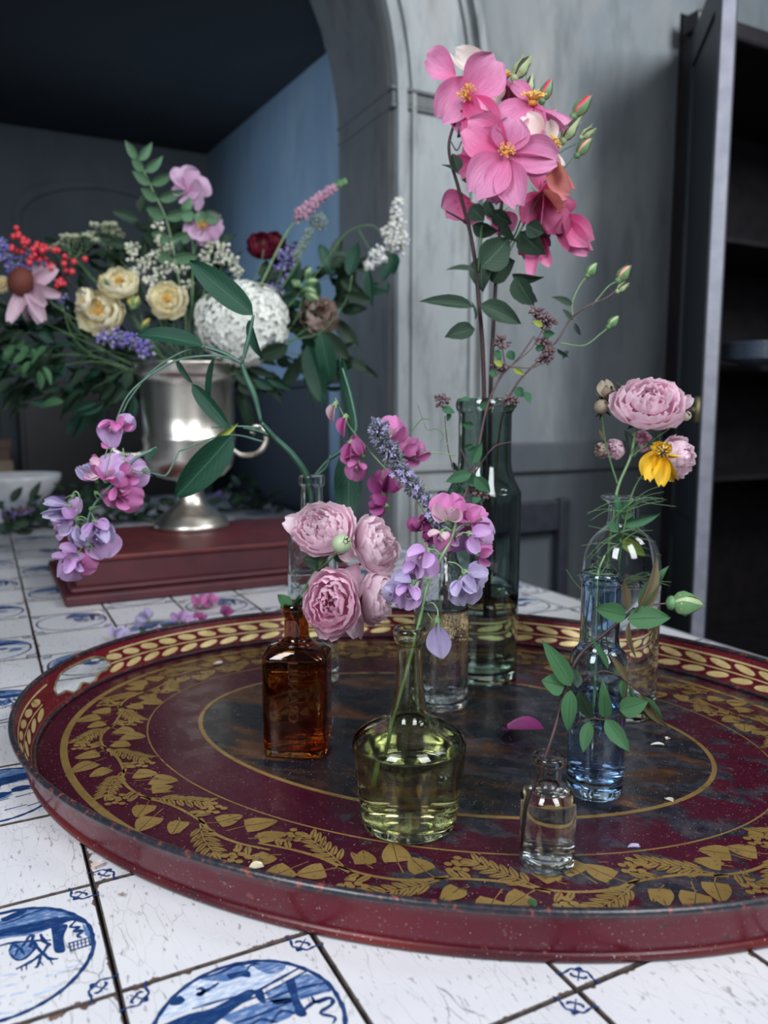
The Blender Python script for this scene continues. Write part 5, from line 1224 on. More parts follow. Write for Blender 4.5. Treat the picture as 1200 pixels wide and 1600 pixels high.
for p0, p1, w, m, roll, k in (((740, 480), (656, 466), 20, LF_DARK, 0.5, 0), ((750, 476), (818, 502), 30, LF_DARK, -0.3, 1), ((742, 514), (695, 524), 26, LF_DARK, 0.3, 2), ((742, 424), (698, 417), 12, LF_DARK, 0.9, 0),
        ((752, 418), (800, 370), 46, LF_DARK, 0.1, 1), ((756, 428), (802, 405), 44, LF_DARK, 0.4, 3), ((752, 400), (752, 455), 34, LF_DARK, 0.3, 2), ((805, 432), (832, 480), 34, LF_DARK, 0.5, 0), ((800, 428), (848, 442), 22, LF_DARK, 0.8, 1), ((806, 455), (840, 470), 24, LF_DARK, 0.2, 3),
        ((812, 362), (848, 402), 36, LF_DARK, 0.5, 1), ((822, 352), (850, 365), 26, LF_DARK, 0.2, 0), ((830, 345), (858, 372), 22, LF_DARK, 0.2, 2), ((735, 322), (756, 345), 26, LF_DARK, 0.3, 0), ((738, 352), (778, 365), 26, LF_DARK, 0.6, 2), ((760, 312), (770, 345), 24, LF_DARK, 0.8, 1),
        ((792, 300), (830, 316), 22, LF_DARK, 0.7, 3), ((716, 268), (708, 238), 18, LF_DARK, 0.4, 0), ((716, 272), (694, 252), 10, LF_DARK, 1.0, 1), ((714, 215), (722, 196), 12, LF_DARK, 1.0, 1), ((745, 290), (722, 278), 16, LF_DARK, .7, 2), ((770, 330), (798, 352), 26, LF_DARK, .5, 2), ((786, 345), (800, 380), 22, LF_DARK, .9, 1), ((742, 500), (742, 470), 6, LF_DARK, .9, 1)):
    lf(t, p0, p1, w * 1.1, 1.02 + 0.015 * (k - 1), m, roll, 0.0, k=k)
# ---------- thin branch of green buds
t = thing('budding_rose_twig', W(780, 700, 1.06), 'thin pale twig with four small green rosebuds leaning right out of the green bottle', 'flowers')
stem(t, [(772, 900, 1.06), (778, 700, 1.06), (800, 612, 1.05), (845, 560, 1.04), (872, 530, 1.03), (890, 500, 1.03), (915, 480, 1.02), (948, 465, 1.02), (965, 452, 1.02)], 1.05, 0.0016, G_TWIGP, 0.0009)
stem(t, [(876, 536, 1.03), (912, 540, 1.03), (938, 522, 1.03), (952, 510, 1.03)], 1.03, 0.0009, G_STEMP, 0.0007)
stem(t, [(896, 500, 1.03), (894, 475, 1.03), (905, 448, 1.03), (918, 430, 1.03)], 1.03, 0.0009, G_STEMP, 0.0007)
stem(t, [(925, 478, 1.02), (950, 448, 1.02), (964, 440, 1.02)], 1.03, 0.0008, G_STEMP, 0.0007)
bud(t, (917, 432), (932, 411), 1.03, BUD_G); bud(t, (950, 512), (966, 494), 1.03, BUD_G); bud(t, (965, 440), (984, 415), 1.02, BUD_S); bud(t, (964, 456), (980, 442), 1.02, BUD_D)
for p0, p1, w, r_ in (((895, 478), (864, 462), 12, .4), ((894, 500), (880, 482), 8, .2), ((888, 548), (878, 560), 8, .5), ((898, 505), (906, 525), 8, .3), ((870, 545), (890, 556), 9, .8)): lf(t, p0, p1, w, 1.03, LF_DARK, r_)
# ---------- oregano
t = thing('oregano_sprig', W(700, 900, 0.95), 'branching oregano sprig with purple-brown flower heads in the milk bottle', 'flowers')
OY = 0.955
stem(t, [(694, 960, 0.94), (700, 860, 0.945), (722, 785, 0.95), (740, 738, 0.95), (760, 640, OY), (782, 590, OY), (810, 560, OY), (835, 525, OY)], OY, 0.0019, G_TWIGP, 0.0009)
for a in ([(722, 785), (712, 745), (700, 700), (695, 650)], [(738, 745), (770, 700), (800, 690)], [(735, 740), (720, 700)], [(775, 600), (792, 575), (830, 575), (850, 565)], [(790, 580), (778, 560), (775, 585)], [(790, 575), (785, 545)], [(762, 640), (790, 625), (800, 615)], [(725, 780), (735, 775), (745, 765)], [(850, 560), (856, 530)], [(800, 570), (830, 545), (850, 512)]):
    stem(t, a, OY, 0.0009, G_TWIGP, 0.0006)
for i, (u, v, r) in enumerate(((838, 488, 12), (855, 503, 17), (848, 498, 14), (848, 535, 11), (852, 560, 13), (783, 535, 13), (780, 575, 12), (797, 625, 13), (692, 625, 14), (742, 768, 13), (728, 742, 12), (715, 748, 9), (857, 548, 10), (752, 772, 12))):
    cluster(t, W(u, v, OY), px(r, OY), 34, 0.0021, (M_OREG, M_OREG2) if i % 2 else (M_OREG2, M_OREG, M_OREG), i, flat=(1, 1, 1.5), shape=(1, 1, 0.8))
r = random.Random(4)
for u, v in ((700, 645), (690, 640), (740, 665), (725, 700), (708, 722), (752, 640), (735, 625), (795, 640), (762, 715), (748, 700), (715, 770), (728, 768), (705, 762), (720, 790), (738, 785), (745, 750), (848, 520), (836, 545), (862, 535), (795, 548), (772, 548), (770, 590), (820, 612), (806, 605), (700, 775), (730, 755)):
    a = r.uniform(0, 6.28); l = r.uniform(16, 26); lf(t, (u, v), (u + l * math.cos(a), v + l * 0.8 * math.sin(a)), l * 0.72, OY + r.uniform(-.01, .01), r.choice((LF_MINT, LF_MINT, LF_DEEP)), r.uniform(-1, 1))
for p0, p1, w in (((737, 740), (696, 752), 20), ((742, 745), (766, 770), 22), ((738, 725), (752, 690), 16)): lf(t, p0, p1, w, OY - 0.01, LF_MINT, 0.2)
for p0, p1, w in (((785, 572), (772, 563), 10), ((802, 575), (820, 585), 9), ((848, 510), (832, 500), 9)): lf(t, p0, p1, w, OY - 0.01, LF_YEL, 0.2)
# ---------- catmint spike
t = thing('catmint_spike', W(700, 860, 0.93), 'arching grey-violet catmint spike leaning left from the milk bottle', 'flowers')
CYY = 0.925
P = [(690, 930, 0.935), (700, 870, 0.93), (690, 830, 0.925), (672, 790, 0.92), (640, 755, 0.915), (615, 715, 0.91), (595, 680, 0.91), (590, 665, 0.91)]
stem(t, P, CYY, 0.0016, G_TWIGP, 0.001)
C_ = catmull([W(*p) for p in P[2:]], 5); r = random.Random(5)
for i, c in enumerate(C_):
    cluster(t, c, 0.0125 if i > 7 else 0.009, 34, 0.0018, (M_LAV, M_LAV, M_LAV, M_LAV, M_LAVF), 50 + i, flat=(0.8, 0.8, 1.9), shape=(1, 1, 0.9))
def lipflower(parent, c, s, m, seed, name='floret'):
    r = random.Random(seed); q = Vector((r.uniform(-1, 1), -1.4, r.uniform(-.4, .8))).normalized()
    part(name, LIP, parent, Matrix.Translation(c) @ Vector((0, 0, 1)).rotation_difference(q).to_matrix().to_4x4() @ Matrix.Rotation(r.uniform(0, 6), 4, 'Z') @ Matrix.Scale(s, 4), m=m)
mb = MB()
for k in range(5):
    a = 2 * PI * k / 5; vs = [(0.1 * math.cos(a - 1), 0.1 * math.sin(a - 1), 0), (0.1 * math.cos(a + 1), 0.1 * math.sin(a + 1), 0), (0.75 * math.cos(a - .38), 0.75 * math.sin(a - .38), .3), (0.75 * math.cos(a + .38), 0.75 * math.sin(a + .38), .3), (1.0 * math.cos(a), 1.0 * math.sin(a), .15), (0.5 * math.cos(a), .5 * math.sin(a), .05)]
    mb.add(vs, [(0, 1, 5), (0, 5, 2), (1, 3, 5), (5, 3, 4), (5, 4, 2)], [(0, 0), (0, 0), (.8, -1), (.8, 1), (1, 0), (.5, 0)])
LIP = mb.mesh('floret', None); 
for i, (u, v) in enumerate(((612, 742), (606, 690), (650, 762), (640, 740), (664, 776), (622, 735), (630, 750), (598, 700), (588, 690), (676, 800), (668, 805), (615, 698), (600, 668), (580, 672), (628, 738), (648, 768))): lipflower(t, W(u, v, 0.905), px(6, .9), M_LAVF, i)
# ---------- pink sweet peas leaning left from the milk bottle
t = thing('pink_sweet_pea_sprig', W(690, 900, 0.94), 'sweet pea spray of pink and magenta flowers behind the catmint spike', 'flowers')
PYY = 0.945
stem(t, [(684, 1040, 0.93), (688, 900, 0.94), (680, 840, 0.94), (650, 780, 0.945), (600, 730, 0.95), (572, 698, 0.95), (545, 665, 0.95), (524, 622, 0.95)], PYY, 0.0012, G_STEMP, 0.0008)
SP = (PT_SPINK, PT_SPINK, PT_SCREAM); SM = (PT_SMAG, PT_SMAG, PT_SPINK); SL = (PT_SLIL, PT_SLIL, PT_SCREAM); SF = (PT_SFADE, PT_SFADE, PT_SFADE)
sweetpea(t, 612, 690, 0.955, 52, 5, (0.1, 0.1, 1), SP, 1, 1, (600, 730)); sweetpea(t, 648, 715, 0.95, 40, 30, (0.5, 0.1, 1), SP, 0, 2, (620, 735)); sweetpea(t, 630, 712, 0.945, 44, 75, (0.6, -0.2, 0.8), SP, 3, 3)
sweetpea(t, 566, 712, 0.945, 46, -60, (-0.5, 0.1, 1), SP, 2, 4, (575, 700)); sweetpea(t, 600, 770, 0.95, 50, -5, (-0.3, 0.2, 1), SM, 3, 5, (598, 735)); sweetpea(t, 602, 790, 0.945, 40, -75, (-0.5, 0, 1), SM, 0, 6)
sweetpea(t, 560, 722, 0.94, 34, 200, (0, 0, 1), SP, 1, 7)
for i, (u, v, w, l, m) in enumerate(((524, 630, 13, 32, PT_SCREAM), (540, 650, 14, 34, PT_SPINK), (549, 690, 16, 38, PT_SPINK))):
    f = lf(t, (u, v), (u - 4 + i, v + l), w, 0.945, m, 0.3, name='closed_flower', meshes=[blade('closed_flower', P_OV, 8, 6, 0.25, 0.05, 0.5, 0, 0, 0, 90 + i)]); c = W(u, v, 0.945); part('calyx', CALYX, f, orient(c, (0, 0, -1), 0, (0.012,) * 3))
stem(t, [(630, 690), (645, 672), (658, 656), (672, 655)], PYY, 0.0007, G_STEM); stem(t, [(628, 695), (650, 705), (690, 708), (712, 712)], PYY, 0.0007, G_STEMP, name='tendril')
stem(t, [(660, 655), (655, 640), (653, 632)], PYY, 0.0004, G_STEM, name='tendril'); stem(t, [(662, 660), (668, 672), (680, 670), (690, 675), (693, 684), (688, 690)], PYY, 0.0004, G_STEM, name='tendril'); stem(t, [(690, 708), (698, 695), (704, 682), (700, 670), (692, 672), (694, 680)], PYY, 0.0005, G_STEMP, name='tendril')
# dark leafy growth behind the milk bottle neck
for i, (u, v) in enumerate(((650, 830), (665, 845), (655, 815))): sweetpea(t, u, v, 0.935, 26, i * 50, (0, 0, 1), SM, i, 20 + i)
# ---------- sprig in the demijohn
t = thing('lilac_sweet_pea_sprig', W(598, 1215, 0.655), 'sweet pea stem with pink and lilac flowers standing in the demijohn', 'flowers')
DY = 0.665
stem(t, [(600, 1218, 0.655), (612, 1130, 0.655), (638, 1040, 0.655), (655, 972, 0.66), (668, 915, 0.665), (690, 870, 0.67), (706, 840, 0.675), (712, 812, 0.675), (708, 795, 0.675)], DY, 0.0018, G_STEMP, 0.001, sides=8)
sweetpea(t, 700, 815, 0.675, 56, 0, (-0.2, 0.2, 1), (PT_SPINK, PT_SCREAM, PT_SCREAM), 2, 31, (708, 812)); sweetpea(t, 712, 805, 0.68, 44, 75, (0.3, 0.3, 0.8), SP, 0, 32); sweetpea(t, 690, 830, 0.672, 38, 190, (-0.4, 0.0, 1), (PT_SPINK, PT_SCREAM, PT_SCREAM), 1, 33, (705, 830))
sweetpea(t, 705, 830, 0.685, 44, 120, (0, 0, 1), SL, 3, 34); sweetpea(t, 733, 818, 0.675, 50, 62, (0.3, 0.1, 1), SP, 1, 35, (708, 835))
sweetpea(t, 735, 835, 0.67, 54, 110, (0.2, -0.2, 1), SL, 3, 36, (712, 840)); sweetpea(t, 748, 868, 0.672, 36, 80, (0.4, -0.4, 1), SP, 1, 37)
sweetpea(t, 668, 860, 0.66, 52, 215, (-0.3, 0.1, 1), SL, 3, 38, (690, 868)); sweetpea(t, 650, 880, 0.665, 40, 200, (-0.2, -0.2, 1), SL, 1, 39)
sweetpea(t, 728, 895, 0.66, 56, 128, (0.3, -0.1, 1), SF, 3, 40, (700, 878)); sweetpea(t, 722, 905, 0.662, 52, 168, (0, -0.1, 1), SF, 2, 41)
sweetpea(t, 645, 910, 0.66, 50, 245, (-0.3, 0, 1), SF, 3, 42, (672, 905)); sweetpea(t, 640, 915, 0.655, 46, 195, (0, 0, 1), SL, 2, 43); sweetpea(t, 622, 925, 0.66, 36, 260, (-0.3, 0, 1), SF, 1, 44)
f = lf(t, (683, 975), (692, 1030), 40, 0.645, PT_SFADE, 0.1, name='closed_flower', meshes=[blade('closed_flower', P_OV, 10, 8, 0.1, 0.02, 0.35, 0.02, 0, 0, 99)])
part('calyx', CALYXL, f, orient(W(683, 968, 0.645), W(683, 1000, 0.645) - W(683, 968, 0.645), 0, (0.011,) * 3)); stem(t, [(664, 945, 0.66), (676, 942, 0.655), (684, 955, 0.648), (683, 970, 0.645)], DY, 0.0006, G_STEMP)
stem(t, [(668, 958), (674, 966), (682, 972)], 0.65, 0.0004, G_STEMP, name='tendril')
# ---------- pink garden roses in the amber bottle
t = thing('garden_rose_stem', W(470, 1040, 0.80), 'stem of four full pale pink garden roses and a seed pod in the amber bottle', 'flowers')
stem(t, [(452, 1110, 0.81), (462, 1020, 0.81), (468, 950, 0.80), (485, 905, 0.80), (515, 865, 0.80), (535, 850, 0.80)], 0.80, 0.0020, G_STEM, 0.0015)
stem(t, [(485, 905, 0.80), (530, 890, 0.815), (570, 880, 0.82)], 0.80, 0.0016, G_TWIG, 0.0012); stem(t, [(498, 885, 0.80), (505, 860, 0.80), (510, 840, 0.80)], 0.8, 0.0015, G_STEM)
cabbage(t, W(517, 942, 0.765), px(50, 0.765), (-0.12, 0.05, 1), PT_PALE, 1, scale2=(0.94, 1.14, 1), spin=0)
cabbage(t, W(505, 826, 0.79), px(48, 0.79), (-0.25, 0.45, 0.9), PT_PALE2, 2, scale2=(1.12, 0.95, 1), spin=0)
cabbage(t, W(586, 852, 0.82), px(46, 0.82), (0.75, 0.35, 0.75), PT_PALE2, 3, scale2=(0.9, 1.15, 1), spin=0)
cabbage(t, W(588, 932, 0.81), px(42, 0.81), (0.9, -0.15, 0.55), PT_PALE2, 4, scale2=(0.9, 1.12, 1), spin=0)
f = single_rose(t, 560, 940, 0.80, [(538, 990, 40, PT_PALE2, 1, 0.2), (556, 1000, 34, PT_PALE2, 0, 0.4, 0.0), (444, 812, 36, PT_PALE2, 0, 0.2, 0.0, PETAL, (490, 835)), (452, 840, 34, PT_PALE2, 2, 0.3, -0.01, PETAL, (500, 845)), (492, 862, 30, PT_PALE, 1, 0.2, 0, PETAL, (515, 850)), (545, 925, 40, PT_PALE, 2, 0.4, 0, PETAL, (560, 880)), (552, 872, 30, PT_PALE2, 3, 0.4, -0.01, PETAL, (530, 850))], 0, name='loose_petals')
c = W(534, 850, 0.755); hp = part('seed_pod', mesh('seed_pod', *ball(1, 14, 9)[:2], simple('pod_pale_green', (0.42, 0.50, 0.32), (0.30, 0.38, 0.22), 0.45, 60)), t, facing(c, (0.4, 0.35, 0.8), px(16, 0.755)))
part('pod_crown', CALYXL, hp, orient(c + Vector((0.004, -0.008, 0.004)), Vector((0.4, -0.8, 0.4)), 0, (0.006, 0.008, 0.008)), m=M_DRYB)
stem(t, [(528, 862, 0.76), (512, 878, 0.78), (498, 890, 0.80)], .78, 0.0013, G_STEM)
for p0, p1, w, m in (((455, 950), (432, 930), 22, LF_MID), ((462, 955), (486, 925), 24, LF_DARK), ((458, 958), (470, 930), 18, LF_MID), ((500, 880), (474, 870), 30, LF_DARK), ((470, 965), (455, 948), 16, LF_DARK), ((520, 870), (548, 872), 16, LF_DARK), ((472, 845), (458, 830), 14, LF_DARK)): lf(t, p0, p1, w, 0.80, m, 0.4)
# ---------- tall pale rose spray in the wide clear bottle
t = thing('pale_rose_spray', W(965, 1060, 0.915), 'spray of pale pink roses with dried spent heads in the wide clear bottle', 'flowers')
RY = 0.905
stem(t, [(942, 1110, 0.92), (948, 1000, 0.915), (950, 880, 0.91), (960, 800, RY), (966, 760, RY), (985, 715, RY), (992, 680, RY), (1000, 655, RY)], RY, 0.0022, G_STEMP, 0.0014)
stem(t, [(966, 760, RY), (955, 725, RY), (946, 690, RY), (941, 650, RY), (942, 632, RY)], RY, 0.0012, G_STEM, 0.0009)
stem(t, [(985, 715, RY), (1010, 695, RY), (1045, 670, RY), (1068, 652, RY)], RY, 0.0011, G_STEM, 0.0008); stem(t, [(1000, 700, RY), (1030, 690, 0.91), (1055, 700, 0.92)], RY, 0.0011, G_STEM, 0.0008)
cabbage(t, W(1014, 630, 0.885), px(52, 0.885), (-0.1, 0.35, 1), PT_PALE2, 7, scale2=(1.10, 0.88, 1), spin=0)
cabbage(t, W(1056, 716, 0.915), px(36, 0.915), (0.6, -0.1, 0.8), PT_PALE2, 8)
cabbage(t, W(962, 702, 0.915), px(25, 0.915), (-0.7, -0.1, 0.6), PT_PALE2, 9, layers=range(3, 8)); cabbage(t, W(942, 704, 0.925), px(18, 0.92), (-0.8, 0, 0.5), PT_PEACH, 10, layers=range(3, 8)); cabbage(t, W(1000, 690, 0.925), px(26, 0.925), (0.1, 0.0, 1), PT_PALE, 12, layers=range(3, 8))
single_rose(t, 1050, 640, 0.89, [(1080, 618, 22, PT_PALE2, 2, 0.3), (1048, 664, 40, PT_PALE2, 1, 0.2, -0.005)], 0, name='loose_petals')
single_rose(t, 946, 622, 0.90, [(944, 594, 26, PT_DRY, 3, 0.2), (956, 604, 22, PT_DRY, 1, 0.5)], 0, name='spent_head')
for u, v, n_ in ((945, 628, 30), (955, 612, 26), (1068, 640, 16), (975, 608, 18)): cluster(t, W(u, v, 0.905), px(11, .9), n_, 0.0019, (M_DRYB,), int(u), 'spent_stamens', (0.6, 0.6, 2.2))
f = part('spent_head', mesh('spent_head', *ball(1, 10, 7)[:2], simple('spent_pod', (0.62, 0.58, 0.44), (0.45, 0.38, 0.28), 0.6, 60)), t, facing(W(1072, 650, RY), (0.3, 0.3, 1), px(8, RY))); part('spent_head', f.data, t, facing(W(940, 636, RY), (0.3, 0.3, 1), px(12, RY)), m=simple('spent_pod_dark', (0.30, 0.25, 0.18), (0.2, 0.15, 0.1), 0.7, 60))
r = random.Random(8)
for k in range(12): a = r.uniform(0.3, 2.8); u0, v0 = r.choice(((942, 640), (952, 620), (972, 612))); lf(t, (u0, v0), (u0 + 16 * math.cos(a), v0 + 18 * math.sin(a)), 4, RY, LF_SHADE, r.uniform(-1, 1), name='sepal')
for p0, p1, w, m in (((985, 715), (1000, 690), 12, LF_DARK), ((992, 745), (1040, 740), 9, LF_BRONZE), ((945, 690), (936, 670), 9, LF_BRONZE), ((988, 700), (978, 672), 16, LF_DARK), ((1000, 660), (980, 668), 10, LF_DARK), ((1010, 700), (1030, 672), 8, LF_DARK)): lf(t, p0, p1, w, RY, m, 0.5)
# mint-like leaves at the bottle mouth
t = thing('mint_sprig', W(972, 900, 0.905), 'small crinkled mint sprig at the mouth of the wide clear bottle', 'leaves')
stem(t, [(968, 960, 0.91), (966, 880, 0.90), (965, 800, 0.90)], .9, 0.0012, G_STEM)
for p0, p1, w, m in (((968, 820), (1038, 806), 17, LF_MINT), ((966, 810), (962, 770), 14, LF_MINT), ((970, 800), (992, 806), 20, LF_PALE), ((968, 840), (1008, 866), 22, LF_YEL), ((966, 835), (990, 850), 24, LF_MINT), ((966, 830), (948, 815), 16, LF_MINT), ((972, 795), (990, 775), 14, LF_MINT)): lf(t, p0, p1, w, 0.89, m, 0.3)
# ---------- yellow coreopsis
t = thing('yellow_coreopsis', W(955, 1040, 0.90), 'golden yellow coreopsis with drooping petals and threadlike leaves', 'flowers')
KY = 0.885
stem(t, [(960, 1090, 0.91), (962, 960, 0.90), (970, 860, 0.89), (985, 780, KY), (1005, 740, KY), (1030, 712, KY)], KY, 0.0013, G_STEM, 0.0009)
single_rose(t, 1033, 706, KY - 0.012, [(1003, 738, 27, PT_YEL, 1, 0.5, 0.0, PETAL, (1026, 702)), (1012, 748, 27, PT_YEL, 0, 0.2, -0.01), (1034, 758, 26, PT_YEL, 0, -0.1, -0.01), (1052, 754, 22, PT_YEL, 1, 0.3, 0.0), (1022, 696, 22, PT_YEL, 3, 0.4, -0.01), (1044, 694, 22, PT_YEL, 3, 0.3, -0.01), (1060, 714, 8, PT_YEL, 0, 1.0, 0.0)], 9, (0, 0.3, 1), name='flower')
cluster(t, W(1035, 705, KY - 0.026), px(9, KY), 40, 0.0012, (M_DRYB, M_DRYB, M_ANTH), 77, 'dark_disc', (0.7, 0.7, 2), (1, 0.6, 1))
r = random.Random(21)
for nodev, base in ((832, (968, 832)), (850, (968, 850)), (800, (976, 800)), (918, (975, 915)), (905, (975, 905)), (782, (990, 782))):
    for k in range(7):
        a = r.uniform(-0.6, 0.6) if k > 2 else r.uniform(2.0, 4.2); l = r.uniform(40, 78); u0, v0 = base
        P_ = [(u0, v0), (u0 + l * .5 * math.cos(a), v0 - 6 + l * .5 * math.sin(a)), (u0 + l * math.cos(a), v0 + l * .95 * math.sin(a) + r.uniform(-12, 6))]
        stem(t, P_, KY + r.uniform(-.01, .01), 0.0007, G_STEM, 0.0003, name='thread_leaf', sides=4)
for P_ in ([(958, 960), (925, 935), (900, 912), (885, 890)], [(930, 940), (922, 905), (926, 880)], [(945, 930), (935, 895), (928, 885)], [(955, 905), (930, 918), (905, 940)]): stem(t, P_, KY, 0.0008, G_STEM, 0.0004, name='thread_leaf', sides=4)
# stems with feathery leaves standing in the pale blue bottle
t = thing('feathery_stem', W(930, 1150, 0.708), 'pale green stem with threadlike leaves standing in the slim blue bottle', 'leaves')
stem(t, [(925, 1140, 0.705), (930, 1060, 0.708), (932, 980, 0.708), (934, 900, 0.71), (945, 868, 0.715)], .71, 0.0013, G_STEMP, 0.0009); stem(t, [(940, 1120, 0.715), (916, 1000, 0.712), (922, 920, 0.712)], .71, 0.001, G_STEM, 0.0008)
for k in range(16): a = r.uniform(0, 6.28); l = r.uniform(22, 48); stem(t, [(938, 898), (938 + l * .5 * math.cos(a), 898 + l * .2 * math.sin(a) - 4), (938 + l * math.cos(a), 900 + l * .45 * math.sin(a))], 0.712 + r.uniform(-.006, .006), 0.0006, G_STEM, 0.0003, name='thread_leaf', sides=4)
# ---------- leafy rose twig in the smallest bottle
t = thing('leafy_rose_twig', W(816, 1330, 0.588), 'red-stemmed rose twig with green leaves and one green bud in the smallest bottle', 'leaves')
SY = 0.60
stem(t, [(818, 1325, 0.585), (832, 1240, 0.588), (856, 1172, 0.592), (872, 1120, 0.60), (882, 1075, 0.605), (905, 1025, 0.61), (945, 990, 0.61), (975, 965, 0.61), (992, 950, 0.61)], SY, 0.0018, G_TWIG, 0.0012, sides=8)
stem(t, [(905, 1070, 0.605), (930, 1052, 0.60), (952, 1050, 0.60), (985, 1070, 0.60), (1005, 1085, 0.60)], SY, 0.0007, G_TWIG, 0.0006)
stem(t, [(900, 1130, 0.60), (925, 1123, 0.60), (945, 1124, 0.60), (968, 1116, 0.60)], SY, 0.0006, G_TWIG, 0.0006); stem(t, [(882, 1085, 0.605), (892, 1135, 0.60), (905, 1125, 0.6)], SY, 0.0006, G_TWIG)
stem(t, [(990, 955, 0.61), (1015, 946, 0.61), (1050, 942, 0.61)], SY, 0.0009, G_TWIGP, 0.0008)
bud(t, (1046, 942), (1098, 944), 0.61, BUD_G, 0, 1.15)
for p0, p1, w, m, roll, dy in (((978, 962), (922, 950), 32, LF_MID, 0.15, -0.01), ((980, 968), (1048, 962), 38, LF_MID, -0.2, -0.01), ((992, 962), (1040, 876), 30, LF_BRONZE, 0.7, 0.0), ((1000, 955), (1042, 880), 24, LF_MID, -0.5, 0.01), ((980, 955), (968, 902), 14, LF_BRONZE, 0.6, 0.0), ((984, 972), (986, 1028), 11, LF_BRONZE, 0.6, -0.01),
        ((892, 1072), (850, 1002), 30, LF_MID, 0.2, 0.0), ((882, 1072), (850, 1064), 38, LF_MID, 0.1, -0.005), ((892, 1078), (886, 1145), 26, LF_MID, 0.1, -0.01), ((902, 1075), (896, 1038), 20, LF_DARK, 0.5, 0.01), ((905, 1078), (925, 1120), 26, LF_DARK, 0.4, 0.01),
        ((950, 1045), (925, 995), 11, LF_MID, 0.4, 0.0), ((980, 1065), (954, 1022), 13, LF_BRONZE, 0.3, 0.0), ((946, 1122), (942, 1066), 22, LF_MID, 0.1, -0.01), ((946, 1124), (985, 1174), 28, LF_MID, 0.1, -0.015), ((922, 1128), (910, 1176), 22, LF_MID, 0.2, -0.01), ((968, 1110), (1012, 1096), 34, LF_MID, 0.1, -0.01),
        ((984, 1070), (1018, 1140), 10, LF_MID, 0.8, 0.0), ((1000, 1082), (1042, 1146), 18, LF_BRONZE, 0.5, -0.01), ((1006, 1088), (1040, 1140), 14, LF_MID, -0.6, 0.0), ((975, 1060), (972, 1092), 13, LF_MID, 0.4, 0.0), ((968, 1045), (958, 1055), 8, LF_MID, 0.4, 0)):
    lf(t, p0, p1, w, SY, m, roll, dy)
# ---------- perennial sweet pea vine in the embossed bottle, arching to the left
t = thing('sweet_pea_vine', W(487, 950, 1.025), 'arching sweet pea vine with long leaves and drooping mauve flowers in the aqua bottle', 'flowers')
VY = 1.02
M_VINE = G_STEMB
def wing_stem(pts, w, Y): 
    P = [W(p[0], p[1], p[2] if len(p) > 2 else Y) for p in pts]; part('stem', mesh('stem', *tube(P, 0.0016, 0.0013, 6)[:2], M_VINE), t)
    C = catmull(P, 5); vs = []; fs = []
    for i, c in enumerate(C):
        d = (C[min(i + 1, len(C) - 1)] - C[max(i - 1, 0)]).normalized(); s = d.cross(CF).normalized() * px(w, Y) / 2 * 0.8 * (0.55 + 0.45 * math.sin(PI * i / (len(C) - 1)))
        vs += [c + s + CF * 0.0004, c + CF * 0.0008, c - s + CF * 0.0004, c - CF * 0.0008]
    for i in range(len(C) - 1):
        for k in range(4): a = 4 * i + k; b_ = 4 * i + (k + 1) % 4; fs.append((a, b_, b_ + 4, a + 4))
    part('stem_wing', mesh('stem_wing', vs, fs, simple('winged_stem_green', (0.06, 0.16, 0.11), (0.04, 0.12, 0.08), 0.5, 60)), t)
wing_stem([(492, 960, 1.03), (490, 860, 1.03), (484, 760, 1.025), (460, 715, 1.0), (430, 685, 0.98), (408, 660, 0.96)], 14, 1.0)
wing_stem([(484, 745, 1.03), (450, 705, 1.04), (420, 680, 1.02), (380, 668, 0.99)], 9, 1.0)
wing_stem([(408, 660, 0.96), (398, 620, 0.95), (385, 590, 0.945), (378, 568, 0.94)], 12, 0.95)
wing_stem([(378, 568, 0.94), (350, 552, 0.935), (320, 542, 0.93)], 9, 0.94)
wing_stem([(378, 568, 0.94), (388, 530, 0.935), (396, 492, 0.93)], 9, 0.94)
stem(t, [(376, 565, 0.94), (340, 556, 0.935), (280, 562, 0.93), (230, 590, 0.925), (200, 618, 0.92), (182, 655, 0.92)], .93, 0.0014, G_STEMB, 0.001); stem(t, [(320, 541, 0.93), (285, 550, 0.93), (240, 578, 0.935), (205, 620, 0.935), (192, 645, 0.935)], .93, 0.0012, G_STEMB, 0.001)
stem(t, [(408, 668, 0.96), (370, 666, 0.95), (330, 668, 0.945)], .95, 0.0011, G_STEMB, 0.0009); stem(t, [(410, 690, 0.97), (370, 680, 0.96), (330, 685, 0.94), (280, 705, 0.93)], .95, 0.0013, G_STEMB, 0.001)
stem(t, [(245, 700, 0.925), (210, 718, 0.92), (180, 752, 0.915), (150, 785, 0.915), (138, 810, 0.915), (136, 845, 0.915), (138, 862, 0.915)], .92, 0.0020, G_STEMB, 0.0009); stem(t, [(280, 705, 0.93), (262, 740, 0.925), (248, 742, 0.92), (225, 735, 0.92)], .92, 0.0011, G_STEMB, 0.001)
for p0, p1, w, m, roll, Y in (((395, 492), (298, 412), 40, LF_DEEP, 0.15, 0.93), ((318, 541), (208, 508), 28, LF_DEEP, 0.5, 0.93), ((300, 600), (366, 672), 26, LF_DEEP, 0.4, 0.945), ((362, 680), (274, 782), 52, LF_DEEP, -0.2, 0.93), ((276, 560), (298, 600), 12, LF_DEEP, 0.7, 0.94), ((335, 560), (318, 640), 12, LF_DEEP, 0.6, 0.96), ((390, 500), (400, 560), 18, LF_DEEP, 0.7, 0.95), ((545, 700), (545, 818), 44, LF_DEEP, 0.1, 1.0), ((548, 690), (520, 560), 26, LF_DEEP, 0.8, 1.02), ((245, 700), (232, 720), 9, LF_DEEP, .6, .92)):
    lf(t, p0, p1, w, Y, m, roll, 0.0, LONGLEAF)
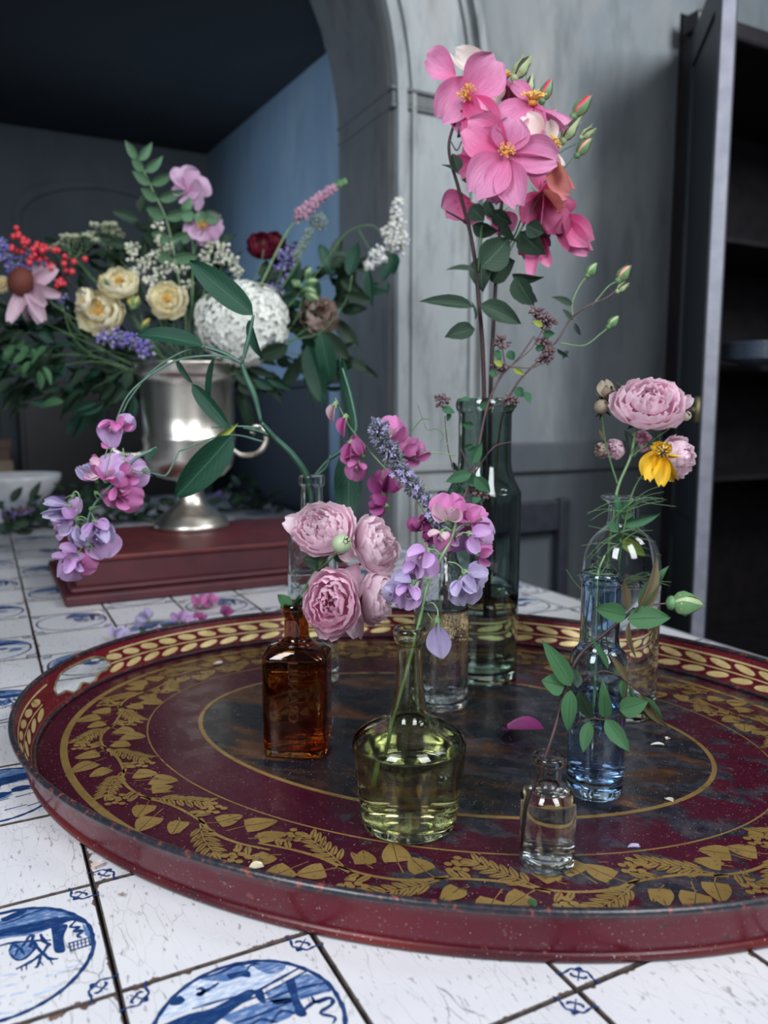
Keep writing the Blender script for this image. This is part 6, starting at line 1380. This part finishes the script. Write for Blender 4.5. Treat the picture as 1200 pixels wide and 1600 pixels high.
wing_stem([(490, 745, 1.03), (512, 720, 1.02), (540, 698, 1.01), (556, 670, 1.0), (548, 620, 1.0), (535, 575, 1.0)], 8, 1.0); wing_stem([(492, 745, 1.03), (510, 730, 1.02), (516, 712, 1.01)], 6, 1.0)
VC = (PT_SLIL, PT_SPINK, PT_SCREAM); LY = 0.915
sweetpea(t, 182, 660, LY, 44, 190, (-0.2, 0.2, 1), VC, 2, 51, (188, 648)); sweetpea(t, 190, 668, LY, 30, 40, (0.4, 0, 1), VC, 1, 52)
sweetpea(t, 160, 738, LY, 42, 290, (-0.3, 0.2, 1), (PT_SPINK, PT_SCREAM, PT_SCREAM), 2, 53, (168, 700)); sweetpea(t, 165, 750, LY - .01, 52, 30, (0.1, 0, 1), VC, 0, 54, (175, 700)); sweetpea(t, 195, 745, LY, 44, 60, (0.3, 0, 1), VC, 3, 55)
sweetpea(t, 182, 758, LY, 44, 130, (0.2, -0.2, 1), VC, 1, 56); sweetpea(t, 185, 775, LY, 44, 100, (0.3, -0.1, 1), (PT_SPINK, PT_SPINK, PT_SPINK), 0, 57); sweetpea(t, 178, 765, LY + .01, 38, 190, (0, -0.2, 1), (PT_SPINK, PT_SMAG, PT_SPINK), 3, 59)
crumple(t, 152, 752, LY, 20, 36, PT_SFADE, 60, rot=120)
sweetpea(t, 118, 810, LY, 42, 300, (-0.3, -0.1, 1), (PT_SLIL, PT_SLIL, PT_SCREAM), 3, 61, (137, 812)); sweetpea(t, 110, 815, LY, 44, 245, (-0.3, 0, 1), (PT_SLIL, PT_SFADE, PT_SCREAM), 2, 62)
sweetpea(t, 148, 815, LY, 50, 160, (0.2, 0, 1), (PT_SFADE, PT_SLIL, PT_SFADE), 2, 63, (140, 800)); sweetpea(t, 152, 830, LY - .005, 50, 168, (0.1, 0.1, 1), (PT_SLIL, PT_SFADE, PT_SFADE), 3, 64)
sweetpea(t, 122, 865, LY, 46, 255, (-0.2, 0.1, 1), (PT_SLIL, PT_SLIL, PT_SCREAM), 0, 65, (137, 850)); sweetpea(t, 110, 872, LY - .006, 44, 215, (0, 0.1, 1), (PT_SLIL, PT_SLIL, PT_SCREAM), 1, 66); sweetpea(t, 122, 876, LY - .004, 34, 110, (0.2, 0, 1), (PT_SPINK, PT_SLIL, PT_SPINK), 3, 67)
crumple(t, 110, 790, LY, 22, 46, PT_SFADE, 68, rot=85); crumple(t, 120, 822, LY, 30, 34, PT_SFADE, 69)
for u, v, a in ((115, 775, 2.5), (120, 812, 0.2), (142, 795, -0.2), (140, 850, 1.2), (225, 735, 0.2), (150, 770, 0.8)): part('calyx', CALYXL, t, orient(W(u, v, LY - 0.006), CR * math.cos(a) - CU * math.sin(a), 0, (px(15, LY),) * 3))
stem(t, [(112, 775, LY), (118, 768, LY), (124, 775, LY), (125, 795, LY), (118, 808, LY)], LY, 0.0010, G_STEMP, 0.0008); lf(t, (158, 692), (175, 700), 12, LY, PT_SPINK, 0.2, name='closed_flower'); lf(t, (335, 686), (372, 664), 11, 0.93, LF_YEL, 0.3, name='seed_pod')
stem(t, [(192, 700, LY), (196, 720, LY), (210, 735, LY), (222, 736, LY)], LY, 0.0009, G_STEMP, 0.0007, name='flower_stalk')
# ================================================================== ARRANGEMENT IN THE SILVER URN
AY = 1.80
def base(): return (UB.x, UB.y)
UB = Vector((uc.x, UY, UZ))
def ustem(t, pts, r0=0.0022, m=None, Y=AY, r1=None):
    P = [UB + Vector((random.uniform(-.05, .05), random.uniform(-.04, .03), -0.02))] + [W(p[0], p[1], p[2] if len(p) > 2 else Y) for p in pts]
    return part('stem', mesh('stem', *tube(P, r0, r1 or r0 * 0.7, 6)[:2], m or G_STEM), t)
def uthing(name, label, cat='flowers', group=None): 
    return thing(name, tuple(UB), label, cat, group)
# arching compound-leaf sprig
t = uthing('arching_leaf_sprig', 'pale green arching sprig of paired oval leaflets rising highest from the urn', 'leaves')
ustem(t, [(290, 500), (278, 430), (262, 350), (240, 300), (222, 262), (206, 235)], 0.002, G_STEMP)
for i, (u, v, l) in enumerate(((270, 405, 42), (266, 375, 44), (258, 340, 44), (248, 312, 40), (236, 288, 36), (226, 268, 30), (216, 250, 24))):
    lf(t, (u, v), (u + l, v - 8 - i * 3), 20 - i, AY, LF_PALE, 0.35); lf(t, (u, v), (u - l * 0.75, v - 6 - i * 4), 20 - i, AY, LF_PALE, -0.35)
lf(t, (208, 240), (198, 225), 10, AY, LF_PALE, 0.2)
for p0, p1, w in (((318, 340), (346, 338), 22), ((310, 330), (318, 352), 20), ((285, 330), (300, 310), 16), ((300, 345), (285, 330), 20)): lf(t, p0, p1, w, AY - .01, LF_PALE, 0.3)
# mallow flowers
for cu, cv, ps, lb in ((295, 300, [(282, 258, 44), (318, 275, 52), (322, 305, 46), (270, 288, 30), (300, 312, 40)], 'mauve pink mallow flower seen from behind, uppermost bloom of the urn'), (318, 352, [(348, 350, 36), (330, 380, 40), (308, 378, 36), (288, 366, 30), (325, 335, 30)], 'mauve pink mallow flower just below the uppermost bloom')):
    t = uthing('mallow_flower', lb); ustem(t, [(300, 480), (302, 400), (cu, cv + 8)], 0.0018)
    single_rose(t, cu, cv, AY, [(a, b, c, PT_MALL, i % 4, 0.25) for i, (a, b, c) in enumerate(ps)], 7 if cv > 320 else 0, name='flower')
# white hydrangea
t = uthing('hydrangea', 'large domed creamy white hydrangea head at the front right of the urn'); ustem(t, [(370, 560), (378, 520)], 0.004)
mb = MB()
for k in range(4):
    a = PI / 2 * k; R = Matrix.Rotation(a, 4, 'Z'); me = blade('tmp', P_PET, 3, 2, 0, -0.1, 0.2, 0, -.2)
    mb.add([v.co * Vector((1, 1, 1)) if 0 else v.co for v in me.vertices], [tuple(p.vertices) for p in me.polygons], [(i // 3 / 3, 0) for i in range(12)], M=R @ Matrix.Diagonal((1, 0.85, 0.8, 1)))
FLT = mb.mesh('floret', None); r = random.Random(3); hc = W(382, 506, 1.80); n_ = 0
hb = part('flower_head', mesh('flower_head', *ball(0.068, 16, 10, 1.10, 0.8, 0.95)[:2], simple('hydrangea_core', (0.60, 0.62, 0.52), (0.48, 0.52, 0.40), 0.8, 60)), t, Matrix.Translation(hc))
for k in range(280):
    z = 1 - 2 * (k + .5) / 280; a = k * 2.39996; q = math.sqrt(1 - z * z); d = Vector((q * math.cos(a), q * math.sin(a), z))
    if d.y > 0.45: continue
    p = hc + Vector((d.x * 0.094 * 1.08, d.y * 0.072, d.z * 0.086)) * (r.uniform(0.95, 1.05) + 0.16 * noise.noise(d * 1.6)); dd = (d + Vector((r.uniform(-.3, .3), r.uniform(-.3, .1), r.uniform(-.3, .3)))).normalized()
    part('floret', FLT, hb, Matrix.Translation(p) @ Vector((0, 0, 1)).rotation_difference(dd).to_matrix().to_4x4() @ Matrix.Rotation(r.uniform(0, 6), 4, 'Z') @ Matrix.Scale(r.uniform(0.0125, 0.0165), 4), m=PT_WHITE)
# cream roses
for i, (u, v, R_, nrm, lb) in enumerate(((156, 486, 38, (-0.1, 0.1, 1), 'largest cream yellow rose at the left front of the urn'), (186, 442, 30, (0.1, 0.5, 0.8), 'cream yellow rose above and behind the largest one'), (262, 468, 30, (0.05, 0.1, 1), 'cream yellow rose with golden centre between white clusters and hydrangea'), (132, 470, 22, (-0.7, 0.2, 0.6), 'half-hidden cream rose at the left edge of the rose cluster'), (2, 445, 14, (0, 0.2, 1), 'small cream rose cut by the left edge of the photo'))):
    t = uthing('cream_rose', lb, 'flowers', None); ustem(t, [((u + 290) / 2, 540), (u + 8, v + 30), (u, v + 6, AY - 0.02)], 0.0018)
    h = cabbage(t, W(u, v, AY - 0.04), px(R_, AY - 0.04), nrm, PT_CREAM, 30 + i, squash=0.75, layers=(0, 1, 2, 4), name='flower')
    part('stamens', STAM[i % 3], h, facing(W(u, v, AY - 0.05), nrm, px(R_ * 0.30, AY)))
t = uthing('cream_rosebuds', 'small cluster of unopened cream rosebuds between the cream roses'); ustem(t, [(230, 540), (205, 480)], 0.0012)
for p0, p1 in (((208, 482), (202, 455)), ((212, 480), (216, 462)), ((168, 455), (156, 430)), ((222, 512), (234, 498)), ((190, 448), (186, 432)), ((200, 472), (206, 450))): bud(t, p0, p1, AY - .03, BUD_Y, 0, 1.1)
# little white clusters
for i, (pts, lb) in enumerate((([(248, 355), (252, 375), (240, 400), (226, 412), (205, 400), (250, 425), (215, 425), (268, 415), (238, 440), (290, 445), (285, 420), (256, 395), (262, 385), (208, 385), (232, 440)], 'loose pyramid of tiny white starry flowers behind the cream roses'), ([(335, 385), (345, 405), (320, 400), (362, 405), (350, 390), (325, 420), (370, 425)], 'small spray of tiny white flowers above the hydrangea'))):
    t = uthing('white_starry_spray', lb); ustem(t, [(260 + i * 70, 520), (250 + i * 90, 440)], 0.0014)
    for k, (u, v) in enumerate(pts): cluster(t, W(u, v, AY + 0.01), px(12, AY), 16, 0.0044, (M_WHT, M_WHT, M_UMB), k + i * 30, shape=(1, 1, 0.8))
    for k in range(6): p = pts[k]; stem(t, [(260 + i * 75, 500), ((p[0] + 260 + i * 75) / 2, (p[1] + 500) / 2), p], AY + .02, 0.0007, G_STEM, 0.0005)
# umbels
for i, (u, v, rx, ry, lb) in enumerate(((118, 378, 40, 20, 'greyish cream umbel flower head at the upper left of the urn'), (165, 360, 34, 22, 'fading umbel seed head curling behind the greyish cream one'), (110, 372, 20, 12, 'small cream umbel peeping out beside the greyish one'))):
    t = uthing('umbel', lb); ustem(t, [(230, 520), (u + 40, v + 70), (u, v + 24, AY + .05)], 0.0016)
    r = random.Random(i)
    for k in range(20 if i < 2 else 8):
        a = r.uniform(0, 6.28); q = math.sqrt(r.random()); uu = u + rx * q * math.cos(a); vv = v + ry * q * math.sin(a) + 8 * q * q; Yk = AY + .06 + 0.04 * math.sin(a) * q
        stem(t, [(u, v + 26), ((u + uu) / 2, v + 14), (uu, vv)], Yk, 0.0006, G_STEMP, 0.0005, name='ray'); cluster(t, W(uu, vv, Yk), px(7, AY), 16, 0.0030, (M_UMB,), k + 90 * i, shape=(1, 1, .5))
# red berries
t = uthing('red_berry_sprig', 'sprig of bright red berries at the far left of the urn'); ustem(t, [(200, 540), (120, 450), (75, 410), (35, 378), (22, 368)], 0.0016, G_TWIG)
BER = mesh('berry', *ball(1, 8, 6)[:2], M_REDB); r = random.Random(9)
for k in range(62):
    u0, v0 = ((28, 368), (22, 392), (45, 382), (60, 388), (52, 400), (82, 395), (95, 408), (78, 415), (115, 412), (98, 445), (82, 458), (70, 392))[k % 12]
    c = W(u0 + r.gauss(0, 7), v0 + r.gauss(0, 7), AY - 0.02 + r.uniform(-.02, .02)); part('berry', BER, t, Matrix.Translation(c) @ Matrix.Scale(r.uniform(.0055, .0075), 4))
for p in ((28, 368), (22, 392), (60, 388), (95, 408), (115, 412), (82, 458)): stem(t, [(110, 440), (p[0] * .6 + 44, p[1] * .6 + 175), p], AY - .02, 0.0008, G_TWIG)
# coneflower
t = uthing('coneflower', 'pale pink coneflower with a rust brown cone facing left', 'flowers'); ustem(t, [(200, 540), (120, 500), (62, 460, AY - .04)], 0.0024)
c = W(32, 440, AY - 0.05); cn = part('cone', mesh('cone', *ball(1, 16, 10)[:2], M_CONE), t, facing(c, (-0.7, 0.25, 0.5), px(22, AY)) @ Matrix.Diagonal((1, 1, 0.8, 1)))
single_rose(t, 44, 446, AY - 0.04, [(88, 420, 22, PT_CONE, 0, 0.2, 0, STRAP), (86, 462, 20, PT_CONE, 1, 0.3, -.01, STRAP), (74, 478, 20, PT_CONE, 2, 0.3, -.02, STRAP), (66, 498, 22, PT_CONE, 0, 0.1, -.03, STRAP), (54, 500, 16, PT_CONE, 1, 0.4, -.02, STRAP), (14, 505, 22, PT_CONE, 2, 0.2, -.03, STRAP), (42, 505, 18, PT_CONE, 1, 0.2, 0.02, STRAP), (70, 410, 18, PT_CONE, 1, 0.4, .03, STRAP)], 0, name='petal_ring')
# blue-violet spikes
for i, (P_, lb) in enumerate((([(150, 540), (80, 460), (30, 420), (0, 385)], 'blue-violet larkspur spike at the far left behind the coneflower'), ([(130, 545), (95, 470), (70, 430), (48, 402)], 'blue-violet larkspur spike between the coneflower and the cream roses'), ([(260, 560), (228, 545), (200, 530), (165, 530)], 'small blue-violet spike below the cream roses'), ([(400, 520), (430, 450), (445, 410), (450, 392)], 'dim violet spike between the dark red flower and the long stems'))):
    t = uthing('violet_spike', lb); ustem(t, P_, 0.0014); C_ = catmull([W(u, v, AY + (.03 if i != 2 else -.05)) for u, v in P_[1:]], 5)
    for k, c in enumerate(C_): cluster(t, c, 0.022, 20, 0.0042, (M_BLUEF, M_BLUEF, M_LAVF, M_LAV), 200 + i * 20 + k)
# dark red flower
t = uthing('dark_red_flower', 'dark crimson flower behind the hydrangea'); ustem(t, [(370, 500), (405, 420), (412, 390)], 0.0016)
cabbage(t, W(410, 384, AY + .06), px(26, AY), (0.2, 0.5, 0.8), PT_DRED, 41, layers=(0, 1, 2, 3)); cabbage(t, W(432, 376, AY + .07), px(17, AY), (0.5, 0.5, 0.6), PT_DRED, 42, layers=(0, 1, 2, 3))
# veronica spike
t = uthing('veronica_spike', 'tapering pink veronica spike leaning right above the urn'); ustem(t, [(370, 520), (410, 440), (450, 360), (480, 335), (510, 305), (540, 280)], 0.003, G_STEMP)
C_ = catmull([W(u, v, AY) for u, v in ((468, 338), (490, 318), (515, 298), (538, 284))], 6)
for k, c in enumerate(C_): cluster(t, c, 0.017 * (1 - 0.75 * k / len(C_)), 30, 0.0036, (M_VERO,) if k < 15 else (M_BUDG,), 300 + k)
# fuzzy seedhead and poppy-like pods
t = uthing('round_seedhead', 'round grey-green seed head on a stalk below the veronica spike', 'seed head'); ustem(t, [(400, 500), (470, 400), (495, 352)], 0.0014)
cluster(t, W(498, 346, AY + .02), px(14, AY), 90, 0.0030, (M_POD,), 88, 'seed_head')
t = uthing('furry_grey_spike', 'short pale furry grey-green spike left of the round seed head'); ustem(t, [(400, 500), (460, 420), (482, 370)], 0.0014); C_ = catmull([W(u, v, AY) for u, v in ((462, 400), (472, 385), (484, 362))], 5)
for k, c in enumerate(C_): cluster(t, c, 0.009, 20, 0.0026, (M_POD,), 340 + k)
t = uthing('cream_bud_spike', 'upright stem with a few pale cream buds right of the hydrangea'); ustem(t, [(420, 540), (462, 500), (478, 430), (482, 415)], 0.0014)
for p0, p1 in (((478, 432), (486, 418)), ((478, 442), (496, 438)), ((476, 452), (494, 456)), ((470, 448), (456, 438)), ((478, 460), (498, 468))): bud(t, p0, p1, AY, BUD_G, 0, 1.3)
# faded peach rose
t = uthing('faded_peach_rose', 'faded brownish peach rose at the right of the hydrangea'); ustem(t, [(420, 560), (470, 520), (495, 505)], 0.002); cabbage(t, W(499, 494, AY + .02), px(32, AY), (0.3, 0.1, 1), PT_PEACH, 44, layers=(0, 1, 2, 3, 4), drop=0.15)
# white lilac-like panicles
t = uthing('white_panicle_branch', 'arching branch ending in two dense white flower panicles at the far right of the urn'); ustem(t, [(430, 500), (500, 420), (540, 365), (580, 352), (600, 370)], 0.0018)
stem(t, [(560, 358), (575, 385), (588, 405)], AY, 0.0010, G_STEM); stem(t, [(600, 370), (612, 345), (620, 318)], AY, 0.0010, G_STEM)
for k, (u, v, R_) in enumerate(((621, 318, 9), (620, 332, 11), (622, 345, 14), (617, 358, 16), (626, 372, 17), (612, 376, 15), (620, 386, 15), (604, 362, 10), (592, 394, 12), (586, 404, 12), (576, 416, 8), (598, 404, 9))): cluster(t, W(u, v, AY), px(R_, AY), 34, 0.0048, (M_WHT, simple('panicle_white', (0.72, 0.73, 0.74), (0.58, 0.60, 0.62), 0.7, 150)), 400 + k, flat=(1, 1, .6))
for p0, p1, w in (((575, 420), (580, 480), 18), ((610, 395), (618, 430), 30), ((618, 398), (595, 440), 22), ((605, 440), (605, 460), 10)): lf(t, p0, p1, w, AY, LF_DEEP, 0.4)
# long dark leaves on the right, leafy masses
r = random.Random(14)
t = uthing('long_leaf_stem', 'stem of long dark green leaves drooping at the right side of the urn', 'leaves'); ustem(t, [(430, 540), (500, 520), (540, 470), (550, 430)], 0.002)
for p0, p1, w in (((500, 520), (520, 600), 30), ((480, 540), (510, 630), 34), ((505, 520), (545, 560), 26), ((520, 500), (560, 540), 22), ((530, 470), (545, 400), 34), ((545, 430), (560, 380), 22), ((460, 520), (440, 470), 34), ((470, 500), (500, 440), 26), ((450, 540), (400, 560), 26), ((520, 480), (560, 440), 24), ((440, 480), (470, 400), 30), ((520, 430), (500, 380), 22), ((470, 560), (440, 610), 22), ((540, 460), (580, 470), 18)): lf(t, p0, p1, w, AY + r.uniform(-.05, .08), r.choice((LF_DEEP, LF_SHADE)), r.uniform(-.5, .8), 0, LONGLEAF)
spots = [(20, 520, 'drooping over the far left'), (70, 560, 'hanging lowest at the left'), (120, 520, 'under the coneflower'), (170, 570, 'under the large cream rose'), (230, 520, 'between cream roses and urn rim'), (180, 400, 'behind the umbels'), (100, 440, 'behind the red berries'), (300, 480, 'left of the hydrangea'), (330, 430, 'above the hydrangea'), (420, 450, 'behind the hydrangea'), (450, 500, 'right of the hydrangea'), (500, 560, 'at the lower right of the urn'), (230, 380, 'behind the starry spray'), (520, 430, 'below the round seed head'), (20, 590, 'lowest at the left edge of the photo'), (140, 610, 'lowest beneath the cream roses'), (60, 500, 'below the coneflower cone'), (220, 580, 'spilling over the urn rim at left'), (390, 590, 'under the hydrangea')]
for i, (u, v, wh) in enumerate(spots):
    t = uthing('foliage_sprig', 'dark green leafy sprig ' + wh, 'leaves', None); ustem(t, [((u + 290) / 2, (v + 560) / 2 - 10), (u, v, AY + .05)], 0.0016)
    for k in range(26):
        f = r.random(); uu = u + r.gauss(0, 26); vv = v + r.gauss(0, 22); a = math.atan2(vv - 560, uu - 290) + r.uniform(-.9, .9); l = r.uniform(24, 52)
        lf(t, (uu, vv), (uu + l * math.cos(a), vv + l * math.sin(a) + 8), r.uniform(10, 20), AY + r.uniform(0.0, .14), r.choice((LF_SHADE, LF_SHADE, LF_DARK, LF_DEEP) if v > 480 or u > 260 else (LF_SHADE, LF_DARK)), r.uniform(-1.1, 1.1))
t = uthing('bright_leaf_sprig', 'few brighter green leaves hanging at the lower left edge', 'leaves'); ustem(t, [(160, 560), (60, 555), (20, 560, AY - .05)], 0.0014)
for k in range(12): u, v = r.uniform(0, 75), r.uniform(525, 590); lf(t, (u, v), (u + r.uniform(-25, 25), v + r.uniform(14, 30)), 12, AY - .06, LF_MID, r.uniform(-1, 1))
for p0, p1 in (((100, 628), (60, 630)),): lf(t, p0, p1, 14, AY - .06, LF_MID, .4)
# ================================================================== FALLEN THINGS ON THE TABLE AND TRAY
def flatpiece(name, u, v, z, l, w, m, label, cat, rot, meshes=PETAL, k=0):
    c = G(u, v, z); o = part(name, meshes[k % len(meshes)], None, Matrix.Translation(c + Vector((0, 0, 0.0012))) @ Matrix.Rotation(rot, 4, 'Z') @ Matrix.Translation((-l / 2, 0, 0)) @ Matrix.Diagonal((l, w, l * 0.6, 1)), m=m)
    zmin = min((WM[o.name] @ v_.co).z for v_ in o.data.vertices); o.location.z += (z + 0.0004) - zmin; meta(o, label, cat); return o
flatpiece('fallen_petal', 818, 1150, ZF, 0.046, 0.046, PT_SMAG, 'single magenta rose petal lying on the tray behind the smallest bottle', 'petal', 2.6, k=1)
flatpiece('fallen_petal', 400, 1357, ZF, 0.013, 0.011, PT_CREAM, 'small cream petal scrap on the front left gold garland', 'petal', 0.6, k=0)
flatpiece('fallen_petal', 340, 1038, ZF, 0.014, 0.012, PT_BLUSH, 'small white petal on the tray left of the amber bottle', 'petal', 0.3, k=2)
flatpiece('fallen_petal', 1027, 1166, ZF, 0.016, 0.005, PT_WHITE, 'narrow white petal scrap at the right of the tray centre', 'petal', 0.1, k=0)
flatpiece('fallen_petal', 1043, 1156, ZF, 0.009, 0.006, PT_BLUSH, 'tiny curled petal scrap beside the narrow white one', 'petal', 0.9, k=3)
flatpiece('fallen_petal', 1046, 1252, ZF, 0.010, 0.008, PT_BLUSH, 'pale crumb of petal by the gold ring at the right', 'petal', 1.9, k=3)
flatpiece('fallen_petal', 152, 1355, 0, 0.014, 0.008, PT_BLUSH, 'white curled petal scrap on the tiles at the left front', 'petal', 1.2, k=3)
flatpiece('fallen_petal', 190, 1401, 0, 0.007, 0.004, PT_DRY, 'grey withered scrap on the blank tile at the left front', 'petal', 2.2, k=1)
flatpiece('fallen_petal', 150, 962, 0, 0.022, 0.014, PT_BLUSH, 'pale blush petal on the tiles in front of the red box', 'petal', 0.3, k=1)
flatpiece('fallen_leaf', 832, 1412, ZF, 0.012, 0.006, LF_MID, 'tiny green leaf on the front gold garland', 'leaf', 1.7, LEAF)
flatpiece('fallen_floret', 990, 1326, ZF, 0.012, 0.006, PT_SFADE, 'shrivelled violet floret on the garland at the right front', 'petal', 0.3, k=3)
t = thing('fallen_sweet_peas', G(290, 970), 'fallen sprig of magenta and violet sweet peas on the tiles behind the tray', 'flowers')
def gy(u, v): return G(u, v).y
stem(t, [(200, 998, gy(200, 998)), (240, 985, gy(240, 990)), (300, 975, gy(300, 982)), (345, 966, gy(345, 975))], 1.3, 0.0016, G_STEM)
for u, v, s, m in ((232, 968, 30, SF), (280, 970, 28, SL), (312, 945, 30, SP), (326, 942, 26, SP), (350, 962, 22, SM), (310, 972, 22, SM), (248, 985, 14, SF), (300, 978, 20, SL)):
    sweetpea(t, u, v, gy(u, v + 12), s, random.uniform(-60, 60), (0, 0.6, 0.8), m, None, int(u))
for k in range(12): u = random.uniform(205, 350); v = 985 - (u - 205) * 0.09; lf(t, (u, v), (u + random.uniform(-25, 25), v + random.uniform(-6, 4)), 9, gy(u, v + 8), LF_DARK, random.uniform(-.5, .5))
t = thing('fallen_violet_sprig', G(178, 1000), 'small violet sweet pea flower lying at the rear left rim of the tray', 'flowers'); sweetpea(t, 180, 996, gy(178, 1006), 30, 20, (0, 0.6, 0.8), SF, 0, 91); stem(t, [(170, 1004, gy(170, 1008)), (190, 1000, gy(190, 1005))], 1.2, 0.001, G_STEM)
# heap of dark flowers on the far table behind the red box
for i, (u, v, Y, lb) in enumerate(((110, 775, 2.75, 'dark heap of leaves and violet flowers behind the red box, left of the urn'), (190, 775, 2.6, 'dark heap of leaves and flowers behind the red box, next to the urn foot'), (40, 800, 2.45, 'dark heap of leaves beside the white bowl'), (380, 760, 2.9, 'dark leaf heap behind the red box, right of the urn'))):
    c = W(u, v, Y); t = thing('leaf_heap', (c.x, c.y, 0.001), lb, 'leaves')
    part('stem', mesh('stem', *tube([(c.x - .1, c.y, 0.006), (c.x, c.y + .03, 0.008), (c.x + .1, c.y, 0.006)], 0.004)[:2], G_TWIG), t)
    for k in range(46):
        p = Vector((c.x + r.gauss(0, .055), c.y + r.gauss(0, .07), abs(r.gauss(0, .045)) + 0.012)); d = Vector((r.gauss(0, 1), r.gauss(0, 1), r.gauss(0, .6))).normalized() * r.uniform(.04, .08); e = p + d; e.z = max(0.012, e.z)
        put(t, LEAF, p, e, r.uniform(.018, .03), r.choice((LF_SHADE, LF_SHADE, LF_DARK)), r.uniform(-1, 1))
    for k in range(4): cluster(t, Vector((c.x + r.gauss(0, .05), c.y - .05, 0.05 + .02 * r.random())), 0.016, 14, 0.006, (M_BLUEF, M_OREG), 500 + i * 10 + k)
GROUPS = {'cream_rose': 'cream yellow roses in the silver urn', 'foliage_sprig': 'dark leafy sprigs in the silver urn', 'umbel': 'umbel heads in the silver urn', 'violet_spike': 'violet flower spikes in the silver urn', 'mallow_flower': 'mauve mallows in the silver urn', 'white_starry_spray': 'tiny white sprays in the silver urn', 'fallen_petal': 'petal scraps fallen on tray and table', 'leaf_heap': 'dark leaf heaps at the far end of the table'}
for o in SC.objects:
    if o.parent is None and 'label' in o:
        k = o.name.split('.')[0]
        if k in GROUPS: o['group'] = GROUPS[k]
        if o.get('category') == 'bottle': o['group'] = 'old glass bottles on the tray'
# ================================================================== lift everything from table level to room level
for o in list(SC.objects):
    if o.parent is None and o.type in ('MESH', 'EMPTY', 'CURVE'):
        o.location.z += TABLE_H
        if o.get('kind') != 'structure' and 'label' not in o: print('UNLABELLED', o.name)
